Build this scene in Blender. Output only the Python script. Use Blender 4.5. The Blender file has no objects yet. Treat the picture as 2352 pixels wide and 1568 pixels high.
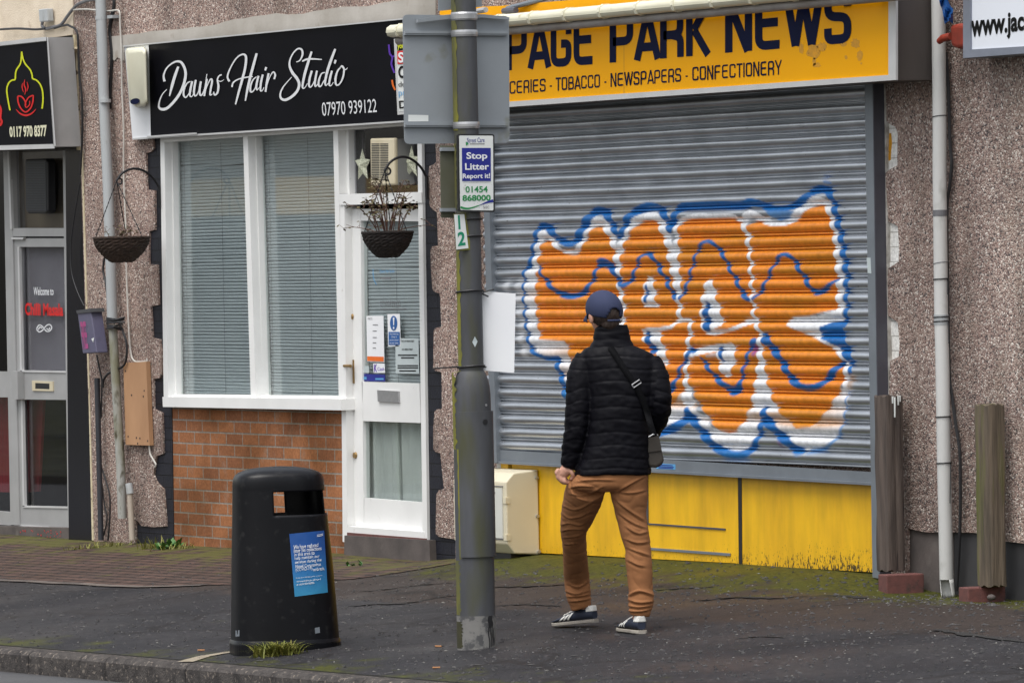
import bpy, bmesh, math, random
import numpy as np
from mathutils import Vector, noise as mnoise
R = random.Random(7)
scene = bpy.context.scene
col = scene.collection
# ------------------------------------------------------------------ camera
FPX = 13000.0                       # focal length, in the units of a 2352 x 1568 picture
AL = math.atan(7476 / FPX); PIT = 193 / FPX; ROLL = 0.02
f0 = np.array([-math.cos(AL), math.sin(AL), 0.0]); R0 = np.array([math.sin(AL), math.cos(AL), 0.0])
ZZ = np.array([0, 0, 1.0])
Fv = f0 * math.cos(PIT) - ZZ * math.sin(PIT); U0 = np.cross(R0, Fv)
Rv = R0 * math.cos(ROLL) - U0 * math.sin(ROLL); Uv = U0 * math.cos(ROLL) + R0 * math.sin(ROLL)
CAM = np.array([0, 0, 1.27]) - Fv * 32.85
cd = bpy.data.cameras.new('camera'); cam = bpy.data.objects.new('camera', cd); col.objects.link(cam)
cd.sensor_width = 36; cd.lens = FPX / 2352 * 36; cd.clip_start = 0.5; cd.clip_end = 500
from mathutils import Matrix
cam.matrix_world = Matrix([[Rv[i], Uv[i], -Fv[i], CAM[i]] for i in range(3)] + [[0, 0, 0, 1]])
scene.camera = cam
# ------------------------------------------------------------------ light: an overcast day
w = bpy.data.worlds.new('World'); scene.world = w; w.use_nodes = True
nt = w.node_tree; nt.nodes.clear()
sky = nt.nodes.new('ShaderNodeTexSky'); sky.sky_type = 'NISHITA'; sky.sun_disc = False
SUN_EL, SUN_AZ = math.radians(66), math.radians(150)
sky.sun_elevation = SUN_EL; sky.sun_rotation = SUN_AZ; sky.air_density = 1.5; sky.dust_density = 4.0; sky.ozone_density = 1.0
hs = nt.nodes.new('ShaderNodeHueSaturation'); hs.inputs['Saturation'].default_value = 0.30
bg = nt.nodes.new('ShaderNodeBackground'); bg.inputs['Strength'].default_value = 0.105
wo = nt.nodes.new('ShaderNodeOutputWorld')
nt.links.new(sky.outputs[0], hs.inputs['Color']); nt.links.new(hs.outputs[0], bg.inputs['Color']); nt.links.new(bg.outputs[0], wo.inputs[0])
sl = bpy.data.lights.new('sun', 'SUN'); sl.energy = 1.0; sl.angle = math.radians(42); sl.color = (1, 0.985, 0.95)
so = bpy.data.objects.new('sun', sl); col.objects.link(so)
sdir = Vector((math.sin(SUN_AZ) * math.cos(SUN_EL), math.cos(SUN_AZ) * math.cos(SUN_EL), math.sin(SUN_EL)))
so.rotation_euler = sdir.to_track_quat('Z', 'Y').to_euler()
so.location = (0, -8, 12)
scene.view_settings.view_transform = 'Standard'; scene.view_settings.look = 'None'
scene.view_settings.exposure = 1.02; scene.view_settings.gamma = 1.0
scene.cycles.max_bounces = 6; scene.cycles.transparent_max_bounces = 12
# ------------------------------------------------------------------ placing things: pixel of the photo -> point on a real plane
def ray(px, py): return Fv + Rv * ((px - 1176) / FPX) - Uv * ((py - 784) / FPX)
def W(px, py, t=0.0):               # on the plane t metres in front of the wall
    d = ray(px, py); s = (-t - CAM[1]) / d[1]; return CAM + s * d
def UX(px, py, X):                  # on the plane x = X, across the street
    d = ray(px, py); s = (X - CAM[0]) / d[0]; return CAM + s * d
def proj(p):
    q = np.asarray(p) - CAM; z = q @ Fv; return 1176 + FPX * (q @ Rv) / z, 784 - FPX * (q @ Uv) / z
BX = [-60, -7.14, -5.99, -4.45, -2.09, -1.075, 0.2, 2.44, 3.74, 4.3, 5.02, 8, 60]
BZ = [-0.9, -.087, -.085, -.068, -.042, -.045, .045, .071, .068, -.015, -.022, .02, 0.8]
CS = 0.07; TK = 3.88
def gz(x, t):
    pl = 0.015 * x
    return pl - CS * t + (np.interp(x, BX, BZ) - pl) * np.exp(-(t / 0.5) ** 2)
def G(px, py):                      # on the pavement
    d = ray(px, py); lo, hi = 15.0, 45.0
    for _ in range(50):
        s = (lo + hi) / 2; p = CAM + s * d
        if p[2] > gz(p[0], max(0, -p[1])): lo = s
        else: hi = s
    return CAM + lo * d
# ------------------------------------------------------------------ materials
def nodes(name):
    m = bpy.data.materials.new(name); m.use_nodes = True; t = m.node_tree
    return m, t, t.nodes['Principled BSDF']
def N(t, kind, **kw):
    n = t.nodes.new(kind)
    for k, v in kw.items():
        if k in n.inputs: n.inputs[k].default_value = v
        else: setattr(n, k, v)
    return n
def L(t, a, b): t.links.new(a, b)
def ramp(t, src, stops):
    r = N(t, 'ShaderNodeValToRGB'); e = r.color_ramp.elements
    while len(e) < len(stops): e.new(0.5)
    for i, (p, c) in enumerate(stops):
        e[i].position = p; e[i].color = (*c, 1) if len(c) == 3 else c
    L(t, src, r.inputs[0]); return r.outputs[0]
def g(v): return (v, v, v)
def mix(t, fac, a, b, blend='MIX'):
    m = N(t, 'ShaderNodeMix', data_type='RGBA', blend_type=blend)
    if hasattr(fac, 'links') or hasattr(fac, 'is_linked'): L(t, fac, m.inputs[0])
    else: m.inputs[0].default_value = fac
    for s, v in ((6, a), (7, b)):
        if isinstance(v, tuple): m.inputs[s].default_value = (*v, 1)
        else: L(t, v, m.inputs[s])
    return m.outputs[2]
def coords(t, stretch=(1, 1, 1)):
    c = N(t, 'ShaderNodeTexCoord'); mp = N(t, 'ShaderNodeMapping'); mp.inputs['Scale'].default_value = stretch
    L(t, c.outputs['Object'], mp.inputs[0]); return mp.outputs[0]
def noise(t, vec, scale, detail=4, rough=.55):
    n = N(t, 'ShaderNodeTexNoise', Scale=scale, Detail=detail, Roughness=rough); L(t, vec, n.inputs['Vector']); return n.outputs[0]
def bump(t, b, h, strength, dist=0.01):
    n = N(t, 'ShaderNodeBump', Strength=strength, Distance=dist); L(t, h, n.inputs['Height']); L(t, n.outputs[0], b.inputs['Normal'])
def MAT(name, c1, c2=None, rough=.6, metal=0.0, scale=8, lo=.35, hi=.7, stretch=(1, 1, 1), bmp=0, bscale=None, dist=.004, spec=.5, c3=None, s3=60, lo3=.62, hi3=.7):
    m, t, b = nodes(name)
    b.inputs['Roughness'].default_value = rough; b.inputs['Metallic'].default_value = metal; b.inputs['Specular IOR Level'].default_value = spec
    v = coords(t, stretch)
    if c2 is None: c2 = tuple(x * .82 for x in c1)
    c = ramp(t, noise(t, v, scale, 6), [(lo, c1), (hi, c2)])
    if c3 is not None:
        c = mix(t, ramp(t, noise(t, v, s3, 3), [(lo3, g(0)), (hi3, g(1))]), c, c3)
    L(t, c, b.inputs['Base Color'])
    if bmp: bump(t, b, noise(t, v, bscale or scale * 6, 4), bmp, dist)
    return m
def pebble(name, tint=(1, 1, 1), pale=0.0):
    m, t, b = nodes(name); b.inputs['Roughness'].default_value = .85
    v = coords(t)
    vo = N(t, 'ShaderNodeTexVoronoi', Scale=112.0); L(t, v, vo.inputs['Vector'])
    sp = N(t, 'ShaderNodeSeparateColor'); L(t, vo.outputs['Color'], sp.inputs[0])
    chips = ramp(t, sp.outputs[0], [(.0, (.090, .072, .070)), (.13, (.20, .130, .112)), (.30, (.285, .195, .168)), (.5, (.335, .25, .215)), (.74, (.41, .325, .285)), (.91, (.62, .55, .50))])
    chips.node.color_ramp.interpolation = 'CONSTANT'
    dirt = ramp(t, noise(t, v, 1.1, 8, .62), [(.36, (.76, .74, .73)), (.62, (1.22, 1.19, 1.16))])
    strk = ramp(t, noise(t, coords(t, (1, 1, .16)), 3.4, 7, .6), [(.38, (.70, .70, .69)), (.56, (1.05, 1.05, 1.05))]); dirt = mix(t, 1.0, dirt, strk, 'MULTIPLY'); c = mix(t, 1.0, chips, dirt, 'MULTIPLY'); c = mix(t, 1.0, c, tint, 'MULTIPLY')
    big = ramp(t, noise(t, v, 4.0, 4), [(.5, g(0)), (.78, g(.4))])
    c = mix(t, big, c, (.26, .185, .14))
    # paler, bleached render towards the east end of the terrace, and green-grey damp streaks
    sx = N(t, 'ShaderNodeSeparateXYZ'); L(t, v, sx.inputs[0])
    if pale:
        mr = N(t, 'ShaderNodeMapRange'); mr.inputs[1].default_value = 4.75; mr.inputs[2].default_value = 5.05; L(t, sx.outputs[0], mr.inputs[0])
        mm = N(t, 'ShaderNodeMath', operation='MULTIPLY'); L(t, mr.outputs[0], mm.inputs[0]); mm.inputs[1].default_value = pale
        pc = mix(t, 1.0, c, (1.45, 1.5, 1.5), 'MULTIPLY')
        c = mix(t, mm.outputs[0], c, pc)
    L(t, c, b.inputs['Base Color'])
    dd = N(t, 'ShaderNodeMath', operation='SUBTRACT'); dd.inputs[0].default_value = 1; L(t, vo.outputs['Distance'], dd.inputs[1])
    bump(t, b, dd.outputs[0], .9, .006)
    return m
def brickmat(name, c1, c2, mortar, w=.225, h=.075, mw=.010, rough=.8, stain=(.6, .55, .45), bmp=.5, moss=False):
    m, t, b = nodes(name); b.inputs['Roughness'].default_value = rough; b.inputs['Specular IOR Level'].default_value = .25
    c = N(t, 'ShaderNodeTexCoord'); s = N(t, 'ShaderNodeSeparateXYZ'); L(t, c.outputs['Object'], s.inputs[0])
    cb = N(t, 'ShaderNodeCombineXYZ'); L(t, s.outputs[0], cb.inputs[0]); L(t, s.outputs[1 if moss else 2], cb.inputs[1])
    br = N(t, 'ShaderNodeTexBrick'); br.inputs['Scale'].default_value = 1; br.inputs['Brick Width'].default_value = w; br.inputs['Row Height'].default_value = h
    br.inputs['Mortar Size'].default_value = mw / 2; br.inputs['Mortar Smooth'].default_value = .15; br.inputs['Bias'].default_value = 0
    br.inputs['Color1'].default_value = (*c1, 1); br.inputs['Color2'].default_value = (*c2, 1); br.inputs['Mortar'].default_value = (*mortar, 1)
    L(t, cb.outputs[0], br.inputs['Vector'])
    v = c.outputs['Object']
    st = ramp(t, noise(t, v, 2.2, 7), [(.35, (1, 1, 1)), (.68, stain)])
    fine = ramp(t, noise(t, v, 60, 4), [(.35, g(.78)), (.7, g(1.15))])
    pal = ramp(t, noise(t, v, 6.5, 7, .65), [(.56, g(0)), (.74, g(.42))]); bc_ = br.outputs[0] if max(c1) < .1 else mix(t, pal, br.outputs[0], (.36, .30, .25))
    cc = mix(t, 1, bc_, st, 'MULTIPLY'); cc = mix(t, 1, cc, fine, 'MULTIPLY')
    if moss:
        my = N(t, 'ShaderNodeMapRange'); my.inputs[1].default_value = -1.3; my.inputs[2].default_value = -.05; L(t, s.outputs[1], my.inputs[0])
        nn = noise(t, v, 5, 6, .65); ml = N(t, 'ShaderNodeMath', operation='MULTIPLY_ADD'); L(t, my.outputs[0], ml.inputs[0]); ml.inputs[1].default_value = .24; L(t, nn, ml.inputs[2])
        cc = mix(t, ramp(t, ml.outputs[0], [(.62, g(0)), (.76, g(.8))]), cc, (.085, .085, .017))
    L(t, cc, b.inputs['Base Color'])
    inv = N(t, 'ShaderNodeMath', operation='SUBTRACT'); inv.inputs[0].default_value = 1; L(t, br.outputs['Fac'], inv.inputs[1])
    add = N(t, 'ShaderNodeMath', operation='MULTIPLY_ADD'); L(t, noise(t, v, 90, 3), add.inputs[0]); add.inputs[1].default_value = .25; L(t, inv.outputs[0], add.inputs[2])
    bump(t, b, add.outputs[0], bmp, .008)
    return m
def glassmat(name, tint=(1, 1, 1), refl=1.0):
    m = bpy.data.materials.new(name); m.use_nodes = True; t = m.node_tree; t.nodes.clear()
    o = N(t, 'ShaderNodeOutputMaterial'); mx = N(t, 'ShaderNodeMixShader'); tr = N(t, 'ShaderNodeBsdfTransparent'); gl = N(t, 'ShaderNodeBsdfGlossy')
    tr.inputs[0].default_value = (*tint, 1); gl.inputs['Roughness'].default_value = .02
    lw = N(t, 'ShaderNodeLayerWeight', Blend=.5); pw = N(t, 'ShaderNodeMath', operation='POWER'); L(t, lw.outputs['Facing'], pw.inputs[0]); pw.inputs[1].default_value = 4.0
    mm = N(t, 'ShaderNodeMath', operation='MULTIPLY_ADD'); L(t, pw.outputs[0], mm.inputs[0]); mm.inputs[1].default_value = .8 * refl; mm.inputs[2].default_value = .04 * refl
    L(t, mm.outputs[0], mx.inputs[0]); L(t, tr.outputs[0], mx.inputs[1]); L(t, gl.outputs[0], mx.inputs[2]); L(t, mx.outputs[0], o.inputs[0])
    return m
def attrmat(name, rough, metal_by_alpha=False):
    m, t, b = nodes(name); a = N(t, 'ShaderNodeAttribute', attribute_name='paint'); 
    return m, t, b, a
K = {}
K['pebble'] = pebble('pebbledash', pale=0); K['pebble_r'] = pebble('pebbledash_east', (.93, .95, .97), .85)
K['render'] = MAT('cement_render', (.46, .43, .39), (.34, .31, .27), .9, scale=3, bmp=.3, bscale=40, c3=(.27, .22, .17), s3=5, lo3=.6, hi3=.75)
K['cream_wall'] = MAT('cream_roughcast', (.72, .62, .49), (.60, .50, .38), .9, scale=6, bmp=.8, bscale=90, dist=.006, c3=(.38, .27, .17), s3=9, lo3=.64, hi3=.72)
K['cream_trim'] = MAT('cream_peeling_paint', (.68, .60, .42), (.50, .42, .27), .8, scale=14, c3=(.12, .09, .06), s3=18, lo3=.58, hi3=.64)
K['white'] = MAT('white_gloss_paint', (.80, .80, .79), (.74, .74, .73), .35, scale=4, c3=(.60, .59, .56), s3=22, lo3=.68, hi3=.8)
K['white_b'] = MAT('white_board', (.80, .81, .83), (.76, .77, .80), .5, scale=3)
K['whitesign'] = MAT('white_enamel', (.72, .74, .73), (.68, .70, .68), .35, scale=6, c3=(.35, .34, .28), s3=16, lo3=.70, hi3=.78)
K['blackbrick'] = brickmat('black_painted_brick', (.016, .017, .025), (.021, .022, .031), (.006, .006, .009), .225, .077, .007, .5, (.8, .8, .8), .8)
K['whitebrick'] = brickmat('white_painted_brick', (.86, .86, .85), (.82, .82, .80), (.52, .51, .49), .225, .077, .007, .7, (.9, .88, .84), .6)
K['redbrick'] = brickmat('red_brick', (.40, .165, .070), (.26, .105, .050), (.30, .265, .23), .225, .075, .011, .85, (.52, .48, .38), .7)
K['paving'] = brickmat('brick_paving', (.075, .049, .042), (.105, .062, .050), (.012, .010, .009), .21, .105, .022, .8, (.72, .72, .68), .8, moss=True)
K['signblack'] = MAT('black_vinyl', (.0030, .0030, .0055), (.0045, .0045, .008), .38, scale=3, spec=.10)
K['alu'] = MAT('grey_aluminium', (.42, .42, .42), (.36, .36, .36), .45, .25, scale=5)
K['alu_light'] = MAT('pale_aluminium_trim', (.60, .60, .60), (.53, .53, .53), .4, .15, scale=5)
K['alu_plate'] = MAT('weathered_aluminium', (.285, .31, .335), (.235, .255, .275), .6, .0, scale=3, lo=.3, hi=.75, c3=(.16, .155, .09), s3=5, lo3=.60, hi3=.76)
K['galv'] = MAT('galvanised_grey', (.21, .235, .265), (.175, .195, .22), .45, .3, scale=6)
K['darkside'] = MAT('brown_metal_side', (.060, .050, .047), (.085, .072, .066), .5, .2, scale=3, stretch=(1, 1, .4))
K['guide_side'] = MAT('dark_grey_metal', (.085, .085, .105), (.068, .068, .085), .5, .2, scale=5)
K['yellow'] = MAT('yellow_acrylic', (.84, .385, .0005), (.80, .36, .0005), .3, scale=2, spec=.15)
K['navy'] = MAT('navy_vinyl', (.002, .005, .030), (.003, .006, .034), .5, spec=.08)
K['blacktx'] = MAT('black_ink', (.004, .004, .004), (.007, .007, .007), .6, spec=.15)
K['whitetx'] = MAT('white_vinyl', (.80, .81, .83), (.75, .76, .78), .4)
K['greytx'] = MAT('grey_ink', (.12, .12, .13), (.16, .16, .17), .6)
K['creamtx'] = MAT('cream_vinyl', (.74, .72, .52), (.70, .68, .48), .4)
K['redtx'] = MAT('red_vinyl', (.68, .012, .012), (.62, .010, .010), .35)
K['limetx'] = MAT('lime_vinyl', (.68, .72, .012), (.62, .66, .010), .35)
K['greentx'] = MAT('green_ink', (.012, .24, .065), (.012, .21, .055), .5)
K['tealtx'] = MAT('teal_ink', (.005, .24, .13), (.005, .21, .11), .5)
K['bluetx'] = MAT('blue_ink', (.012, .018, .24), (.012, .018, .21), .5)
K['purpletx'] = MAT('purple_vinyl', (.11, .03, .42), (.10, .03, .38), .4)
K['butt'] = MAT('cigarette_filter', (.42, .20, .08), (.34, .16, .07), .8)
K['orangetx'] = MAT('orange_vinyl', (.80, .16, .015), (.74, .14, .012), .4)
K['skytx'] = MAT('light_blue_ink', (.10, .34, .62), (.09, .30, .56), .4)
K['pinktx'] = MAT('pink_ink', (.42, .07, .20), (.36, .06, .22), .5)
K['torn'] = MAT('old_adhesive', (.54, .255, .012), (.66, .30, .006), .5, scale=30, lo=.4, hi=.6, c3=(.07, .04, .02), s3=46, lo3=.66, hi3=.70)
K['cream_pl'] = MAT('cream_plastic', (.70, .68, .54), (.62, .59, .45), .45, scale=4, c3=(.34, .29, .17), s3=11, lo3=.63, hi3=.8)
K['fan_cream'] = MAT('yellowed_plastic', (.62, .55, .40), (.55, .48, .33), .5)
K['fan_body'] = MAT('grey_plastic_duct', (.25, .25, .245), (.22, .22, .215), .5)
K['black_pl'] = MAT('black_plastic', (.012, .012, .014), (.018, .018, .02), .45)
K['dark'] = MAT('unlit_interior', (.010, .010, .013), (.006, .006, .009), .9)
K['curtain'] = MAT('dark_red_curtain', (.30, .012, .020), (.20, .008, .014), .8, scale=10, stretch=(6, 6, .3))
K['tile'] = MAT('black_glazed_tile', (.006, .006, .010), (.008, .008, .012), .18, scale=2)
K['blind'] = MAT('grey_blind_slat', (.46, .485, .525), (.42, .445, .485), .45, scale=2)
K['blind2'] = MAT('pale_blind_slat', (.52, .54, .58), (.49, .51, .55), .45, scale=2)
K['net'] = MAT('grey_net_curtain', (.58, .59, .585), (.48, .49, .49), .9, scale=4, stretch=(3, 3, .4))
K['net_light'] = MAT('pale_curtain_edge', (.56, .58, .56), (.5, .52, .5), .9)
K['brass'] = MAT('aged_brass', (.34, .22, .09), (.25, .16, .06), .4, .7, scale=30)
K['steel'] = MAT('brushed_steel', (.46, .46, .47), (.40, .40, .41), .35, .7, scale=30)
K['concrete'] = MAT('stained_concrete', (.105, .088, .082), (.065, .055, .052), .9, scale=7, bmp=.4, bscale=60, c3=(.15, .13, .12), s3=3)
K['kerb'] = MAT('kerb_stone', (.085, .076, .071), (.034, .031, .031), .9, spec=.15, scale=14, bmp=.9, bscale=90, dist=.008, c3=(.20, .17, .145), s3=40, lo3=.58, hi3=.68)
K['seam'] = MAT('pale_mortar', (.32, .27, .20), (.20, .17, .125), .9, scale=20, bmp=.4)
K['pipe'] = MAT('grey_painted_pipe', (.40, .42, .43), (.35, .365, .375), .45, scale=4, stretch=(1, 1, .5), c3=(.24, .24, .22), s3=9, lo3=.64, hi3=.8)
K['pipe_r'] = MAT('pale_plastic_pipe', (.56, .56, .55), (.50, .50, .49), .45, scale=3, stretch=(1, 1, .5), c3=(.33, .33, .31), s3=8, lo3=.66, hi3=.8)
K['rust'] = MAT('mossy_pipe', (.33, .33, .31), (.19, .185, .125), .75, scale=7, stretch=(1, 1, .4), lo=.36, hi=.56, c3=(.065, .055, .03), s3=15, lo3=.56, hi3=.66)
K['waste'] = MAT('beige_waste_pipe', (.40, .34, .28), (.34, .29, .24), .6, scale=5)
K['post'] = MAT('lamp_column_paint', (.082, .085, .094), (.048, .049, .053), .6, .0, scale=5, lo=.36, hi=.62, stretch=(1, 1, .22), spec=.3, c3=(.065, .066, .035), s3=6, lo3=.53, hi3=.70)
K['algae'] = MAT('green_algae_film', (.20, .19, .018), (.085, .085, .035), .85, scale=9, stretch=(1, 1, .3), lo=.35, hi=.6)
K['postfoot'] = MAT('bare_concrete_collar', (.20, .195, .185), (.15, .145, .14), .85, scale=9, c3=(.07, .07, .072), s3=20, lo3=.52, hi3=.62, bmp=.3)
K['tar'] = MAT('black_tar', (.012, .012, .014), (.02, .02, .022), .5)
K['moss'] = MAT('dark_moss', (.045, .042, .018), (.03, .03, .014), .95, scale=30)
K['bin'] = MAT('black_bin_plastic', (.0028, .0029, .0045), (.004, .0042, .006), .34, scale=4, spec=.24, c3=(.013, .013, .014), s3=22, lo3=.60, hi3=.72)
K['binin'] = MAT('bin_liner_black', (.003, .003, .003), (.004, .004, .004), .8)
K['poster'] = MAT('blue_poster', (.010, .085, .30), (.012, .10, .33), .4, scale=2)
K['cab'] = MAT('cream_cabinet', (.66, .60, .45), (.60, .54, .40), .5, scale=3, c3=(.20, .16, .10), s3=7, lo3=.68, hi3=.80)
K['cab_front'] = MAT('pale_cabinet_front', (.63, .63, .58), (.56, .56, .51), .5, scale=3)
K['wood'] = MAT('weathered_post', (.115, .088, .074), (.048, .036, .031), .9, scale=9, stretch=(3.2, 3.2, .22), lo=.35, hi=.65, bmp=.8, bscale=24, dist=.008, c3=(.03, .022, .02), s3=14, lo3=.62, hi3=.70)
K['wood2'] = MAT('grey_brown_post', (.150, .115, .082), (.062, .049, .036), .9, scale=9, stretch=(3.2, 3.2, .22), lo=.35, hi=.65, bmp=.8, bscale=24, dist=.008, c3=(.10, .105, .025), s3=5, lo3=.50, hi3=.64)
K['ply'] = MAT('orange_plywood', (.47, .265, .14), (.36, .195, .10), .8, scale=4, stretch=(1, 1, .4), c3=(.30, .13, .06), s3=6, lo3=.66, hi3=.76)
K['redb'] = MAT('loose_red_brick', (.15, .055, .048), (.10, .042, .038), .85, scale=18, bmp=.4, c3=(.05, .035, .03), s3=12, lo3=.6, hi3=.7)
K['lilac'] = MAT('faded_purple_plastic', (.095, .09, .15), (.12, .115, .165), .45, scale=4, c3=(.07, .065, .10), s3=6)
K['lid'] = MAT('grey_lid', (.06, .06, .065), (.05, .05, .055), .5)
K['cable_w'] = MAT('white_cable', (.55, .53, .49), (.48, .46, .42), .6)
K['cable_b'] = MAT('black_cable', (.012, .012, .014), (.016, .016, .018), .5)
K['cable_g'] = MAT('grey_cable', (.14, .14, .15), (.12, .12, .13), .5)
K['conduit'] = MAT('black_conduit', (.025, .027, .035), (.035, .037, .045), .45)
K['iron'] = MAT('black_iron', (.008, .008, .010), (.012, .012, .014), .5, .3)
K['wicker'] = MAT('dark_wicker', (.022, .016, .014), (.010, .008, .008), .9, scale=60, bmp=.9, bscale=120)
K['wicker_b'] = MAT('brown_wicker', (.052, .030, .020), (.022, .014, .011), .9, scale=60, bmp=.9, bscale=120)
K['soil'] = MAT('dry_soil', (.075, .050, .030), (.04, .028, .018), 1, scale=30, bmp=.8)
K['stem'] = MAT('dry_stem', (.13, .065, .045), (.08, .04, .03), .8, scale=40)
K['leaf'] = MAT('dry_leaf', (.10, .07, .03), (.06, .065, .02), .8, scale=25)
K['grassm'] = MAT('grass_blade', (.14, .17, .025), (.26, .225, .045), .6, scale=25)
K['weed'] = MAT('weed_leaf', (.040, .13, .02), (.06, .16, .03), .55, scale=25)
K['star'] = MAT('glitter_star', (.66, .67, .52), (.36, .38, .27), .6, scale=120, lo=.4, hi=.6, bmp=1, bscale=110)
K['blue_rag'] = MAT('blue_plastic_rag', (.02, .12, .40), (.012, .07, .27), .4, scale=12)
K['bell'] = MAT('red_alarm_bell', (.30, .035, .016), (.17, .028, .016), .6, scale=12)
K['tape'] = MAT('pale_tape', (.50, .56, .57), (.44, .50, .51), .5)
K['glass'] = glassmat('window_glass', (.92, .95, .94), 1.25); K['glass_d'] = glassmat('dark_glass', (.84, .84, .86), 1.0)
K['yellowp'] = None
# yellow stall riser: paint with black scuffs growing from the ground
m, t, b = nodes('yellow_riser_paint'); b.inputs['Roughness'].default_value = .42
v = coords(t); s = N(t, 'ShaderNodeSeparateXYZ'); L(t, v, s.inputs[0])
cy = ramp(t, noise(t, v, 3, 6), [(.35, (.82, .47, .007)), (.72, (.72, .395, .008))])
mr = N(t, 'ShaderNodeMapRange'); mr.inputs[1].default_value = .34; mr.inputs[2].default_value = .06; L(t, s.outputs[2], mr.inputs[0])
mx_ = N(t, 'ShaderNodeMapRange'); mx_.inputs[1].default_value = 1.9; mx_.inputs[2].default_value = 3.4; mx_.inputs[3].default_value = .62; mx_.inputs[4].default_value = 1.0; L(t, s.outputs[0], mx_.inputs[0])
mul = N(t, 'ShaderNodeMath', operation='MULTIPLY'); L(t, mr.outputs[0], mul.inputs[0]); L(t, mx_.outputs[0], mul.inputs[1])
add = N(t, 'ShaderNodeMath', operation='MULTIPLY_ADD'); L(t, mul.outputs[0], add.inputs[0]); add.inputs[1].default_value = .36; L(t, noise(t, coords(t, (2.2, 2.2, 1)), 42, 5, .7), add.inputs[2])
cy = mix(t, 1, cy, ramp(t, noise(t, coords(t, (1, 1, .2)), 9, 6, .6), [(.4, g(1.04)), (.7, g(.80))]), 'MULTIPLY')
cy = mix(t, ramp(t, add.outputs[0], [(.80, g(0)), (.86, g(1))]), cy, (.035, .024, .010))
L(t, cy, b.inputs['Base Color']); K['yellowp'] = m
# tarmac: dark, speckled, patched, with moss along the shopfronts and near the kerb
m, t, b = nodes('tarmac'); b.inputs['Specular IOR Level'].default_value = .16; v = coords(t); s = N(t, 'ShaderNodeSeparateXYZ'); L(t, v, s.inputs[0])
base = ramp(t, noise(t, v, 1.3, 7, .6), [(.32, (.021, .0205, .0235)), (.52, (.030, .029, .032)), (.72, (.042, .039, .040))])
vo = N(t, 'ShaderNodeTexVoronoi', Scale=120.0); L(t, v, vo.inputs['Vector']); sp = N(t, 'ShaderNodeSeparateColor'); L(t, vo.outputs['Color'], sp.inputs[0])
spk = ramp(t, sp.outputs[0], [(0, g(.72)), (.35, g(.92)), (.8, g(1.1)), (.955, g(1.3)), (.988, (2.6, 2.5, 2.4))]); spk.node.color_ramp.interpolation = 'CONSTANT'
c = mix(t, 1, base, spk, 'MULTIPLY')
vo2 = N(t, 'ShaderNodeTexVoronoi', Scale=38.0); L(t, v, vo2.inputs['Vector']); sp2 = N(t, 'ShaderNodeSeparateColor'); L(t, vo2.outputs['Color'], sp2.inputs[0])
spk2 = ramp(t, sp2.outputs[0], [(0, g(.80)), (.3, g(.95)), (.75, g(1.08)), (.93, g(1.3)), (.975, (3.4, 3.3, 3.1))]); spk2.node.color_ramp.interpolation = 'CONSTANT'
sz2 = ramp(t, vo2.outputs['Distance'], [(.25, g(1)), (.55, g(0))]); c = mix(t, sz2, c, mix(t, 1, c, spk2, 'MULTIPLY'))
c = mix(t, 1, c, ramp(t, noise(t, coords(t, (1, 2.2, 1)), 14, 6, .7), [(.32, g(.74)), (.66, g(1.22))]), 'MULTIPLY')
# old reddish-brown surface in the strip next to the shops
mb_ = N(t, 'ShaderNodeMapRange'); mb_.inputs[1].default_value = -1.95; mb_.inputs[2].default_value = -1.35; L(t, s.outputs[1], mb_.inputs[0])
ma = N(t, 'ShaderNodeMath', operation='MULTIPLY_ADD'); L(t, noise(t, v, 2.4, 6, .65), ma.inputs[0]); ma.inputs[1].default_value = .9; L(t, mb_.outputs[0], ma.inputs[2])
c = mix(t, ramp(t, ma.outputs[0], [(.75, g(0)), (1.05, g(.8))]), c, mix(t, 1, (.044, .033, .028), spk, 'MULTIPLY'))
# cracks
vc = N(t, 'ShaderNodeTexVoronoi', Scale=.55); vc.feature = 'DISTANCE_TO_EDGE'
dv = N(t, 'ShaderNodeVectorMath', operation='MULTIPLY_ADD'); nz = N(t, 'ShaderNodeTexNoise', Scale=3.0, Detail=6.0); L(t, v, nz.inputs['Vector'])
L(t, nz.outputs['Color'], dv.inputs[0]); dv.inputs[1].default_value = (.5, .5, .5); L(t, v, dv.inputs[2]); L(t, dv.outputs[0], vc.inputs['Vector'])
crack = ramp(t, vc.outputs['Distance'], [(.0, g(.9)), (.022, g(0))])
c = mix(t, crack, c, (.014, .012, .012))
# moss
my = N(t, 'ShaderNodeMapRange'); my.inputs[1].default_value = -1.25; my.inputs[2].default_value = -.12; L(t, s.outputs[1], my.inputs[0])
mk = N(t, 'ShaderNodeMapRange'); mk.inputs[1].default_value = -3.1; mk.inputs[2].default_value = -3.75; L(t, s.outputs[1], mk.inputs[0])
mkm = N(t, 'ShaderNodeMath', operation='MULTIPLY'); L(t, mk.outputs[0], mkm.inputs[0]); mkm.inputs[1].default_value = .55
mm = N(t, 'ShaderNodeMath', operation='MAXIMUM'); L(t, my.outputs[0], mm.inputs[0]); L(t, mkm.outputs[0], mm.inputs[1])
mo = N(t, 'ShaderNodeMath', operation='MULTIPLY_ADD'); L(t, mm.outputs[0], mo.inputs[0]); mo.inputs[1].default_value = .46; L(t, noise(t, v, 3.2, 8, .68), mo.inputs[2])
mossc = ramp(t, noise(t, v, 40, 4), [(.3, (.022, .026, .004)), (.7, (.082, .085, .012))])
c = mix(t, ramp(t, mo.outputs[0], [(.68, g(0)), (.82, g(.92))]), c, mossc)
L(t, c, b.inputs['Base Color'])
rr = ramp(t, noise(t, v, .9, 5), [(.35, g(.42)), (.6, g(.72))]); L(t, rr, b.inputs['Roughness'])
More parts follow.
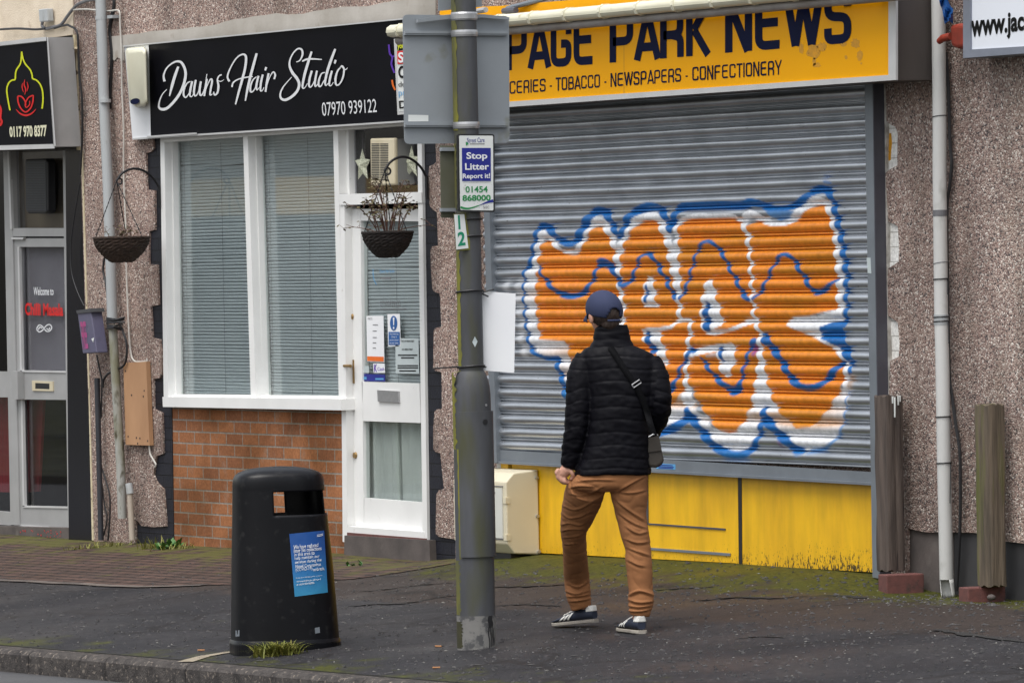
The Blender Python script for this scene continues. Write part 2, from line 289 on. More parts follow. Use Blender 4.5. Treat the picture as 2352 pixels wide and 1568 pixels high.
bump(t, b, sp.outputs[1], .55, .005); K['tarmac'] = m
K['road'] = MAT('road_asphalt', (.052, .052, .055), (.066, .066, .068), .6, scale=2, bmp=.5, bscale=120, c3=(.13, .125, .12), s3=110, lo3=.66, hi3=.7)
# painted slats: the colour of the paint and where there is any
m, t, b = nodes('painted_shutter_steel'); a = N(t, 'ShaderNodeAttribute', attribute_name='paint'); v = coords(t)
gal = ramp(t, noise(t, coords(t, (.6, 1, 1)), 7, 6), [(.3, (.60, .625, .665)), (.72, (.43, .455, .49))])
rs = ramp(t, noise(t, coords(t, (1, 1, 3)), 26, 3), [(.70, g(0)), (.74, g(.8))]); gal = mix(t, rs, gal, (.10, .075, .055))
wear = ramp(t, noise(t, v, 30, 5), [(.35, g(1.06)), (.75, g(.76))])
pc = mix(t, 1, a.outputs['Color'], wear, 'MULTIPLY')
c = mix(t, a.outputs['Alpha'], gal, pc); L(t, c, b.inputs['Base Color'])
iv = N(t, 'ShaderNodeMapRange'); iv.inputs[3].default_value = .85; iv.inputs[4].default_value = .0; L(t, a.outputs['Alpha'], iv.inputs[0]); L(t, iv.outputs[0], b.inputs['Metallic'])
b.inputs['Roughness'].default_value = .31; b.inputs['Specular IOR Level'].default_value = .4; K['shutter'] = m
# person
K['render_lip'] = MAT('pale_render_lip', (.50, .48, .45), (.30, .28, .25), .9, scale=20, lo=.4, hi=.6)
K['skin'] = MAT('skin', (.50, .27, .19), (.44, .22, .155), .5, scale=20)
K['hair'] = MAT('brown_hair', (.045, .026, .018), (.022, .013, .010), .6, scale=40, stretch=(6, 6, 1))
K['cap'] = MAT('navy_cotton', (.019, .026, .068), (.024, .033, .082), .85, scale=6, bmp=.25, bscale=300, dist=.002)
K['jacket'] = MAT('black_quilted_nylon', (.0034, .0032, .0056), (.0025, .0023, .0042), .55, scale=8, bmp=.1, bscale=60, dist=.002, spec=.13)
K['trouser'] = MAT('tan_chino', (.29, .122, .044), (.235, .096, .034), .9, scale=7, bmp=.18, bscale=260, dist=.001)
K['shoe'] = MAT('navy_suede', (.014, .020, .040), (.018, .025, .048), .7, scale=15)
K['shoew'] = MAT('white_leather', (.72, .71, .68), (.64, .63, .58), .5, scale=12)
K['sole'] = MAT('off_white_rubber', (.36, .33, .28), (.26, .23, .20), .8, scale=12)
K['bag'] = MAT('khaki_bag_canvas', (.050, .041, .033), (.036, .030, .024), .75, scale=9)
K['strap'] = MAT('black_webbing', (.003, .003, .004), (.005, .005, .006), .8, scale=60, spec=.1)
# ------------------------------------------------------------------ mesh helpers
class MB:
    def __init__(s): s.v = []; s.f = []; s.mi = []; s.m = 0
    def add(s, pts, faces):
        o = len(s.v); s.v += [tuple(map(float, p)) for p in pts]; s.f += [[i + o for i in f] for f in faces]; s.mi += [s.m] * len(faces); return s
    def prism(s, front, back):
        n = len(front); s.add(list(front) + list(back), [list(range(n)), list(range(2 * n - 1, n - 1, -1))] + [[i, i + n, (i + 1) % n + n, (i + 1) % n] for i in range(n)]); return s
    def slab(s, pts, t, th=.05, tt=None):       # polygon of pixels on plane t, given depth th towards the wall
        fr = [W(x, y, (tt[i] if tt else t)) for i, (x, y) in enumerate(pts)]
        return s.prism(fr, [p + np.array([0, th, 0]) for p in fr])
    def rect(s, x0, y0, x1, y1, t, th=.05): return s.slab([(x0, y0), (x1, y0), (x1, y1), (x0, y1)], t, th)
    def box(s, a, b):
        (x0, y0, z0), (x1, y1, z1) = a, b
        return s.add([(x0, y0, z0), (x1, y0, z0), (x1, y1, z0), (x0, y1, z0), (x0, y0, z1), (x1, y0, z1), (x1, y1, z1), (x0, y1, z1)],
                     [[0, 3, 2, 1], [4, 5, 6, 7], [0, 1, 5, 4], [1, 2, 6, 5], [2, 3, 7, 6], [3, 0, 4, 7]])
    def sheet(s, pts): return s.add(pts, [list(range(len(pts)))])
    def tube(s, pts, r, n=10, cap=True):
        P = [np.asarray(p, float) for p in pts]; k = len(P); rr = [r] * k if np.isscalar(r) else list(r)
        T = [P[min(i + 1, k - 1)] - P[max(i - 1, 0)] for i in range(k)]; T = [x / (np.linalg.norm(x) + 1e-9) for x in T]
        a = np.cross(T[0], ZZ); a = np.cross(T[0], [1, 0, 0]) if np.linalg.norm(a) < .2 else a; a = a / np.linalg.norm(a)
        vs = []
        for i in range(k):
            a = a - T[i] * (a @ T[i]); a = a / (np.linalg.norm(a) + 1e-9); c = np.cross(T[i], a)
            vs += [P[i] + rr[i] * (a * math.cos(2 * math.pi * j / n) + c * math.sin(2 * math.pi * j / n)) for j in range(n)]
        fs = [[i * n + j, i * n + (j + 1) % n, (i + 1) * n + (j + 1) % n, (i + 1) * n + j] for i in range(k - 1) for j in range(n)]
        if cap: fs += [list(range(n - 1, -1, -1)), list(range((k - 1) * n, k * n))]
        return s.add(vs, fs)
    def loft(s, rings, cap=True):
        n = len(rings[0]); vs = [p for r in rings for p in r]; k = len(rings)
        fs = [[i * n + j, i * n + (j + 1) % n, (i + 1) * n + (j + 1) % n, (i + 1) * n + j] for i in range(k - 1) for j in range(n)]
        if cap: fs += [list(range(n - 1, -1, -1)), list(range((k - 1) * n, k * n))]
        return s.add(vs, fs)
    def ball(s, c, r, n=12, k=8):
        r = (r, r, r) if np.isscalar(r) else r
        rings = [[(c[0] + r[0] * math.sin(a) * math.cos(q), c[1] + r[1] * math.sin(a) * math.sin(q), c[2] + r[2] * math.cos(a)) for q in np.linspace(0, 2 * math.pi, n, endpoint=False)] for a in np.linspace(.02, math.pi - .02, k)]
        return s.loft(rings)
    def build(s, name, mat, parent=None, smooth=False, fix=True):
        me = bpy.data.meshes.new(name); me.from_pydata(s.v, [], s.f)
        for mm_ in (mat if isinstance(mat, (list, tuple)) else [mat]): me.materials.append(K[mm_] if isinstance(mm_, str) else mm_)
        if isinstance(mat, (list, tuple)): me.polygons.foreach_set('material_index', s.mi)
        if fix:
            bm = bmesh.new(); bm.from_mesh(me); bmesh.ops.recalc_face_normals(bm, faces=bm.faces); bm.to_mesh(me); bm.free()
        if smooth:
            me.polygons.foreach_set('use_smooth', [True] * len(me.polygons)); me.set_sharp_from_angle(angle=math.radians(50))
        o = bpy.data.objects.new(name, me); col.objects.link(o)
        if parent is not None: o.parent = parent; o.matrix_parent_inverse = parent.matrix_world.inverted() if parent.type != 'EMPTY' else Matrix.Translation(-parent.location)
        return o
def shade(o, deg=35):
    me = o.data; me.polygons.foreach_set('use_smooth', [True] * len(me.polygons)); me.set_sharp_from_angle(angle=math.radians(deg)); return o
def tag(o, label=None, cat=None, group=None, kind=None):
    for k, v_ in (('label', label), ('category', cat), ('group', group), ('kind', kind)):
        if v_: o[k] = v_
    return o
def thing(name, label, cat, loc, group=None):
    o = bpy.data.objects.new(name, None); col.objects.link(o); o.location = Vector(loc); o.empty_display_size = .1
    return tag(o, label, cat, group)
def bevel(o, w=.004, seg=2):
    mo_ = o.modifiers.new('bevel', 'BEVEL'); mo_.width = w; mo_.segments = seg; mo_.limit_method = 'ANGLE'; return o
def copy_tree(o, parent=None):
    c = o.copy(); col.objects.link(c)
    if parent is not None: c.parent = parent
    for ch in list(o.children): copy_tree(ch, c)
    return c
# ---- lettering
_tx = {}
def glyphs(s, off=0.0):
    if (s, off) in _tx: return _tx[s, off]
    cu = bpy.data.curves.new('t', 'FONT'); cu.body = s; cu.offset = off; cu.resolution_u = 4
    o = bpy.data.objects.new('t', cu); col.objects.link(o)
    dg = bpy.context.evaluated_depsgraph_get(); dg.update()
    me = bpy.data.meshes.new_from_object(o.evaluated_get(dg))
    v_ = np.array([x.co[:2] for x in me.vertices]); f_ = [list(p.vertices) for p in me.polygons]
    bpy.data.objects.remove(o); bpy.data.curves.remove(cu); bpy.data.meshes.remove(me)
    lo, hi = v_.min(0), v_.max(0); v_ = (v_ - lo) / (hi - lo)
    _tx[s, off] = (v_, f_); return v_, f_
LIFT = [0.0]
def bil(q, u, v_):                     # q: TL TR BR BL in pixels; v_ runs up
    tl, tr, br, bl = [np.array(p, float) for p in q]
    return (bl * (1 - u) + br * u) * (1 - v_) + (tl * (1 - u) + tr * u) * v_
def write(mb, s, q, un, off=0.0):
    v_, f_ = glyphs(s, off); mb.add([un(*bil(q, a, b_)) for a, b_ in v_], f_)
def bar(x0, y0, x1, y1, sl=0.0): return [(x0, y0), (x1, y0 + sl * (x1 - x0)), (x1, y1 + sl * (x1 - x0)), (x0, y1)]
def smoothpath(pts, n=6):
    P = [np.array(p, float) for p in pts]; out = []
    for i in range(len(P) - 1):
        a, b_, c_, d = P[max(i - 1, 0)], P[i], P[i + 1], P[min(i + 2, len(P) - 1)]
        for k in range(n):
            u = k / n; out.append(.5 * (2 * b_ + (c_ - a) * u + (2 * a - 5 * b_ + 4 * c_ - d) * u * u + (3 * b_ - a - 3 * c_ + d) * u ** 3))
    return out + [P[-1]]
def ribbon(mb, pts, wd, un, sm=True, lift=True, rnd=False):
    if sm: pts = smoothpath([(*p, 0) if len(p) == 2 else p for p in pts])
    P = [np.array(p[:2], float) for p in pts]; k = len(P)
    wv = [wd] * k if np.isscalar(wd) else list(np.interp(np.linspace(0, 1, k), np.linspace(0, 1, len(wd)), wd))
    vs = []
    for i in range(k):
        t_ = P[min(i + 1, k - 1)] - P[max(i - 1, 0)]; t_ = t_ / (np.linalg.norm(t_) + 1e-9); n_ = np.array([-t_[1], t_[0]])
        vs += [P[i] + n_ * wv[i] / 2, P[i] - n_ * wv[i] / 2]
    if lift: LIFT[0] = (LIFT[0] + .00013) % .002
    mb.add([un(*p) - np.array([0, LIFT[0], 0]) for p in vs], [[2 * i, 2 * i + 1, 2 * i + 3, 2 * i + 2] for i in range(k - 1)])
# a squarish stroke alphabet for the newsagent's fascia
EU = {'P': [[(.08, 0), (.08, .92), (.54, .92), (.54, .42), (.08, .42)]], 'A': [[(.03, 0), (.31, 1), (.59, 0)], [(.13, .26), (.49, .26)]],
      'G': [[(.54, .66), (.54, .92), (.08, .92), (.08, .08), (.54, .08), (.54, .47), (.31, .47)]], 'E': [[(.56, .92), (.08, .92), (.08, .08), (.57, .08)], [(.08, .52), (.53, .52)]],
      'R': [[(.08, 0), (.08, .92), (.53, .92), (.53, .46), (.08, .46)], [(.3, .46), (.54, .40), (.54, 0)]], 'K': [[(.08, 0), (.08, 1)], [(.56, 1), (.2, .52), (.58, 0)]],
      'N': [[(.08, 0), (.08, 1)], [(.09, 1), (.53, 0)], [(.54, 0), (.54, 1)]], 'W': [[(.04, 1), (.24, .02)], [(.24, .02), (.42, .98)], [(.42, .98), (.62, .02)], [(.62, .02), (.82, 1)]],
      'S': [[(.54, .70), (.54, .92), (.08, .92), (.08, .53), (.54, .49), (.54, .08), (.08, .08), (.08, .30)]], 'O': [[(.31, .92), (.08, .92), (.08, .08), (.54, .08), (.54, .92), (.31, .92)]],
      'C': [[(.54, .68), (.54, .92), (.08, .92), (.08, .08), (.54, .08), (.54, .32)]], 'I': [[(.08, 0), (.08, 1)]], 'T': [[(0, .92), (.56, .92)], [(.28, .92), (.28, 0)]],
      'B': [[(.08, 0), (.08, .92), (.51, .92), (.51, .52), (.08, .52)], [(.3, .52), (.55, .50), (.55, .08), (.08, .08)]], 'Y': [[(.03, 1), (.3, .45)], [(.57, 1), (.3, .45)], [(.3, .5), (.3, 0)]],
      'F': [[(.56, .92), (.08, .92), (.08, 0)], [(.08, .5), (.5, .5)]], '-': [[(.05, .36), (.28, .36)]]}
ADV = {'W': .92, 'I': .24, '-': .40, 'T': .62, 'A': .66, 'Y': .66}
def rounded(pts, r):
    out = [np.array(pts[0], float)]
    for i in range(1, len(pts) - 1):
        a, b_, c_ = (np.array(pts[j], float) for j in (i - 1, i, i + 1))
        d1, d2 = (a - b_), (c_ - b_); l1, l2 = np.linalg.norm(d1), np.linalg.norm(d2); q = min(r, l1 * .48, l2 * .48)
        p1, p2 = b_ + d1 / l1 * q, b_ + d2 / l2 * q
        for u in np.linspace(0, 1, 6): out.append((1 - u) ** 2 * p1 + 2 * u * (1 - u) * b_ + u * u * p2)
    return out + [np.array(pts[-1], float)]
def euro(mb, s, q, un, sw=.15, r=.16):
    x = 0; items = []
    for ch in s:
        for p in EU[ch]: items.append([(a + x, b_) for a, b_ in p])
        x += ADV.get(ch, .70)
    tot = x - .09
    for p in items:
        sharp = len(p) == 3 and p[1][1] in (1, .52)
        pp = p if sharp else (rounded(p, r) if len(p) > 2 else [np.array(z, float) for z in p])
        if sharp:
            for a, b_ in zip(p[:-1], p[1:]): ribbon(mb, [np.array(a, float), np.array(b_, float)], sw, lambda a_, b2: un(*bil(q, a_ / tot, b2)), sm=False)
        else: ribbon(mb, pp, sw, lambda a_, b2: un(*bil(q, a_ / tot, b2)), sm=False)
# ================================================================== the setting
def grid_sheet(name, xs, ts, dz, mat, kind='structure'):
    vs = [(x, -t_, gz(x, t_) + dz) for x in xs for t_ in ts]; n = len(ts)
    fs = [[i * n + j, (i + 1) * n + j, (i + 1) * n + j + 1, i * n + j + 1] for i in range(len(xs) - 1) for j in range(n - 1)]
    o = MB().add(vs, fs).build(name, mat, smooth=True); return tag(o, kind=kind)
KT = .13
xs = sorted(set([-60, -40, -25, -15] + list(np.arange(-10, 14.01, .25).round(3)) + [18, 25, 40, 60]))
grid_sheet('pavement', xs, [-.3] + list(np.arange(0, TK - KT, .125)) + [TK - KT], 0, 'tarmac')
rx = [-60, 60]
roadz = lambda x, t_: gz(x, TK) - .115 + .02 * min(t_ - TK, 4.5) - .02 * max(0, t_ - TK - 4.5)
MB().add([(x, -t_, roadz(x, t_)) for x in rx for t_ in (TK - .02, TK + 4.5, TK + 9)], [[0, 1, 4, 3], [1, 2, 5, 4]]).build('road', 'road')['kind'] = 'structure'
# far pavement and verge across the street, behind the camera, out to the horizon
MB().add([(x, -t_, roadz(x, TK + 9) + .1) for x in (-220, 220) for t_ in (TK + 9, 240)], [[0, 1, 3, 2]]).build('opposite_pavement', 'tarmac')['kind'] = 'structure'
# kerb stones, one run
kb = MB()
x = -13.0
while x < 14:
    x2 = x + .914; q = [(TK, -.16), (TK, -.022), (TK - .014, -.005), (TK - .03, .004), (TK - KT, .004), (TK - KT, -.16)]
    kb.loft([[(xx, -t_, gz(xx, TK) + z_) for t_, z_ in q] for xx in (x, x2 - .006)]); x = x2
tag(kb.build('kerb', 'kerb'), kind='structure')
# brick paving in front of the left-hand shops
bpts = [(-60, 1290), (0, 1338), (170, 1346), (330, 1352), (520, 1362), (700, 1372), (800, 1376), (830, 1350), (780, 1318), (740, 1296), (640, 1280)]
pv = MB(); xsb = list(np.arange(-9.0, -.09, .15)); 
def pave_front(x): return float(np.interp(x, [-9, -3.3, -1.5, -.7, 0], [1.74, 1.74, 1.70, 1.35, .9]))
vs = []; 
for x in xsb:
    for j in range(13): tt_ = -.02 + (pave_front(x) + .02) * j / 12; vs.append((x, -tt_, gz(x, max(tt_, 0)) + .004))
pv.add(vs, [[i * 13 + j, (i + 1) * 13 + j, (i + 1) * 13 + j + 1, i * 13 + j + 1] for i in range(len(xsb) - 1) for j in range(12)])
tag(pv.build('brick_paving', 'paving', smooth=True), kind='structure')
es = MB(); vs = []
for x in xsb[:-6]:
    for d_ in (-.035, .035): tt_ = pave_front(x) + d_ + .01 * math.sin(x * 9); vs.append((x, -tt_, gz(x, tt_) + .007))
es.add(vs, [[2 * i, 2 * i + 1, 2 * i + 3, 2 * i + 2] for i in range(len(xsb) - 7)])
tag(es.build('paving_edge', MAT('worn_edging', (.13, .105, .09), (.06, .05, .045), .9, scale=5, bmp=.3)), kind='structure')
sm = MB(); a = [G(425, 1521), G(470, 1508), G(530, 1498)]; vs = []
for p, w_ in zip(a, (.03, .022, .014)): vs += [p + np.array([-w_, -w_, .006]), p + np.array([w_, w_, .006])]
sm.add(vs, [[0, 1, 3, 2], [2, 3, 5, 4]]); tag(sm.build('pavement_seam', 'seam'), kind='structure')
# ================================================================== salon building (middle)
salon = thing('salon_building', 'pebbledashed shop with white window frames above a red brick stall riser', 'building', W(600, 1262, 0))
pier = [(166, -60), (170, 0), (170.5, 75), (174, 143), (180, 260), (184.5, 359), (186, 402), (190, 520), (197, 770), (199, 813), (202, 900), (211, 1068), (214, 1245), (311, 1250), (311, 1191), (325, 1207), (352, 1210), (381, 1208), (378, 1160), (375, 1123), (360, 1108), (352, 1090), (359, 1047), (375, 1041), (372, 948), (353, 939), (352, 870), (366, 868), (371, 860), (371, 804), (369, 800), (366.5, 779), (350, 776), (346, 703), (364, 700), (361, 608), (342, 607), (341, 570), (343, 531), (356, 527.6), (355, 438), (338, 436), (336, 422), (335, 352), (346, 349), (352, 343), (351, 300)]
midp = [(1000.5, 262), (1000.5, 333.7), (1002, 372), (996, 378), (986, 382), (983, 411), (985, 450), (987, 473), (994, 482), (1003.5, 487.5), (1006, 563.7), (992, 566), (989, 575), (989, 610), (993, 663), (998, 671), (1008, 673), (1010.8, 680), (1013.7, 750), (1000, 753), (996, 758), (994.7, 846.7), (1000, 852), (1013.7, 854), (1015, 937.5), (1003, 940), (998, 945), (995, 981.5), (995, 1030), (1000, 1038), (1011, 1040), (1019.6, 1122), (1008, 1125), (1002, 1135), (1000.5, 1224), (1008, 1232), (1046, 1238), (1046, 1290), (1100, 1296), (1085, -60)]
wl = MB().slab(pier + midp, 0.0, .12); wl.build('wall', 'pebble', salon)
band = [(252, 84), (277, 82), (300, 79), (317, 78), (345, 72), (376, 70), (410, 68), (440, 63), (470, 61), (501, 56), (512, 51), (540, 44), (560, 43), (581, 38), (610, 35), (633, 31), (660, 34), (698, 32), (720, 26), (742, 23), (786, 16), (844, 15), (875, 8), (903, 3), (947, -3), (1000, -8), (1000, 60), (285, 120), (284, 140), (270, 132), (262, 140), (254, 128)]
MB().slab(band, .007, .02).build('render_band', 'render', salon)
q1 = MB().slab([(325, 300), (372, 300), (381, 925), (394, 925), (399, 1255), (305, 1250), (305, 1205), (340, 1205), (330, 800)], -.014, .1)
q1.build('quoin', 'blackbrick', salon)
MB().slab([(962, 300), (1030, 300), (1046, 760), (1050, 1292), (984, 1286), (975, 900)], -.014, .1).build('quoin', 'blackbrick', salon)
MB().slab([(386, 925), (790, 930), (797, 1300), (394, 1265)], -.02, .1).build('stall_riser', 'redbrick', salon)
MB().slab([(791, 1229), (986, 1240), (988, 1292), (790, 1285)], .03, .25).build('doorstep', 'concrete', salon)
MB().slab([(797, 1222), (978, 1236), (978, 1246), (797, 1234)], .012, .05).build('doorstep_edge', K['redb'], salon)
# interior: a shallow unlit room behind the shop window
def room(x0, x1, z0, z1, t0, t1, parent, mat='dark'):
    mb = MB(); a = [(x0, -t0, z0), (x1, -t0, z0), (x1, -t0, z1), (x0, -t0, z1)]; b_ = [(x0, -t1, z0), (x1, -t1, z0), (x1, -t1, z1), (x0, -t1, z1)]
    mb.add(a + b_, [[4, 5, 6, 7], [0, 1, 5, 4], [1, 2, 6, 5], [2, 3, 7, 6], [3, 0, 4, 7]]); return mb.build('interior', mat, parent)
room(-4.6, -1.1, -.05, 2.75, -.115, -1.2, salon)
# shop window
TF = .004
win = MB()
win.slab([(368, 318), (377.5, 317.5), (386.5, 912), (376, 912)], TF, .11)
win.slab([(558, 305), (568.5, 304), (588, 915), (576, 915)], TF, .11)
win.slab([(765, 292), (776, 291), (788, 918), (778, 918)], TF, .11)
win.slab([(368, 313), (968, 273), (968, 286.5), (368, 327)], TF + .003, .115)
# inner sash rebates
win.slab([(377, 326), (396, 325), (405, 905), (386, 905)], -.05, .05); win.slab([(388, 326), (402, 325), (409, 905), (397, 905)], -.079, .03)
win.slab([(568, 312), (588, 312), (605, 905), (587, 905)], -.05, .05); win.slab([(580, 312), (592, 312), (606, 905), (595, 905)], -.079, .03)
win.slab([(372, 905), (783, 909), (783, 918), (372, 914)], -.03, .08)
wf = win.build('window', 'white', salon)
MB().slab([(373, 911), (783.5, 916), (784.5, 942), (374, 934)], .045, .14).build('sill', 'white', wf)
for q in ([(393, 325), (570, 312), (588, 906), (404, 906)], [(585, 312), (776, 298), (788, 910), (603, 907)]):
    MB().slab(q, -.088, .004).build('pane', 'glass', wf)
def blind(q, tpl, n, mat, parent, dep=.013, name='blind'):
    (xa, ya), (xb, yb), (xc, yc), (xd, yd) = q
    A, B = W(xa, ya, tpl), W(xb, yb, tpl); Cc, D_ = W(xc, yc, tpl), W(xd, yd, tpl)
    mb = MB(); zt = (A[2] + B[2]) / 2; zb_ = (Cc[2] + D_[2]) / 2; x0 = (A[0] + D_[0]) / 2; x1 = (B[0] + Cc[0]) / 2; p = (zt - zb_) / n
    mb.box((x0, -tpl - .012, zt - .004), (x1, -tpl + .012, zt + .022))
    for i in range(n):
        z_ = zt - p * (i + .5); h = p * .56; j = R.uniform(-.0006, .0006); tl = R.gauss(0, .0014) * (3 if R.random() < .06 else 1)
        pr = [(-dep * .5, -h), (-dep * .62 - .002, -h * .2), (-dep * .1 - .002, h * .55), (dep * .5, h)]   # lower edge towards the street
        vs = [(xx, -tpl + a_ + j, z_ + b_ + (tl if xx == x0 else -tl)) for xx in (x0, x1) for a_, b_ in pr]
        mb.add(vs, [[0, 1, 5, 4], [1, 2, 6, 5], [2, 3, 7, 6]])
    o = mb.build(name, mat, parent, fix=False)
    cd_ = MB()
    for fr in (.14, .62): xx = x0 + (x1 - x0) * fr; cd_.tube([(xx, -tpl - .012, zt), (xx, -tpl - .012, zb_)], .0012, 4)
    cd_.build('blind_cord', 'cable_g', o); return o
blind([(404, 336), (575, 322), (595, 905), (411, 905)], -.125, 76, 'blind', wf)
blind([(594, 322), (782, 312), (795, 909), (608, 909)], -.125, 78, 'blind', wf)
# transom light over the door
tr = MB(); tr.slab([(779, 446), (968, 441), (969, 466), (780, 471)], TF + .006, .12); tr.slab([(958, 282), (968, 282), (982, 1262), (971, 1256)], TF, .11)
tr.slab([(790, 300), (800, 299), (803, 446), (793, 446)], -.05, .05)
tf = tr.build('transom_window', 'white', salon)
MB().slab([(788, 296), (966, 284), (968, 450), (792, 450)], -.088, .004).build('pane', 'glass_d', tf)
# door
jm = MB().slab([(781, 466), (791, 466), (797.5, 1247), (787, 1243)], TF - .001, .11); jm.build('door_frame', 'white', salon)
d = MB(); td = -.05
d.slab([(795, 480), (828, 480), (836, 1222), (802, 1218)], td, .045)                 # lock stile
d.slab([(962, 480), (972, 480), (984, 1228), (971, 1228)], td, .045)                 # hinge stile
d.slab([(828, 480), (962, 480), (962, 508.5), (829, 507)], td, .045)
d.slab([(831, 876.5), (963, 880.5), (966, 971), (834, 966.5)], td, .045)
d.slab([(837, 1143), (970, 1153.5), (971, 1228), (836, 1222)], td, .045)
door = d.build('door', 'white', salon)
MB().slab([(799, 1208), (975, 1221), (975, 1238), (797, 1227)], .008, .06).build('weather_bar', 'white', door)
MB().slab([(824, 500), (968, 500), (970, 886), (828, 884)], td - .02, .004).build('pane', 'glass', door)
MB().slab([(830, 960), (970, 965), (975, 1160), (834, 1150)], td - .02, .004).build('pane', 'glass', door)
blind([(826, 508), (966, 506), (972, 884), (834, 882)], td - .055, 46, 'blind2', door, .010)
nb = MB()
vs = []; nn = 40; p0, p1, p2, p3 = W(826, 955, -.12), W(975, 960, -.12), W(982, 1165, -.12), W(830, 1160, -.12)
for i in range(nn + 1):
    for e0, e1 in ((p0, p1), (p3, p2)): p = e0 + (e1 - e0) * i / nn; vs.append(p + np.array([0, .012 * math.sin(i * 1.1) + .006 * math.sin(i * 2.7), 0]))
nb.add(vs, [[2 * i, 2 * i + 1, 2 * i + 3, 2 * i + 2] for i in range(nn)]); nc = nb.build('net_curtain', 'net', door, smooth=True)
MB().slab([(908, 962), (913, 962), (919, 1160), (914, 1160)], -.10, .01).build('curtain_edge', 'net_light', door)
MB().slab([(866, 895.5), (914.5, 898), (915.6, 924.5), (867.5, 922)], td + .012, .014).build('letterbox', 'steel', door)
hp = MB().slab([(800.5, 826), (811.5, 826), (813, 880), (802.5, 879)], td + .006, .008)
hd = hp.build('handle', 'brass', door)
MB().tube([W(806, 840, td + .006), W(805, 840.5, td + .05)], .009, 10).tube([W(805, 840, td + .05), W(790, 840, td + .055)], .009, 10).build('lever', 'brass', hd, smooth=True)
for c_ in ((809, 727), (817, 1045)):
    p = W(*c_, td); MB().tube([p + np.array([0, .002, 0]), p + np.array([0, -.012, 0])], [.021, .017], 18).build('lock', 'brass', door, smooth=False)
# faint lettering on the door glass
gl = MB(); tg = td - .0185; un = lambda x, y: W(x, y, tg)
write(gl, '07970939122', [(873, 691), (920, 690), (921, 704), (874, 705)], un, .01); gl.sheet([un(x, y) for x, y in bar(873, 709, 934, 711)])
gl.sheet([un(x, y) for x, y in bar(872, 637, 898, 641)])
gl.build('lettering', 'greytx', door)
gl = MB(); ribbon(gl, [(857, 618), (857, 632), (860, 645), (865, 654)], 1.6, un, lift=False); write(gl, 'Dawns Hair Studio', [(872, 619), (906, 618), (906, 626), (872, 627)], un)
gl.build('lettering', 'skytx', door)
# notices stuck to the door glass
tn = td - .012
def notice(name, label, q, mat, cat='notice'):
    o = MB().slab(q, tn, .002).build(name, mat); tag(o, label, cat); return o
n1 = notice('notice', 'white sheet with orange foot on the salon door glass', [(841.4, 725.5), (880.5, 725), (882.5, 832), (843.5, 830)], 'white_b')
un = lambda x, y: W(x, y, tn + .002)
MB().sheet([un(*p) for p in [(843.4, 818), (881, 819), (881.3, 830), (843.7, 828.5)]]).build('foot_band', 'orangetx', n1)
mb = MB(); write(mb, 'NCS', [(845, 729), (855, 729), (855, 734), (845, 734)], un)
for y_, w_ in ((745, 12), (759, 9), (774, 9), (786, 8), (798, 7)): mb.sheet([un(*p) for p in bar(856, y_, 856 + w_, y_ + 1.6)])
mb.build('lettering', 'greytx', n1)
n2 = notice('notice', 'blue and white exclamation mark sign on the salon door glass', [(889.8, 721), (918, 720.5), (920, 795), (891.6, 795.5)], 'white_b')
mb = MB(); c_ = (904, 742); mb.sheet([un(c_[0] + 8.2 * math.cos(a_), c_[1] + 17 * math.sin(a_)) for a_ in np.linspace(0, 2 * math.pi, 28, endpoint=False)])
mb.sheet([un(*p) for p in bar(892.5, 762, 918, 792)]); mb.build('blue_ground', 'bluetx' if False else 'poster', n2)
un2 = lambda x, y: W(x, y, tn + .004); mb = MB(); mb.sheet([un2(*p) for p in [(902.3, 729), (906, 729), (905, 747), (903.3, 747)]]); mb.sheet([un2(904.2 + 1.6 * math.cos(a_), 753 + 3 * math.sin(a_)) for a_ in np.linspace(0, 6.28, 12, endpoint=False)])
for i, s_ in enumerate(('Social distancing', 'Only 2', 'persons allowed', 'at any time')): write(mb, s_, [(895 + (4 if i == 1 else 0), 764.5 + i * 7), (915 - (4 if i == 1 else 0), 764.5 + i * 7), (915 - (4 if i == 1 else 0), 769.5 + i * 7), (895 + (4 if i == 1 else 0), 769.5 + i * 7)], un2)
mb.build('lettering', 'whitetx', n2)
n3 = notice('notice', 'pale grey typed notice low on the salon door glass', [(908, 790), (920.5, 796), (920.5, 776.5), (961, 777), (962.5, 858), (909, 857)], 'tape')
mb = MB()
write(mb, 'THIS IS AN URBAN STREET', [(921, 781), (951, 781.3), (951, 785.2), (921, 785)], un, .02); write(mb, 'NO URBAN STREET', [(923, 800), (948, 800.3), (948, 804.2), (923, 804)], un, .02)
for y_, a_, b_ in ((814, 914, 958), (820, 921, 951), (838, 913, 960), (843, 913, 960), (850, 917, 955)): mb.sheet([un(*p) for p in bar(a_, y_, b_, y_ + 2.6)])
mb.build('lettering', 'blacktx', n3)
n4 = notice('card', 'small white card with blue letter K on the salon door glass', [(857, 834), (883, 834.5), (884, 856), (858, 856)], 'white_b', 'card')
mb = MB(); write(mb, 'K', [(859, 836), (866, 836), (866, 854), (859, 854)], un, .02); write(mb, 'Cash', [(867, 843), (882, 843), (882, 851), (867, 851)], un); mb.build('lettering', 'purpletx', n4)
n5 = notice('card', 'blue card in the bottom corner of the salon door glass', [(830.5, 858), (884, 860), (884, 875.5), (831, 874.5)], 'bluetx', 'card')
mb = MB(); mb.sheet([un(*p) for p in bar(833, 865, 842, 871)]); mb.sheet([un(*p) for p in bar(862, 868, 881, 872)]); mb.build('printing', 'skytx', n5)
notice('card', 'tiny pale green card beside the door stile of the salon', [(832, 840), (847, 840.5), (847.5, 856), (832.5, 855.5)], 'tape', 'card')
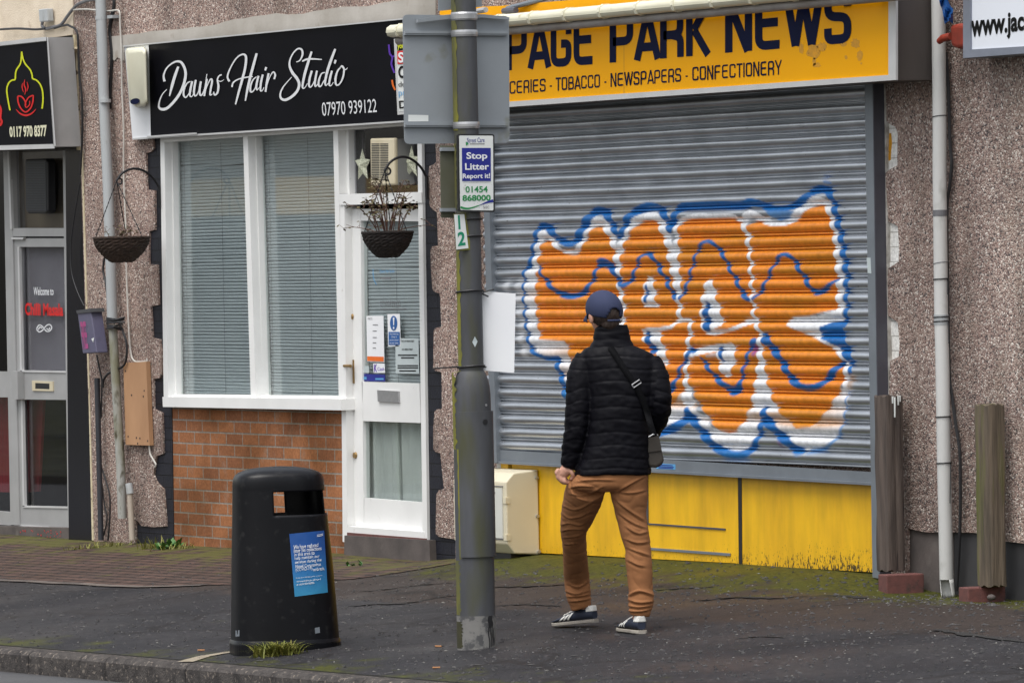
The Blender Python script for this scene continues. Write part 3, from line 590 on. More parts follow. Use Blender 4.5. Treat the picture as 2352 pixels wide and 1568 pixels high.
# extractor fan and stars in the transom light
fan = thing('extractor_fan', 'cream extractor fan set in the light above the salon door', 'fan', W(877, 372, .03))
MB().slab([(906, 320), (913, 319), (915, 424), (907, 425)], .02, .13).build('housing', 'fan_body', fan)
fp = bevel(MB().slab([(849.5, 318), (905, 317), (906, 425), (851, 427)], .045, .03).build('grille', 'fan_cream', fan), .01)
sl_ = MB()
for r_ in range(22):
    for c_ in range(2):
        y_ = 330 + r_ * 3.9; x0_ = 853 + c_ * 20; sl_.slab(bar(x0_, y_, x0_ + 18.5, y_ + 2.1), .0465, .001)
sl_.build('slot', 'black_pl', fp)
def star(cx_, cy_, t_, label):
    mb = MB(); fr = []; p0 = W(cx_, cy_, t_)
    for k in range(10):
        a_ = math.pi / 2 + k * math.pi / 5; r_ = .104 if k % 2 == 0 else .050; fr.append(p0 + np.array([r_ * math.cos(a_), 0, r_ * math.sin(a_) * 1.0]))
    n_ = 10; ctr = [p0 + np.array([0, -.03, 0]), p0 + np.array([0, .03, 0])]
    mb.add(fr + ctr, [[k, (k + 1) % n_, 10] for k in range(n_)] + [[(k + 1) % n_, k, 11] for k in range(n_)])
    o = mb.build('hanging_star', 'star'); tag(o, label, 'star ornament', 'stars hanging in the transom light')
    MB().tube([p0 + np.array([0, 0, .1]), p0 + np.array([0, 0, .19])], .0015, 5).build('thread', 'cable_g', o); return o
star(833, 380, -.055, 'glittery white star hanging by the left side of the cream fan'); star(946, 374, -.055, 'glittery white star hanging behind the curved basket bracket')
# salon fascia
def tilt(x, y): return float(np.interp(y + .064 * (x - 300), [105, 320], [.112, .062]))
sq = [(285, 107), (935, 43.5), (1010, 36), (1010, 272), (930, 278.5), (304, 319)]
fas = thing('salon_sign', 'black fascia with white script and a white end panel', 'shop sign', W(600, 190, .08))
MB().slab(sq, 0, .06, [tilt(*p) for p in sq]).build('panel', 'signblack', fas)
un = lambda x, y, e=.002: W(x, y, tilt(x, y) + e)
MB().prism([un(*p, .003) for p in [(286, 109), (341.5, 103.5), (346.5, 315.5), (304, 318)]], [un(*p, .0005) for p in [(286, 109), (341.5, 103.5), (346.5, 315.5), (304, 318)]]).build('end_panel', 'white_b', fas)
mb = MB()
for q in ([(283, 105), (935, 41.5), (935, 44.5), (283, 108.5)], [(303, 317.5), (930, 277), (930, 281), (304, 321.5)]): mb.prism([un(*p, .012) for p in q], [un(*p, -.05) for p in q])
mb.prism([un(*p, .02) for p in [(338, 312.5), (452, 304.5), (452, 308.5), (338, 317)]], [un(*p, 0) for p in [(338, 312.5), (452, 304.5), (452, 308.5), (338, 317)]])
mb.build('trim', 'alu_light', fas)
S = lambda p: (258.4 + p[0] * .29296, p[1] * .29296)
tx = MB(); unl = lambda x, y: W(x, y, tilt(x, y) + .003)
sc = [([(516, 524), (492, 590), (468, 670), (447, 755)], [5, 6.5, 6.5, 2.5]),
 ([(408, 640), (402, 590), (430, 530), (490, 487), (540, 492), (572, 560), (565, 640), (530, 730), (480, 800), (430, 848), (388, 858), (364, 840), (370, 790), (392, 740), (426, 702)], [6, 4, 3.2, 4.5, 6, 6, 6, 6, 6, 6.5, 5, 3.5, 2.5, 1.5]),
 ([(612, 640), (585, 655), (562, 700), (558, 745), (575, 765), (602, 730), (622, 660)], [2, 3, 4, 4.5, 3, 2, 2]), ([(626, 638), (610, 710), (608, 750), (622, 758), (642, 728)], [4.5, 5, 4, 2, 1.5]),
 ([(654, 628), (642, 690), (640, 740), (656, 752), (676, 715), (694, 645)], [4.5, 5, 4.5, 3, 2, 2]), ([(694, 640), (684, 702), (688, 745), (704, 742), (724, 690), (738, 600), (741, 582)], [4.5, 5, 4, 3, 2, 2, 1.5]),
 ([(742, 620), (730, 690), (720, 755)], [4, 5, 4]), ([(722, 740), (745, 670), (770, 622), (782, 636), (772, 695), (766, 745), (786, 738)], [1.5, 2, 3, 4.5, 4.5, 3.5, 1.5]),
 ([(858, 588), (838, 596), (824, 626), (832, 676), (824, 728), (802, 746), (794, 722)], [3, 3, 3.5, 5, 4.5, 3.5, 3]), ([(826, 632), (850, 640), (876, 626)], [1.5, 2, 1]),
 ([(918, 640), (903, 600), (928, 530), (975, 456), (1022, 428), (1048, 448), (1042, 530), (1020, 620), (992, 720), (966, 820)], [5, 4, 3, 3, 4, 5.5, 5.5, 5.5, 5, 3]),
 ([(1132, 420), (1110, 500), (1086, 590), (1062, 690), (1043, 792)], [5, 6, 6, 5.5, 3]), ([(938, 684), (950, 648), (992, 622), (1062, 606), (1102, 602)], [4, 3.5, 3, 3, 2]),
 ([(1132, 604), (1106, 625), (1086, 670), (1083, 715), (1100, 720), (1122, 688), (1142, 618)], [2, 3, 4, 4.5, 3, 2, 2]), ([(1147, 596), (1131, 668), (1134, 706), (1154, 686)], [4.5, 5, 3, 1.5]),
 ([(1178, 586), (1164, 650), (1160, 708), (1174, 712), (1188, 686)], [4.5, 5, 4, 2, 1.5]), ([(1206, 528), (1197, 554)], [5, 4]),
 ([(1224, 576), (1210, 650), (1200, 722)], [4.5, 5, 4]), ([(1206, 690), (1232, 610), (1260, 566), (1276, 588), (1268, 622)], [1.5, 2, 3, 4.5, 4]),
 ([(1442, 488), (1470, 474), (1490, 430), (1484, 392), (1454, 384), (1418, 418), (1392, 472), (1390, 522), (1412, 572), (1448, 618), (1464, 662), (1450, 712), (1408, 758), (1358, 784), (1324, 774), (1316, 738), (1336, 688), (1376, 638), (1406, 606)], [2, 3, 4.5, 4.5, 3.5, 3, 3.5, 5, 6.5, 6.5, 6, 6, 6, 6, 5, 4, 3, 2, 1.5]),
 ([(1562, 406), (1532, 500), (1506, 590), (1490, 680), (1506, 692), (1530, 655)], [4.5, 6, 6, 4.5, 2, 1.5]), ([(1488, 482), (1540, 464), (1642, 468)], [3.5, 4.5, 2]),
 ([(1564, 556), (1546, 620), (1542, 672), (1558, 682), (1582, 640), (1602, 566)], [4.5, 5, 4.5, 3, 2, 2]), ([(1604, 556), (1589, 640), (1592, 680), (1614, 655)], [4.5, 5, 3, 1.5]),
 ([(1668, 570), (1640, 580), (1620, 630), (1618, 672), (1636, 676), (1662, 628)], [2, 3, 4.5, 4.5, 3, 2]), ([(1748, 386), (1716, 470), (1686, 560), (1669, 640), (1675, 672), (1694, 652)], [4.5, 6, 6, 5, 3, 1.5]),
 ([(1722, 556), (1706, 620), (1701, 666), (1716, 672), (1734, 646)], [4.5, 5, 4, 2, 1.5]), ([(1752, 472), (1743, 500)], [5, 4]),
 ([(1792, 528), (1766, 560), (1750, 620), (1756, 666), (1782, 660), (1808, 610), (1817, 545), (1800, 518), (1782, 540)], [3, 4, 5, 4, 3, 4, 4, 3, 2]), ([(1800, 524), (1826, 548), (1846, 532)], [2, 2.5, 1])]
for pts, wd in sc: ribbon(tx, [S(p) for p in pts], wd, unl)
write(tx, '07970 939122', [(738.5, 236), (864, 227.5), (865.5, 258), (740.5, 267)], unl)
tx.build('lettering', 'whitetx', fas)
mb = MB(); ribbon(mb, [(893, 103), (895, 122), (901, 133), (899, 148), (906, 168)], 4, unl); ribbon(mb, [(901, 131), (908, 128)], 3.5, unl); mb.build('purple_motif', 'purpletx', fas)
mb = MB(); ribbon(mb, [(900.5, 184), (903, 197), (908, 207)], 4, unl); mb.build('orange_motif', 'orangetx', fas)
# alarm box on the white end panel
ab = thing('alarm_box', 'cream alarm sounder on the white end of the black fascia', 'alarm', un(316, 200))
rings = []
for t_, s_ in ((.0, 1), (.05, 1), (.075, .9), (.085, .7)):
    q = [(288, 118), (292, 111), (330, 108), (337, 115), (341, 236), (334, 245), (312, 246), (297, 232)]; cx_, cy_ = 314, 178
    rings.append([W(cx_ + (x - cx_) * s_, cy_ + (y - cy_) * (s_ * .5 + .5), tilt(x, y) + .004 + t_) for x, y in q])
shade(bevel(MB().loft(rings).build('cover', 'cream_pl', ab), .012, 3), 50)
MB().sheet([W(310 + 10.5 * math.cos(a_) - 2 * math.sin(a_), 233 + 7 * math.sin(a_), tilt(310, 233) + .091) for a_ in np.linspace(0, 6.28, 20, endpoint=False)]).build('lens', 'navy', ab)
# poster board at the end of the fascia
pb = thing('poster_board', 'narrow framed newspaper board at the east end of the black fascia', 'poster board', W(940, 180, .13))
MB().slab([(904.5, 90), (996, 82), (1000, 256), (913, 264)], .135, .02).build('frame', 'alu_light', pb)
MB().slab([(911, 94), (990, 87), (994, 249), (916.5, 256)], .137, .002).build('sheet', 'whitesign', pb)
un = lambda x, y: W(x, y, .141); mb = MB(); mb.sheet([un(*p) for p in [(911.5, 97), (960, 93), (960, 112), (912, 117)]]); mb.build('lettering_ground', 'blacktx', pb)
mb = MB(); write(mb, 'your park', [(912.5, 100), (955, 96), (955, 113), (913, 116)], lambda x, y: W(x, y, .143), .02); mb.build('lettering', 'limetx', pb)
mb = MB(); mb.sheet([un(*p) for p in [(912, 118), (975, 113), (976, 143), (913, 148)]]); mb.build('red_ground', 'redtx', pb)
mb = MB(); write(mb, 'SUN', [(914, 121), (968, 116), (969, 141), (915, 145)], lambda x, y: W(x, y, .143), .03); mb.build('lettering', 'whitetx', pb)
mb = MB(); write(mb, 'OK', [(914, 152), (950, 149), (951, 178), (915, 181)], un, .03); write(mb, 'del has', [(915, 188), (960, 185), (960, 197), (915, 200)], un); write(mb, 'Deal', [(916, 232), (960, 228), (960, 246), (917, 250)], un, .02); mb.build('lettering', 'blacktx', pb)
mb = MB(); write(mb, 'prices', [(915, 207), (960, 204), (960, 222), (916, 225)], un); mb.build('lettering', 'skytx', pb)
# ================================================================== restaurant (left)
rest = thing('restaurant_building', 'restaurant front with grey aluminium door and black tiled pilaster', 'building', W(60, 1225, 0))
MB().slab([(-140, -60), (167, -60), (168, 80), (140, 84), (70, 92), (0, 100), (-140, 112)], 0.0, .12).build('wall', 'cream_wall', rest)
MB().slab([(-700, -80), (-138, -60), (-120, 1235), (-700, 1200)], 0.0, .12).build('wall', 'cream_wall', rest)
MB().slab([(-140, 70), (170, 70), (186, 345), (-140, 350)], -.02, .1).build('lintel', 'tile', rest)
MB().slab([(-140, 124), (-140, 138), (0, 132), (70, 127), (160, 122), (166, 112), (160, 108), (80, 113), (0, 119)], .055, .06).build('cornice', 'cream_trim', rest)
MB().slab([(167, 80), (172, 80), (183, 345), (176, 345)], .012, .06).build('cornice_return', 'cream_trim', rest)
MB().slab([(150, 335), (187, 335), (216, 1246), (158, 1246)], -.03, .1).build('pilaster', 'tile', rest)
MB().slab([(186, 345), (189.5, 345), (215, 1240), (211, 1240), (203, 900)], .004, .06).build('render_edge', 'cream_trim', rest)
MB().slab([(-140, 1205), (166, 1212), (168, 1246), (-140, 1230)], -.05, .3).build('threshold', 'concrete', rest)
mb = MB()
for i in range(26): x_ = R.uniform(40, 142); y_ = R.uniform(1216, 1232); mb.sheet([W(x_ + a_, y_ + b_, -.048) for a_, b_ in ((0, 0), (R.uniform(.5, 2), -.5), (R.uniform(.5, 2), R.uniform(1, 5)), (0, R.uniform(1, 4)))])
mb.build('red_paint_flakes', 'redtx', rest)
tr_ = -.12
fr = MB()
fr.slab([(7, 335), (24, 335), (45, 1205), (24, 1205)], tr_, .06); fr.slab([(144, 335), (153, 335), (168.5, 1214), (156, 1214)], tr_, .06)
fr.slab([(21, 524), (148, 524), (149, 543), (22, 543)], tr_ - .002, .056); fr.slab([(-60, 335), (150, 335), (150, 343), (-60, 343)], tr_ + .004, .06)
fr.slab([(-60, 1170), (25, 1176), (25, 1206), (-60, 1202)], tr_ - .002, .05); fr.slab([(-60, 853), (21, 853), (22, 912), (-60, 912)], tr_ - .004, .05)
fb = fr.build('shopfront', 'alu', rest)
MB().slab([(16, 335), (20, 335), (27, 526), (23, 526)], tr_ + .01, .02).build('glazing_bead', 'alu_light', fb)
dr = MB(); t2 = tr_ - .012
dr.slab([(24, 547), (44, 547), (52, 1205), (32, 1203)], t2, .045); dr.slab([(148, 547), (153, 547), (165, 1212), (157, 1212)], t2, .045)
dr.slab([(40, 547), (150, 547), (150, 567), (40, 567)], t2 - .001, .043); dr.slab([(45, 852), (157, 854), (158, 918), (46, 917)], t2 - .001, .043); dr.slab([(50, 1161), (158, 1163), (159, 1214), (50, 1206)], t2 - .001, .043)
rd = dr.build('door', 'alu', rest)
mb = MB()
for q in ([(40, 567), (43.5, 567), (50, 853), (46, 853)], [(44, 850), (156, 852), (156, 856), (44, 854)], [(47.5, 917), (51, 917), (56, 1163), (52, 1163)], [(52, 1160.5), (158, 1163), (158, 1167), (52, 1165)], [(32, 1203), (160, 1213), (160, 1217), (32, 1206)]): mb.slab(q, t2 + .006, .02)
mb.build('glazing_bead', 'alu_light', rd)
for q in ([(40, 560), (152, 560), (158, 860), (46, 860)], [(46, 910), (160, 912), (162, 1170), (52, 1170)]): MB().slab(q, t2 - .03, .004).build('pane', 'glass_d', rd)
MB().slab([(20, 343), (148, 343), (150, 526), (24, 526)], tr_ - .04, .004).build('pane', 'glass_d', fb); MB().slab([(-60, 343), (8, 343), (30, 1180), (-60, 1180)], tr_ - .04, .004).build('pane', 'glass_d', fb)
MB().slab([(26, 852), (40, 853), (41, 917), (27, 916)], t2 + .05, .05).build('push_plate', 'alu', rd)
MB().slab([(73, 874), (121, 876), (121.5, 898), (74, 897)], t2 + .008, .01).build('letterbox', 'fan_cream', rd); MB().slab([(81, 879), (113, 880.5), (113, 893), (81, 892)], t2 + .0095, .002).build('letter_slot', 'black_pl', rd)
MB().slab([(25, 545), (54, 545), (52, 550), (26, 550)], t2 + .02, .02).build('door_closer', 'alu_light', rd)
room(-10, -6.12, -.1, 2.6, -.19, -1.6, rest)
MB().slab([(57, 565), (152, 565), (158, 856), (60, 856)], t2 - .06, .01).build('blind', MAT('grey_door_blind', (.36, .36, .375), (.25, .245, .255), .8, scale=1.5), rest)
MB().slab([(52, 905), (100, 905), (88, 1128), (60, 1130)], t2 - .12, .02).build('curtain', 'curtain', rest); MB().slab([(-60, 905), (20, 905), (24, 1130), (-60, 1128)], t2 - .12, .02).build('curtain', 'curtain', rest)
MB().slab([(26, 343), (150, 343), (152, 526), (28, 526)], tr_ - .11, .02).build('back_panel', MAT('dim_tan_panel', (.34, .28, .17), (.20, .17, .12), .8, scale=3), rest)
tx = MB(); un = lambda x, y: W(x, y, t2 - .028)
write(tx, 'Welcome to', [(77, 659), (123, 660), (123, 678), (77, 678)], un, .015)
for pts in ([(84, 755), (90, 746), (98, 750), (106, 760), (114, 760), (119, 752), (114, 745), (106, 748), (98, 758), (90, 762), (84, 756)], [(88, 757), (92, 751), (97, 754)], [(107, 754), (112, 757), (115, 752)]): ribbon(tx, pts, 2.2, un)
tx.build('lettering', 'whitetx', rd)
tx = MB(); write(tx, 'Chilli Masala', [(57, 695), (145, 697), (145, 726), (58, 724)], un, .035); tx.build('lettering', 'redtx', rd)
vf = thing('extractor_fan', 'black louvred fan in the light above the restaurant door', 'fan', W(85, 430, tr_))
bevel(MB().slab([(57, 366), (104, 364), (108, 372), (109, 486), (104, 491), (64, 491), (58, 482)], tr_ + .03, .07).build('housing', 'black_pl', vf), .012, 3)
mb = MB()
for i in range(20): mb.slab(bar(58 + i * .15, 372 + i * 5.7, 104 + i * .1, 375 + i * 5.7), tr_ + .036, .008)
mb.build('louvre', 'conduit', vf)
# restaurant fascia
def tilt2(x, y): return float(np.interp(y, [90, 340], [.235, .195]))
rs_ = thing('restaurant_sign', 'black lightbox with yellow arch and red cup emblem', 'shop sign', W(60, 215, .2))
q = [(-140, 112), (109, 86), (127, 337), (-140, 352)]; MB().slab(q, 0, .19, [tilt2(*p) for p in q]).build('box', 'alu', rs_)
un = lambda x, y, e=.002: W(x, y, tilt2(x, y) + e)
q = [(-140, 122), (106.5, 96), (122, 332), (-140, 340)]; MB().prism([un(*p, .003) for p in q], [un(*p, .001) for p in q]).build('panel', 'signblack', rs_)
mb = MB()
for q in ([(-140, 112), (106, 85), (106.5, 94), (-140, 121)], [(-140, 338), (122, 331), (126, 341), (-140, 349)], [(107.5, 86), (110.5, 86), (128, 336), (124.5, 336)]): mb.prism([un(*p, .015) for p in q], [un(*p, -.004) for p in q])
mb.build('frame', 'alu_light', rs_)
Z1 = lambda p: (p[0] * .2563, p[1] * .2563); unl = lambda x, y: W(x, y, tilt2(x, y) + .005)
mb = MB(); ribbon(mb, [Z1(p) for p in [(90, 990), (68, 870), (62, 800), (80, 745), (110, 720), (136, 712), (140, 660), (150, 625), (182, 575), (192, 520), (195, 465)]], 3.4, unl)
ribbon(mb, [Z1(p) for p in [(195, 465), (208, 530), (228, 575), (270, 625), (288, 670), (294, 705), (330, 722), (362, 760), (382, 820), (386, 900), (378, 975)]], 3.4, unl); mb.build('arch_emblem', 'limetx', rs_)
mb = MB()
for pts, wd in (([(160, 865), (165, 920), (190, 975), (232, 1005), (275, 970), (295, 915), (300, 855)], 3.4), ([(160, 862), (195, 868), (225, 905), (232, 945)], 3.4), ([(300, 855), (262, 872), (238, 905), (228, 940), (234, 965)], 3), ([(268, 905), (266, 940), (238, 968)], 2.4), ([(145, 980), (185, 1020), (235, 1035), (285, 1018), (325, 978)], [1, 3.4, 4.4, 3.4, 1]),
    ([(225, 715), (218, 760), (232, 800), (224, 850)], [1, 3, 3, 1]), ([(205, 745), (200, 780), (212, 828)], [1, 2.6, 1]), ([(244, 735), (254, 780), (242, 822)], [1, 2.6, 1])): ribbon(mb, [Z1(p) for p in pts], wd, unl)
mb.build('cup_emblem', 'redtx', rs_)
mb = MB(); ribbon(mb, [(-3, 240), (2, 252), (1, 270), (4, 280), (0, 288), (-6, 282)], 5, unl); mb.build('lettering', 'redtx', rs_)
mb = MB(); write(mb, '0117 970 8377', [(21, 291), (107, 287), (107.5, 314), (22.5, 316)], unl, .04); mb.build('lettering', 'creamtx', rs_)
# junction box and cables above
jb = bevel(MB().slab([(88, 22), (107, 20), (108.5, 49), (90, 51)], .06, .05).build('junction_box', 'pipe'), .006); tag(jb, 'small grey box on the cream wall above the restaurant sign', 'junction box')
def cable(pts, t_, r_, mat, label, cat='cable', name='cable', group=None):
    P = [W(p[0], p[1], p[2] if len(p) > 2 else t_) for p in pts]; P = smoothpath(P, 5)
    o = MB().tube(P, r_, 7).build(name, mat, smooth=True); return tag(o, label, cat, group)
cable([(98, 50), (97, 60), (105, 66), (122, 63), (140, 57), (156, 36), (167, 22), (180, 10), (205, 1), (226, -1)], .02, .011, 'cable_g', 'grey cable bundle rising from the junction box towards the pipe')
cable([(168, 23), (200, 22), (245, 26), (268, 24), (275, 30), (276, 60), (279, 120), (280, 200), (284, 300), (284, 402), (289, 520), (290, 606), (296, 760), (301, 812), (308, 828), (320, 831), (335, 830), (338, 836), (342, 980), (343, 1020), (345, 1042), (352, 1055), (358, 1066), (356, 1072)], .02, .006, 'cable_w', 'thin white cable running down the pebbledash past the plywood board')
cable([(125, 65), (150, 58), (160, 60), (176, 72), (180, 110), (182, 170), (188, 225), (189, 300), (186, 370), (184, 402)], .025, .008, 'cable_b', 'black cable down the pebbledash edge beside the restaurant sign')
cable([(0, 68), (40, 66), (80, 68), (104, 66)], .03, .008, 'cable_b', 'sagging black cable along the top of the restaurant sign')
cable([(184, 420), (172, 490), (163, 560), (164, 620), (176, 665), (193, 702)], .01, .004, 'cable_b', 'thin black cable hanging over the black pilaster')
cable([(258, -20), (262, 10), (256, 40), (252, 70), (254, 90), (257, 130), (254, 180), (252, 250)], .01, .012, 'cable_b', 'black cable behind the upper grey drainpipe')
cable([(240, 592), (237, 620), (243, 650), (248, 690)], .03, .008, 'cable_b', 'short black cable looping under the left flower basket')
cable([(272, 735), (282, 760), (290, 785), (291, 815), (285, 838), (270, 848), (250, 857), (238, 872), (236, 890)], .05, .008, 'cable_b', 'black cable curling beside the plywood board')
cable([(222, 815), (227, 840), (233, 868), (234, 880), (232, 960)], .03, .006, 'cable_b', 'thin black cable below the purple box')
cable([(232, 1070), (245, 1110), (252, 1140), (252, 1190), (248, 1240)], .03, .006, 'cable_b', 'loose black cable near the foot of the mossy pipe')
cable([(234, 1110), (240, 1160), (246, 1190), (238, 1230)], .03, .005, 'cable_b', 'thin dark wire beside the black conduit foot')
# parcel box
pbx = thing('parcel_box', 'faded purple leaflet box with grey lid beside the pipe', 'leaflet box', W(200, 810, .1))
bd = bevel(MB().slab([(177.5, 718), (208, 714), (222, 810), (190, 812)], .15, .085).build('body', 'lilac', pbx), .006)
MB().slab([(175, 713), (208, 708), (209.5, 716.5), (176.5, 720)], .158, .10).build('lid', 'lid', pbx)
mb = MB(); un = lambda x, y: W(x, y, .152); write(mb, 'FREE', [(184, 739), (196, 738), (203, 800), (191, 802)], un, .02); mb.build('lettering', 'pinktx', pbx)
mb = MB(); mb.sheet([W(x, y, .1525) for x, y in [(214, 786), (209.5, 778), (216, 775)]]); mb.build('torn_patch', 'whitesign', bd)
o = MB().slab([(283, 833), (335.5, 830), (343.5, 1022.5), (288.6, 1021)], .035, .03).build('plywood_board', 'ply'); tag(o, 'orange plywood panel fixed to the pebbledash below the flower basket', 'board')
mb = MB()
for x_, y_ in ((287, 850), (301, 905), (328, 908), (293, 1000), (312, 1003), (320, 1004), (315, 1016), (330, 895), (338, 1010)): mb.slab(bar(x_, y_, x_ + 2, y_ + 4), .0365, .001)
mb.build('fixing_hole', 'black_pl', o)
o = MB().tube([W(223, 868, .05), W(232, 1240, .05)], .019, 10).build('conduit', 'conduit', smooth=True); tag(o, 'thick black plastic conduit standing against the pebbledash', 'conduit')
wp = thing('waste_pipe', 'short beige waste pipe with grey cap at the wall foot', 'pipe', W(302, 1236, .06))
MB().tube([W(298, 1128, .06), W(304, 1240, .06)], .02, 12).build('pipe', 'waste', wp, smooth=True); MB().tube([W(296, 1110, .06), W(299, 1134, .06)], .024, 12).build('cap', 'pipe', wp, smooth=True)
dp = thing('drainpipe', 'grey drainpipe with mossy lower length between restaurant and salon', 'drainpipe', W(281, 1190, .06), 'drainpipes on the pebbledash')
MB().tube([W(x, y, .065) for x, y in [(229, -60), (231, 0), (239, 240), (247, 402), (254, 600), (258, 735)]], .035, 16).build('pipe', 'pipe', dp, smooth=True)
MB().tube([W(x, y, .065) for x, y in [(259, 745), (262, 804), (277, 1070), (281, 1190)]], .030, 16).build('lower_pipe', 'rust', dp, smooth=True)
for (x, y), r_, m_ in (((232, 42), .0385, 'pipe'), ((242, 232), .037, 'pipe'), ((258.5, 737), .038, 'cable_b'), ((259.5, 753), .037, 'rust')):
    MB().tube([W(x - .1, y - 4, .065), W(x + .1, y + 4, .065)], r_, 16).build('collar', m_, dp)
MB().slab([(246, 36), (258, 35), (258, 42), (246, 43)], .05, .05).build('bracket', 'pipe', dp)
mb = MB()
for i in range(7): mb.tube([W(246 + R.uniform(-1, 1), 730 + i * 4, .10), W(262, 733 + i * 3.5 + R.uniform(-3, 3), .104), W(284 + R.uniform(-6, 4), 730 + i * 4 + R.uniform(-6, 6), .05)], .006, 6)
o = mb.build('cable_coil', 'cable_b', smooth=True); tag(o, 'tangle of black cable tied round the mossy pipe joint', 'cable')
# ================================================================== hanging baskets
def basket(c, r_, h_, wk, label, plants, chain_top, hooks=3):
    root = thing('hanging_basket', label, 'hanging basket', c + np.array([0, 0, -h_]), 'hanging baskets on brackets')
    mb = MB(); n_ = 40; rows = 15
    rings = []
    for i in range(rows + 1):
        u = i / rows; rr_ = r_ * (.36 + .64 * math.sin(u * math.pi / 2) ** .8) * (1 + (.018 if i % 2 else -.012))
        rings.append([c + np.array([rr_ * (1 + .035 * ((j + i) % 2)) * math.cos(2 * math.pi * j / n_), rr_ * (1 + .035 * ((j + i) % 2)) * math.sin(2 * math.pi * j / n_), -h_ + h_ * u + .004 * math.sin(j * 1.7 + i)]) for j in range(n_)])
    rings += [[c + np.array([.86 * r_ * math.cos(2 * math.pi * j / n_), .86 * r_ * math.sin(2 * math.pi * j / n_), -.01]) for j in range(n_)]]
    mb.loft(rings); mb.build('basket', wk, root)
    rim = MB()
    for k in range(3):
        rim.tube([c + np.array([(r_ * 1.02 + .004 * math.sin(q_ * 9 + k * 2)) * math.cos(q_), (r_ * 1.02) * math.sin(q_), .004 * math.cos(q_ * 9 + k * 2)]) for q_ in np.linspace(0, 6.283, 41)], .006, 6, False)
    rim.build('rim', wk, root)
    sb = MB(); m_ = []
    for i in range(7):
        rr_ = r_ * .9 * i / 6; m_.append([c + np.array([rr_ * math.cos(2 * math.pi * j / 24) + 1e-4, rr_ * math.sin(2 * math.pi * j / 24), .012 * mnoise.noise((rr_ * 30, j * .7, 1)) + .006]) for j in range(24)])
    sb.loft(m_, cap=False); sb.build('soil', 'soil', root)
    for k in range(hooks):
        a_ = 2 * math.pi * k / hooks + 2.5; e = c + np.array([r_ * math.cos(a_), r_ * math.sin(a_), 0]); ch = MB(); pts = [chain_top + (e - chain_top) * i / 26 for i in range(27)]
        ch.tube(pts, [.0022 if i % 2 else .0042 for i in range(27)], 5).build('chain', 'iron', root)
    st, lf = MB(), MB()
    def leaf(p, s_):
        a_ = R.uniform(0, 6.28); d_ = np.array([math.cos(a_), math.sin(a_), R.uniform(-.8, .3)]) * s_; e_ = np.cross(d_, [R.uniform(-1, 1), R.uniform(-1, 1), 1]); e_ = e_ / (np.linalg.norm(e_) + 1e-6) * s_ * .32
        lf.add([p, p + d_ * .5 + e_, p + d_, p + d_ * .5 - e_], [[0, 1, 2, 3]])
    for n__, up, spread, ls in plants:
        for i in range(n__):
            a_ = R.uniform(0, 6.28); out = spread * R.uniform(.3, 1); b0 = c + np.array([math.cos(a_), math.sin(a_), 0]) * R.uniform(0, .6) * r_
            hh = up * R.uniform(.5, 1); pts = [b0, b0 + np.array([math.cos(a_) * out * .3, math.sin(a_) * out * .3, hh * .55]), b0 + np.array([math.cos(a_) * out * .7, math.sin(a_) * out * .7, hh * .95]), b0 + np.array([math.cos(a_) * out, math.sin(a_) * out, hh * R.uniform(.72, 1.05)])]
            P = smoothpath(pts, 5); st.tube(P, list(np.linspace(.0034, .0013, len(P))), 5)
            for k in range(4, len(P)):
                for _ in range(2 if k > 8 else 1):
                    if R.random() < .50: leaf(P[k], ls * R.uniform(.6, 1.2))
                if R.random() < .35 and k > 6:
                    e = P[k] + np.array([R.uniform(-.05, .05), R.uniform(-.05, .05), R.uniform(0, .04)]); st.tube([P[k], e], .0012, 4); leaf(e, ls)
    st.build('stems', 'stem', root); lf.build('foliage', 'leaf', root); return root
def bracket(ptop, hook, wall, label):
    root = thing('basket_bracket', label, 'bracket', wall[-1], 'iron basket brackets')
    P = smoothpath(ptop, 7); MB().tube(P, .008, 8).build('arm', 'iron', root, smooth=True)
    MB().tube(wall, .010, 6).build('wall_bar', 'iron', root)
    cu_ = [hook + np.array([0, -.02 * math.cos(a_) + .018, .02 * math.sin(a_) - .004]) for a_ in np.linspace(0, 5.4, 14)]
    MB().tube(cu_, .006, 6).build('curl', 'iron', root, smooth=True)
def bracket_at(px_w, y_hi, y_lo, px_h, y_h, y_top, label):
    wx = W(px_w, y_hi, .012)[0]; z1 = W(px_w, y_lo, .012)[2]; 
    d_ = ray(px_h, y_h); s_ = (wx - CAM[0]) / d_[0]; hook = CAM + s_ * d_; t1 = -hook[1]
    ptop = []
    for u in np.linspace(0, 1, 11):
        t_ = .015 + (t1 - .015) * u; d2 = None
        pxx = px_w + (px_h - px_w) * u; base = W(px_w, y_hi, .012)[2] * (1 - u) + hook[2] * u
        ptop.append(np.array([wx, -t_, base]))
    zt_ = UX((px_w + px_h) / 2, y_top, wx)[2]
    for i, u in enumerate(np.linspace(0, 1, 11)): ptop[i][2] += (zt_ - (ptop[0][2] + hook[2]) / 2) * (1 - (2 * u - 1) ** 2) ** .8
    bracket(ptop, hook, [np.array([wx, -.014, ptop[0][2] + .01]), np.array([wx, -.014, z1])], label); return hook
hook = bracket_at(981, 408, 458, 884, 392, 361, 'black iron hoop bracket beside the salon door')
cpt = np.array([hook[0], hook[1], UX(890, 534, hook[0])[2]])
cpt = cpt + R0 * ((890 - proj(cpt)[0]) / 385)
basket(cpt, .148, .148, 'wicker', 'black wicker basket of dry twiggy plants in front of the salon door', [(17, .33, .17, .024), (8, .20, .24, .024), (3, .06, .36, .022)], hook)
hook = bracket_at(366, 430, 478, 268, 415, 388, 'black iron hoop bracket on the pebbledash left of the window')
cpt = np.array([hook[0], hook[1], UX(279, 546, hook[0])[2]]); cpt = cpt + R0 * ((279 - proj(cpt)[0]) / 352)
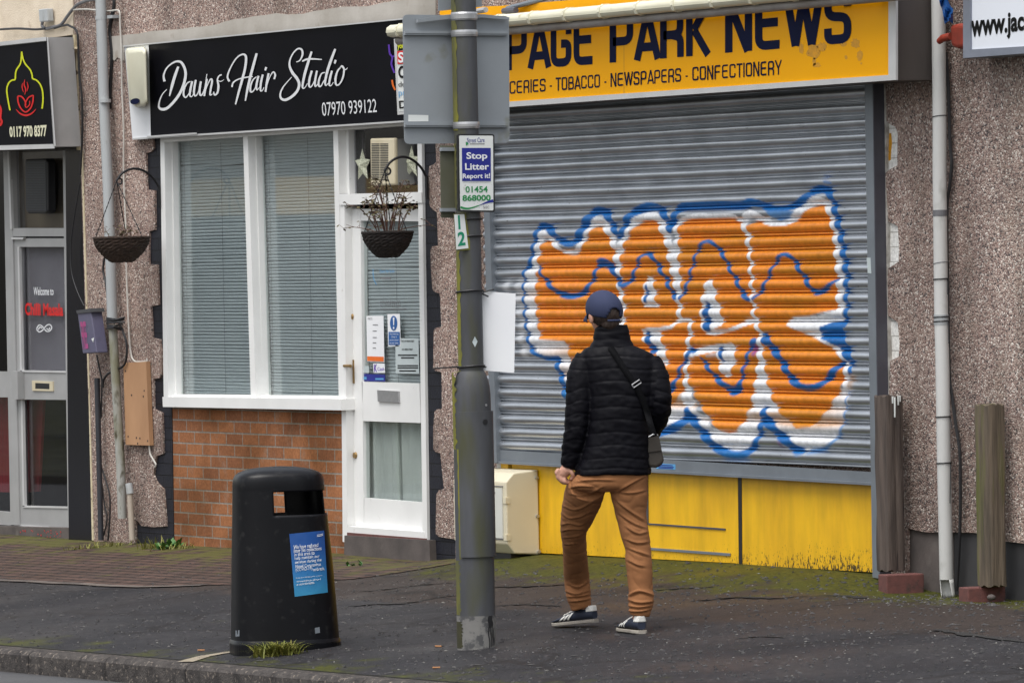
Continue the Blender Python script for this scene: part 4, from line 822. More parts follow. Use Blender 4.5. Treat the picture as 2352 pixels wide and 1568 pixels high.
basket(cpt, .178, .158, 'wicker_b', 'brown wicker basket with bare soil hanging before the grey drainpipe', [(7, .05, .05, .018)], hook)
# ================================================================== newsagent building (right)
news = thing('newsagent_building', 'pebbledashed shop with yellow stall riser and white painted brick edges', 'building', W(1650, 1292, 0))
rw = [(1085, -60), (1100, 1296), (1700, 1330), (2000, 1340), (2040, 1345), (2075, 1340), (2084, 1212), (2110, 1219), (2132, 1222), (2180, 1222), (2241, 1223), (2280, 1233), (2310, 1243), (2352, 1247), (2700, 1262), (2700, -60)]
MB().slab([(1086, -60), (1100, 1294), (2020, 1330), (2026, 400), (2026, -60)], -.035, .1).build('wall', 'pebble', news)
edge = [(2026, -60), (2026, 187), (2030, 200), (2033, 254), (2036, 278), (2045, 286), (2056, 291), (2060, 300), (2062, 308), (2061, 345), (2061, 380), (2050, 386), (2041, 391), (2032, 400), (2030, 420), (2036, 505), (2045, 511), (2062, 519), (2064.6, 560), (2064, 601), (2050, 610), (2040, 617), (2034, 680), (2036, 723), (2048, 730), (2062, 741), (2066, 789), (2064, 819), (2052, 825), (2043, 830), (2040, 861), (2038, 905), (2042, 1340), (2070, 1352), (2084, 1352)]
low = [(2084, 1212), (2110, 1219), (2132, 1222), (2180, 1222), (2241, 1223), (2280, 1233), (2310, 1243), (2352, 1247), (2700, 1262), (2700, -60)]
MB().slab(edge + low, 0.0, .12).build('wall', 'pebble_r', news)
MB().slab([(2028, 240), (2085, 240), (2085, 900), (2036, 900)], -.015, .1).build('quoin', 'whitebrick', news)
MB().slab([(2027, 187), (2032, 187), (2035, 254), (2036, 300), (2033, 400), (2034, 420), (2039, 505), (2037, 620), (2039, 730), (2043, 840), (2041, 905), (2034, 905), (2034, 700), (2029, 400)], .003, .03).build('render_lip', 'render_lip', news)
MB().slab([(2041, 307), (2047, 306), (2049, 330), (2047, 345), (2046, 368), (2041, 370), (2040, 340)], -.0145, .002).build('flaking_paint', 'torn', news)
MB().slab([(2070, 1200), (2160, 1215), (2190, 1215), (2192, 1380), (2070, 1350)], -.016, .1).build('plinth', 'concrete', news)
MB().slab([(2192, 1215), (2700, 1240), (2700, 1400), (2192, 1385)], -.016, .1).build('plinth', MAT('dark_painted_plinth', (.030, .030, .034), (.045, .044, .046), .75, scale=4), news)
# yellow stall riser
yl = MB(); yl.slab([(1175, 1050), (1695, 1080), (1697, 1293), (1180, 1266)], .006, .04); yl.slab([(1702, 1080), (2010, 1100), (2010, 1314), (1704, 1296)], .006, .04)
ys = yl.build('stall_riser', 'yellowp', news)
MB().slab([(1682, 1080), (1694, 1080), (1696.5, 1294), (1683, 1292)], .010, .03).build('batten', 'yellowp', ys)
MB().slab([(1695, 1080), (1703, 1080), (1704.5, 1297), (1697, 1296)], .0085, .02).build('dark_gap_strip', 'black_pl', ys)  # black strip laid proud, its colour standing in for shade between the panels
MB().slab([(1484, 1070), (1487, 1070), (1488, 1204), (1484.5, 1203)], .012, .01).build('dark_gap_strip', 'guide_side', ys); MB().slab([(1485, 1200.5), (1665, 1213), (1665, 1217), (1485, 1204)], .012, .012).build('ledge', 'guide_side', ys)
MB().slab([(1480, 1256), (1676, 1270), (1676, 1276), (1480, 1261)], .014, .014).build('threshold_bar', 'galv', ys)
yl = MB(); yl.slab([(1140, 1050), (1150, 1050), (1152, 1090), (1142, 1090)], .0, .06); yl.build('white_jamb', 'white', ys)
MB().slab([(1150, 1050), (1167, 1050), (1170, 1270), (1154, 1268)], .02, .05).build('batten', 'yellowp', ys); MB().slab([(1167, 1050), (1176, 1050), (1180, 1270), (1170, 1270)], -.004, .03).build('dark_gap_strip', 'black_pl', ys)
# ================================================================== roller shutter with the spray-painted lettering
sh = thing('roller_shutter', 'closed steel roller shutter sprayed with orange and blue lettering', 'roller shutter', W(1560, 1085, .05))
TS = .034
xl = W(1118, 700, TS)[0]; xr = W(2003, 650, TS)[0]; zt = W(1560, 205, TS)[2]; zb_ = (W(1140, 1033, TS)[2] + W(1998, 1085, TS)[2]) / 2
pitch = .0765; nsl = int(math.ceil((zt - zb_) / pitch)); zt = zb_ + nsl * pitch
prof = [(0, -.012), (.015, .002), (.05, .009), (.12, .0155), (.22, .0205), (.34, .0225), (.46, .0205), (.58, .0155), (.68, .0085), (.745, .002), (.76, -.006), (.785, -.004), (.80, .004), (.84, .0075), (.90, .0070), (.935, .003), (.95, -.010)]
NX = 620
us = np.linspace(xl, xr, NX); zs = []; ts_ = []
for i in range(nsl):
    for s_, d2 in prof: zs.append(zt - (i + s_) * pitch); ts_.append(TS - .006 + d2)
zs = np.array(zs); ts_ = np.array(ts_); NR = len(zs)
XX, ZG = np.meshgrid(us, zs, indexing='ij')
wob = .0012 * np.sin(XX * 3.1 + np.floor((zt - ZG) / pitch) * 1.3) + .0006 * np.sin(XX * 11 + ZG * 40)
V = np.stack([XX, -(np.broadcast_to(ts_, XX.shape) + wob), ZG + .0012 * np.sin(XX * 2.3 + np.floor((zt - ZG) / pitch))], -1).reshape(-1, 3)
# paint: strokes in the enlarged photo's units (gx, gy), carried onto the flat plane of the shutter
Q = np.stack([XX.ravel(), np.full(XX.size, -TS - .006), ZG.ravel()], -1) - CAM
zq = Q @ Fv; GX = ((1176 + FPX * (Q @ Rv) / zq) / .57422 - 2000) * 2.61375; GY = ((784 - FPX * (Q @ Uv) / zq) / .57422 - 700) * 2.61375
rgb = np.zeros((len(GX), 3)); alp = np.zeros(len(GX))
rngn = np.random.default_rng(3)
jit = 5 * np.sin(GX * .021 + GY * .013) + 4 * np.sin(GX * .05 - GY * .037 + 1)
def lay(mask, c_, op=1.0):
    global rgb, alp
    a_ = np.clip(mask * op, 0, 1); rgb = rgb * (1 - a_[:, None]) + np.array(c_) * a_[:, None]; na = alp + a_ * (1 - alp)
    fresh = (alp < .02) & (a_ > 0); rgb[fresh] = c_; alp = na
def sstep(x): x = np.clip(x, 0, 1); return x * x * (3 - 2 * x)
def stroke(pts, wd, c_, soft=9, op=1.0):
    P = np.array(smoothpath([(*p, 0) for p in pts], 5))[:, :2]; k = len(P); wv = np.full(k, wd) if np.isscalar(wd) else np.interp(np.linspace(0, 1, k), np.linspace(0, 1, len(wd)), wd)
    m_ = wv.max() + soft * 2; sel = np.where((GX > P[:, 0].min() - m_) & (GX < P[:, 0].max() + m_) & (GY > P[:, 1].min() - m_) & (GY < P[:, 1].max() + m_))[0]
    x_, y_ = GX[sel], GY[sel]; best = np.full(len(sel), -1e9)
    for i in range(k - 1):
        a_, b_ = P[i], P[i + 1]; ab = b_ - a_; u = np.clip(((x_ - a_[0]) * ab[0] + (y_ - a_[1]) * ab[1]) / (ab @ ab + 1e-9), 0, 1)
        d2 = np.hypot(x_ - a_[0] - u * ab[0], y_ - a_[1] - u * ab[1]); best = np.maximum(best, (wv[i] + (wv[i + 1] - wv[i]) * u) / 2 - d2)
    mk_ = np.zeros(len(GX)); mk_[sel] = sstep((best + soft) / (2 * soft)); lay(mk_, c_, op)
def poly(pts, c_, soft=7, op=1.0, sm=False):
    P = np.array(pts, float)
    m_ = soft * 3; sel = np.where((GX > P[:, 0].min() - m_) & (GX < P[:, 0].max() + m_) & (GY > P[:, 1].min() - m_) & (GY < P[:, 1].max() + m_))[0]
    x_, y_ = GX[sel], GY[sel]; ins = np.zeros(len(sel), bool); dist = np.full(len(sel), 1e9)
    for i in range(len(P)):
        a_, b_ = P[i], P[(i + 1) % len(P)]; ab = b_ - a_
        cr = ((a_[1] > y_) != (b_[1] > y_)) & (x_ < (b_[0] - a_[0]) * (y_ - a_[1]) / (b_[1] - a_[1] + 1e-9) + a_[0]); ins ^= cr
        u = np.clip(((x_ - a_[0]) * ab[0] + (y_ - a_[1]) * ab[1]) / (ab @ ab + 1e-9), 0, 1); dist = np.minimum(dist, np.hypot(x_ - a_[0] - u * ab[0], y_ - a_[1] - u * ab[1]))
    sd = np.where(ins, dist, -dist); mk_ = np.zeros(len(GX)); mk_[sel] = sstep((sd + soft) / (2 * soft)); lay(mk_, c_, op)
A_ = lambda *p: [(x, y) for x, y in p]; B_ = lambda *p: [(x + 1830, y) for x, y in p]; C_ = lambda *p: [(x, y + 1568) for x, y in p]; D_ = lambda *p: [(x + 1830, y + 1568) for x, y in p]
WHT = (.78, .79, .82); ORG = (.78, .245, .020); ORD = (.52, .215, .012); BLU = (.006, .125, .40); LBL = (.03, .21, .52); PUR = (.16, .02, .26)
for p in (A_((80, 1130), (70, 1200)), A_((200, 1110), (200, 1330), (215, 1450), (240, 1560)) + C_((215, 100)), C_((200, 90), (240, 210), (275, 330))): stroke(p, 60, WHT, 30, .55)
# white masses
poly(A_((265, 1010), (320, 965), (385, 960), (380, 1568)) + C_((410, 0), (410, 150), (690, 160), (730, 300), (740, 440), (760, 560), (700, 640), (690, 560), (640, 500), (620, 345), (480, 320), (380, 260), (320, 180), (300, 60)) + A_((280, 1500), (265, 1250)), WHT)
poly(D_((-100, 870), (40, 780), (80, 700), (140, 690), (190, 760), (240, 900), (330, 960), (400, 1060), (560, 1130), (700, 1050), (800, 860), (830, 560), (960, 560), (1010, 760), (1100, 900), (1250, 1070), (1420, 1080), (1560, 960), (1680, 780), (1740, 660), (1840, 640), (1810, 830), (1770, 980), (1740, 1090), (1690, 1180), (1600, 1250), (1450, 1310), (1330, 1310), (1220, 1240), (1130, 1150), (1050, 1060), (960, 940), (900, 1000), (880, 1120), (830, 1250), (750, 1310), (600, 1320), (470, 1290), (400, 1190), (300, 1060), (220, 960), (140, 880), (60, 980), (-80, 1070), (-200, 1080)), WHT, 12)
# orange fill
orange = A_((385, 1020), (392, 900), (410, 800), (430, 740), (470, 690), (545, 695), (590, 760), (680, 830), (790, 840), (860, 760), (900, 680), (950, 580), (1000, 545), (1100, 545), (1125, 600), (1160, 680), (1190, 780), (1240, 860), (1290, 800), (1290, 720), (1350, 640), (1370, 590), (1430, 530), (1510, 485), (1590, 475), (1670, 520), (1690, 590), (1740, 680), (1790, 760), (1850, 760), (1860, 560), (1900, 500), (1980, 455)) + \
    B_((400, 460), (600, 460), (700, 510), (740, 540), (810, 500), (900, 470), (1000, 520), (1180, 520), (1260, 470), (1340, 400), (1430, 340), (1540, 310), (1590, 350), (1620, 450), (1650, 560), (1670, 720), (1690, 900), (1700, 1100), (1700, 1300), (1690, 1400), (1400, 1470), (1240, 1480), (1170, 1520)) + \
    D_((1180, 0), (1330, 85), (1500, 150), (1620, 230), (1720, 320), (1780, 400), (1780, 560), (1740, 660), (1680, 770), (1600, 890), (1520, 985), (1420, 1070), (1280, 1080), (1200, 1010), (1110, 920), (1030, 800), (980, 640), (900, 520), (830, 620), (810, 760), (780, 890), (720, 1020), (640, 1110), (560, 1125), (470, 1105), (390, 1015), (320, 915), (250, 820), (205, 720), (150, 600), (80, 690), (30, 780), (-60, 850)) + \
    C_((1790, 780), (1700, 900), (1200, 1000), (900, 900), (760, 560), (740, 400), (720, 270), (690, 170), (420, 150), (405, 40)) + A_((385, 1480), (375, 1250))
poly(orange, ORG, 10)
# thinner, yellower passes of orange
for _ in range(90):
    x_ = R.uniform(420, 3480); y_ = R.uniform(600, 2600); l_ = R.uniform(150, 500)
    m_ = np.exp(-((GX - x_) / l_) ** 2 - ((GY - y_) / R.uniform(25, 60)) ** 2) * R.uniform(.25, .7); m_ = m_ * (np.abs(rgb[:, 0] - ORG[0]) < .15); lay(m_, ORD)
for x_ in (450, 610, 700, 790): stroke([(x_, 1100), (x_ + 20, 1250), (x_ + 10, 1420), (x_ + 25, 1600)], 34, (.86, .27, .05), 22, .6)
# white lines
ww = lambda p, w_, s_=6, op=1: stroke(p, [x * 1.14 for x in w_] if isinstance(w_, list) else w_ * 1.14, WHT, s_, op)
ww(A_((375, 985), (360, 890), (392, 800), (396, 740), (418, 670), (445, 625), (485, 620), (540, 665), (590, 735), (660, 795), (740, 815), (800, 790), (845, 730), (872, 660), (905, 580), (950, 520), (1000, 488), (1060, 488), (1110, 530), (1145, 600), (1180, 690), (1205, 760), (1230, 790)), [60, 60, 55, 55, 60, 75, 80, 55, 40, 36, 36, 40, 45, 50, 70, 80, 85, 85, 75, 60, 55, 50, 50])
ww(A_((1258, 790), (1265, 720), (1295, 650), (1315, 590), (1370, 505), (1450, 445), (1550, 415), (1640, 445), (1690, 510), (1720, 600), (1755, 680), (1790, 760)), [50, 55, 60, 70, 90, 95, 90, 80, 70, 65, 65, 65])
ww(A_((1235, 780), (1228, 900), (1238, 1000), (1250, 1130), (1262, 1260), (1285, 1390), (1275, 1530)) + C_((1290, 150)), [60, 62, 48, 40, 42, 40, 45, 45])
ww(A_((1785, 740), (1805, 850), (1825, 960), (1840, 1060), (1860, 1170), (1860, 1250), (1862, 1320), (1880, 1400), (1880, 1510)), [80, 90, 90, 78, 66, 45, 40, 40, 42])
ww(A_((1850, 530), (1840, 620), (1852, 740), (1850, 850)), 38)
ww(A_((1850, 520), (1885, 480), (1975, 445), (2090, 428)) + B_((400, 432), (600, 432), (660, 465), (730, 520)), [22, 40, 46, 48, 48, 48, 40, 36])
ww(B_((742, 450), (730, 530), (742, 600), (770, 655), (765, 735), (780, 800), (782, 880), (798, 950), (790, 1030), (808, 1100), (800, 1170), (815, 1230), (800, 1300), (826, 1380), (818, 1450), (845, 1520)) + D_((862, 20), (892, 80), (888, 150), (886, 230), (890, 290), (906, 350), (898, 420), (902, 500), (900, 570)), [50, 46, 44, 44, 40] + [32] * 10 + [34, 36, 40, 42, 45, 50, 58, 70, 90, 105])
poly(D_((850, 540), (945, 540), (985, 680), (1020, 780), (1090, 900), (800, 900), (815, 760), (835, 640)), WHT)
ww(B_((740, 440), (790, 412), (860, 430), (930, 472), (1010, 502), (1100, 512), (1195, 480), (1270, 415), (1340, 350), (1420, 290), (1500, 268), (1560, 285), (1605, 340), (1625, 420), (1650, 510), (1675, 620), (1692, 740), (1704, 860), (1716, 980), (1728, 1110), (1722, 1250), (1728, 1380), (1725, 1500)), [60, 80, 80, 60, 45, 40, 60, 75, 75, 80, 85, 75, 50, 40, 42, 46, 50, 55, 60, 62, 62, 62, 60])
poly(B_((1160, 1535), (1240, 1485), (1480, 1470), (1740, 1395), (1765, 1500), (1660, 1568)) + D_((1520, 40), (1540, 120), (1640, 180), (1740, 250), (1800, 340), (1815, 420), (1775, 420), (1720, 320), (1620, 230), (1500, 145), (1330, 80), (1180, 0)), WHT, 8)
ww(D_((1790, 380), (1795, 470), (1785, 560), (1795, 650)), 44)
ww(C_((1985, 70), (1968, 190), (1958, 300), (1955, 400), (1945, 500), (1952, 600), (1962, 700), (1966, 790)), [40, 38, 36, 38, 36, 44, 70, 120])
# white details
poly(A_((1545, 1050), (1600, 1085), (1612, 1150), (1625, 1220), (1622, 1300), (1660, 1370), (1640, 1390), (1495, 1380), (1492, 1260), (1512, 1140)), WHT)
poly(B_((350, 1085), (400, 1110), (425, 1210), (432, 1290), (475, 1390), (495, 1500), (500, 1568)) + D_((420, 40), (560, 40), (640, 10), (740, -60), (860, -70), (850, -30), (740, 10), (620, 60), (480, 90), (380, 115), (310, 90), (270, -20)) + B_((262, 1500), (275, 1390), (285, 1270), (312, 1150)), WHT)
ww(C_((1500, 70), (1560, 52), (1690, 42), (1800, 20)) + A_((1860, 1530), (1985, 1528)) + C_((1992, 60)), 34)
poly(C_((1500, 60), (1670, 70), (1700, 190), (1745, 310), (1750, 420), (1680, 400), (1640, 280), (1540, 200), (1490, 150)), WHT)
ww(D_((150, 300), (300, 262), (440, 235), (600, 208)), [80, 66, 60, 40]); poly(D_((430, 225), (620, 200), (640, 345), (605, 450), (580, 530), (540, 555), (490, 510), (455, 390)), WHT)
poly(D_((340, 300), (440, 275), (450, 330), (330, 335)), (.36, .37, .40), 8, .7)
# blue
bb = lambda p, w_, s_=8, c_=BLU, op=1: stroke(p, w_, c_, s_, op)
bb(A_((305, 950), (258, 1010), (252, 1120), (250, 1250), (262, 1400), (268, 1530)) + C_((288, 60), (302, 170), (335, 260), (405, 315), (500, 348), (600, 350)), [50, 36, 30, 30, 30, 32, 34, 34, 40, 46, 50, 50])
bb(C_((605, 350), (612, 450), (650, 560), (672, 660), (690, 760)), [55, 50, 55, 60, 50]); bb(C_((690, 600), (700, 740)), 50, 20, LBL, .7)
bb(A_((300, 960), (330, 880), (338, 800), (360, 720), (375, 640), (405, 565), (460, 525), (530, 565), (590, 645), (680, 705), (740, 722), (795, 690), (835, 615), (875, 540), (925, 455), (1000, 388), (1050, 368), (1115, 395), (1155, 470), (1195, 560), (1240, 640)), [50, 40, 36, 40, 46, 60, 75, 75, 75, 70, 70, 75, 80, 85, 88, 90, 90, 85, 70, 65, 60])
bb(A_((1240, 640), (1275, 610), (1300, 540), (1335, 455), (1420, 385), (1550, 335), (1660, 345), (1725, 425), (1770, 530), (1785, 570), (1812, 480), (1845, 390), (1920, 335), (2090, 325)) + B_((450, 320), (700, 318), (790, 290), (890, 305), (1000, 350), (1130, 352), (1240, 325), (1340, 262), (1420, 195), (1520, 150), (1600, 165), (1640, 230), (1668, 320)), [60, 60, 60, 75, 95, 100, 85, 70, 60, 55, 60, 80, 95, 95, 95, 95, 90, 85, 70, 65, 70, 75, 85, 90, 80, 65, 55])
bb(A_((1720, 420), (1780, 540), (1785, 600)), [60, 80, 30]); bb(B_((1560, 20), (1590, 25)), 40, 22, BLU, .6); bb(B_((1580, 75), (1640, 85)), 30, 14, BLU, .8)
poly(B_((960, 380), (1270, 372), (1190, 455), (1095, 482), (1010, 440)), (.06, .22, .50), 10, .9)
bb(B_((1665, 320), (1690, 420), (1712, 520), (1735, 620), (1755, 740), (1775, 850), (1790, 960), (1800, 1060), (1792, 1180), (1795, 1300), (1800, 1400), (1790, 1500), (1780, 1568)), [65, 70, 68, 66, 64, 66, 66, 60, 54, 50, 50, 46, 60])
poly(D_((1530, 20), (1640, -30), (1780, -40), (1770, 80), (1795, 160), (1830, 230), (1858, 330), (1885, 372), (1850, 430), (1870, 500), (1825, 525), (1808, 400), (1765, 330), (1715, 240), (1600, 170), (1530, 145), (1518, 60)), BLU, 8)
bb(D_((1815, 690), (1795, 830), (1780, 960), (1745, 1090), (1700, 1170), (1640, 1240), (1540, 1296), (1420, 1316)), [14, 22, 24, 26, 36, 36, 30, 40], 12, LBL, .85)
bb(D_((1840, 540), (1840, 640)), 60, 30, ORD, .5)
bb(D_((130, 875), (140, 960), (60, 1030), (-50, 1090), (-200, 1150), (-320, 1160)), [40, 110, 95, 85, 70, 50], 10)
bb(D_((150, 940), (220, 1030), (300, 1130), (370, 1220), (450, 1290), (570, 1345), (700, 1355), (790, 1310), (850, 1230), (895, 1120), (920, 1000), (938, 870)), [80, 80, 85, 95, 85, 85, 90, 85, 60, 55, 75, 50], 12)
bb(D_((560, 1380), (720, 1390)), 110, 45, LBL, .55); bb(D_((620, 1450), (680, 1460)), 60, 40, LBL, .35)
bb(D_((940, 900), (950, 980), (1030, 1070), (1100, 1150), (1180, 1225), (1260, 1300), (1330, 1320)), [40, 110, 90, 95, 95, 95, 60], 12); bb(D_((1280, 1360), (1320, 1340)), 50, 24, LBL, .6); bb(D_((1400, 1335), (1560, 1310)), 50, 20, LBL, .6)
i4 = lambda p, w_: stroke(p, w_, (.008, .115, .37), 9)
i4(A_((410, 960), (440, 1050), (500, 1120), (570, 1200), (670, 1252), (780, 1264), (880, 1225), (940, 1150), (990, 1060), (1020, 970), (1060, 920), (1110, 925), (1165, 965), (1210, 1040), (1250, 1110)), [22, 34, 44, 56, 60, 60, 52, 44, 38, 40, 90, 100, 60, 46, 50])
i4(A_((1260, 1140), (1300, 1150), (1360, 1110), (1400, 1040), (1430, 960), (1455, 890), (1500, 840), (1560, 825), (1610, 868), (1660, 950), (1700, 1030), (1745, 1090), (1770, 1170), (1810, 1240), (1840, 1290)), [40, 56, 46, 36, 32, 32, 34, 42, 46, 44, 44, 44, 44, 44, 40])
i4(A_((1890, 1285), (1940, 1190), (1972, 1100), (2000, 1000), (2030, 900)) + B_((225, 820), (255, 760), (300, 710), (355, 690), (410, 715), (460, 775), (515, 850), (555, 940), (600, 1030), (650, 1110), (685, 1190), (725, 1260), (780, 1302)), [38, 36, 32, 32, 32, 30, 32, 36, 40, 44, 44, 40, 38, 40, 44, 46, 50, 48])
i4(B_((826, 1295), (900, 1215), (950, 1130), (1000, 1020), (1050, 925), (1095, 855), (1160, 830), (1225, 862), (1280, 945), (1325, 1025), (1380, 1105), (1415, 1180), (1480, 1228), (1560, 1200), (1630, 1145), (1705, 1095)), [30, 40, 36, 34, 36, 38, 44, 50, 48, 48, 50, 54, 56, 50, 40, 34])
i4(D_((280, 345), (340, 430), (400, 510), (470, 590), (550, 650), (620, 690), (680, 635), (700, 560), (722, 450), (760, 340), (790, 240), (835, 165)), [30, 44, 46, 54, 80, 100, 60, 36, 36, 36, 40, 70])
i4(D_((930, 130), (985, 190), (1045, 270), (1115, 370), (1165, 470), (1225, 570), (1320, 640), (1420, 655), (1530, 620), (1620, 535), (1680, 465), (1755, 400)), [100, 90, 75, 70, 70, 72, 76, 70, 66, 70, 74, 50])
i4(C_((2000, 255), (1955, 340), (1905, 420), (1872, 500), (1845, 580), (1800, 650), (1740, 740)), [50, 40, 36, 36, 40, 60, 70]); i4(D_((150, 260), (200, 270)), 50)
ww(D_((888, 110), (886, 200), (890, 290)), 38)
i4(A_((1540, 1150), (1530, 1230), (1528, 1320)), [20, 34, 34]); i4(B_((340, 1345), (330, 1450), (335, 1568)) + D_((345, 40)), [40, 70, 76, 70]); i4(C_((1540, 85), (1560, 180), (1610, 270)), [40, 66, 70]); i4(D_((470, 250), (488, 320), (495, 370)), [50, 40, 30])
stroke(D_((840, 230), (835, 300)), 50, PUR, 22, .8); stroke(D_((1095, 1230), (1105, 1260)), 34, PUR, 22, .7); stroke(D_((740, 440), (735, 460)), 30, PUR, 14, .5)
fs = np.arange(NX - 1)[:, None] * NR + np.arange(NR - 1)[None, :]
fs = np.stack([fs, fs + 1, fs + NR + 1, fs + NR], -1).reshape(-1, 4)
me = bpy.data.meshes.new('curtain'); me.vertices.add(len(V)); me.vertices.foreach_set('co', V.ravel()); me.loops.add(fs.size); me.polygons.add(len(fs))
me.loops.foreach_set('vertex_index', fs.ravel().astype(np.int32)); me.polygons.foreach_set('loop_start', np.arange(0, fs.size, 4, dtype=np.int32)); me.update(calc_edges=True); me.validate()
at = me.attributes.new('paint', 'FLOAT_COLOR', 'POINT'); at.data.foreach_set('color', np.concatenate([rgb, alp[:, None]], 1).astype(np.float32).ravel())
me.polygons.foreach_set('use_smooth', [True] * len(me.polygons)); me.materials.append(K['shutter'])
cu = bpy.data.objects.new('curtain', me); col.objects.link(cu); cu.parent = sh; cu.matrix_parent_inverse = Matrix.Translation(-sh.location)
q = [(1120, 1031), (2000, 1084), (2000.5, 1111), (1120, 1060)]
bb_ = MB().slab(q, TS + .012, .03).slab([(1120, 1057), (2000.5, 1108), (2000.5, 1114), (1120, 1062.5)], TS + .025, .04).build('bottom_bar', 'galv', sh)
st = MB().slab([(1506, 1063), (1551, 1066), (1551, 1078), (1507, 1076)], TS + .0135, .002).build('sticker', 'skytx', bb_)
mb = MB(); un = lambda x, y: W(x, y, TS + .0145); [mb.sheet([un(*p) for p in bar(a_, y_, b_, y_ + 1.8, .055)]) for a_, b_, y_ in ((1511, 1545, 1066), (1509, 1548, 1069.5), (1512, 1546, 1072.6))]; mb.build('lettering', 'bluetx', st)
MB().slab([(1985.5, 180), (2003.5, 180), (2020, 1328), (2004, 1325)], .070, .07).build('guide_rail', 'galv', sh)
MB().slab([(1106, 300), (1119, 300), (1141, 1062), (1128, 1062)], .070, .07).build('guide_rail', 'galv', sh)
MB().slab([(2004, 180), (2005.5, 180), (2022, 1328), (2020.5, 1328)], .0695, .068).build('rail_side', 'guide_side', sh)
MB().slab([(1990.5, 592), (1999, 592), (2001, 628), (1993, 627)], .0715, .002).build('tape_strip', 'tape', sh)
MB().slab([(1085, 180), (2008, 120), (2008, 200), (1090, 262)], TS - .03, .03).build('hood', 'guide_side', sh)
# ================================================================== newsagent fascia
ns = thing('newsagent_sign', 'orange yellow lightbox fascia with dark blue capitals', 'shop sign', W(1600, 100, .2))
TN = .30
bx = MB().slab([(1010, 40), (2040, -40), (2040, -60), (2057, -60), (2058, 184), (1010, 256)], TN - .004, .30); bx.build('box', 'darkside', ns)
MB().slab([(1010, 20), (1150, 14), (2041, -60), (2041, 174), (1010, 246)], TN + .001, .003).build('panel', 'yellow', ns)
fr = MB(); fr.slab([(1010, 245), (2041, 172.5), (2057.5, 184), (1010, 257)], TN + .012, .014); fr.slab([(2040.5, -60), (2057.5, -60), (2057.5, 184), (2040.5, 173)], TN + .0115, .0135); fr.build('frame', 'alu_light', ns)
un = lambda x, y: W(x, y, TN + .002)
mb = MB(); LIFT[0] = 0
for s_, x0, y0, x1, y1, h0, h1 in (('PAGE', 1163, 162.5, 1364, 147, 108, 111), ('PARK', 1401, 144.5, 1629, 125.8, 112, 115), ('NEWS', 1666, 122, 1954, 97.5, 116, 120)):
    euro(mb, s_, [(x0, y0 - h0), (x1, y1 - h1), (x1, y1), (x0, y0)], un, .175, .17)
bl0, bl1 = 218.5, 171.5; X0, X1 = 1147, 1794
for s_, a_, b_ in (('GROCERIES', 1122, 1253.5), ('-', 1262.5, 1267.5), ('TOBACCO', 1276.5, 1378), ('-', 1388, 1392.5), ('NEWSPAPERS', 1402, 1564.5), ('-', 1574.5, 1579.5), ('CONFECTIONERY', 1590, 1794.5)):
    ya = bl0 + (a_ - X0) * (bl1 - bl0) / (X1 - X0); yb = bl0 + (b_ - X0) * (bl1 - bl0) / (X1 - X0); ha = 30 + (a_ - 1147) * .0055; hb_ = 30 + (b_ - 1147) * .0055
    if s_ == '-': mb.sheet([un(a_, ya - 13.5), un(b_, yb - 13.5), un(b_, yb - 10), un(a_, ya - 10)])
    else: euro(mb, s_, [(a_, ya - ha), (b_, yb - hb_), (b_, yb), (a_, ya)], un, .125, .14)
mb.build('lettering', 'navy', ns)
mb = MB(); un3 = lambda x, y: W(x, y, TN + .0016)
def blob(cx_, cy_, rx_, ry_, n_=22): mb.sheet([un3(cx_ + rx_ * math.cos(a_) * R.uniform(.6, 1.1), cy_ + ry_ * math.sin(a_) * R.uniform(.6, 1.1)) for a_ in np.linspace(0, 6.28, n_, endpoint=False)])
for c_ in ((1840, 112, 7, 14), (1868, 118, 16, 20), (1888, 108, 14, 12), (1876, 150, 12, 6), (1937, 100, 8, 10), (1975, 128, 8, 14), (1966, 100, 12, 12), (1870, 142, 5, 12), (1943, 132, 4, 6), (1978, 146, 3, 3)): blob(*c_)
mb.build('old_adhesive', 'torn', ns)
mb = MB(); mb.sheet([un3(*p) for p in bar(1433, 90, 1433.5, 221)]); mb.build('panel_joint', 'darkside', ns)
# lamp trough above the fascia
lt = thing('sign_light', 'long cream fluorescent sign light running above the yellow fascia', 'sign light', W(1400, 30, .4))
TL = .44; xa = W(893, 62, TL)[0]; xb = W(2100, -50, TL)[0]; zc = W(1308, 33, TL)[2]
pr = [(.0, .036), (.03, .034), (.055, .018), (.06, -.004), (.05, -.030), (.02, -.038), (-.03, -.036), (-.05, 0), (-.04, .03)]
cv = MB().loft([[(xx, -(TL - .04 + a_), zc + b_) for a_, b_ in pr] for xx in np.linspace(xa, xb, 40)]).build('cover', 'cream_pl', lt); shade(cv, 60)
rb = MB()
for xx in np.arange(xa + .12, xb, .385): rb.loft([[(xx + e, -(TL - .04 + a_ * 1.1), zc + b_ * 1.13) for a_, b_ in pr] for e in (-.011, .011)])
rb.build('rib', 'cream_pl', lt)
MB().tube([(xa + .02, -(TL - .05), zc - .058), (xb, -(TL - .05), zc - .058)], .024, 12).build('tube', MAT('dirty_diffuser', (.30, .28, .27), (.20, .17, .15), .5, scale=6), lt, smooth=True)
MB().box((xa, -(TL + .02), zc - .012), (xb, -(TL + .018), zc - .006)).build('lip', 'cream_pl', lt)
for px_ in (1000, 1500, 2000):
    x_ = W(px_, 30, .4)[0]; MB().box((x_ - .012, -TL + .06, zc - .01), (x_ + .012, -.0, zc + .02)).build('arm', 'galv', lt)
lbm = thing('cable_bracket', 'grey angled cable bracket above the sign light', 'bracket', W(1215, 12, .3))
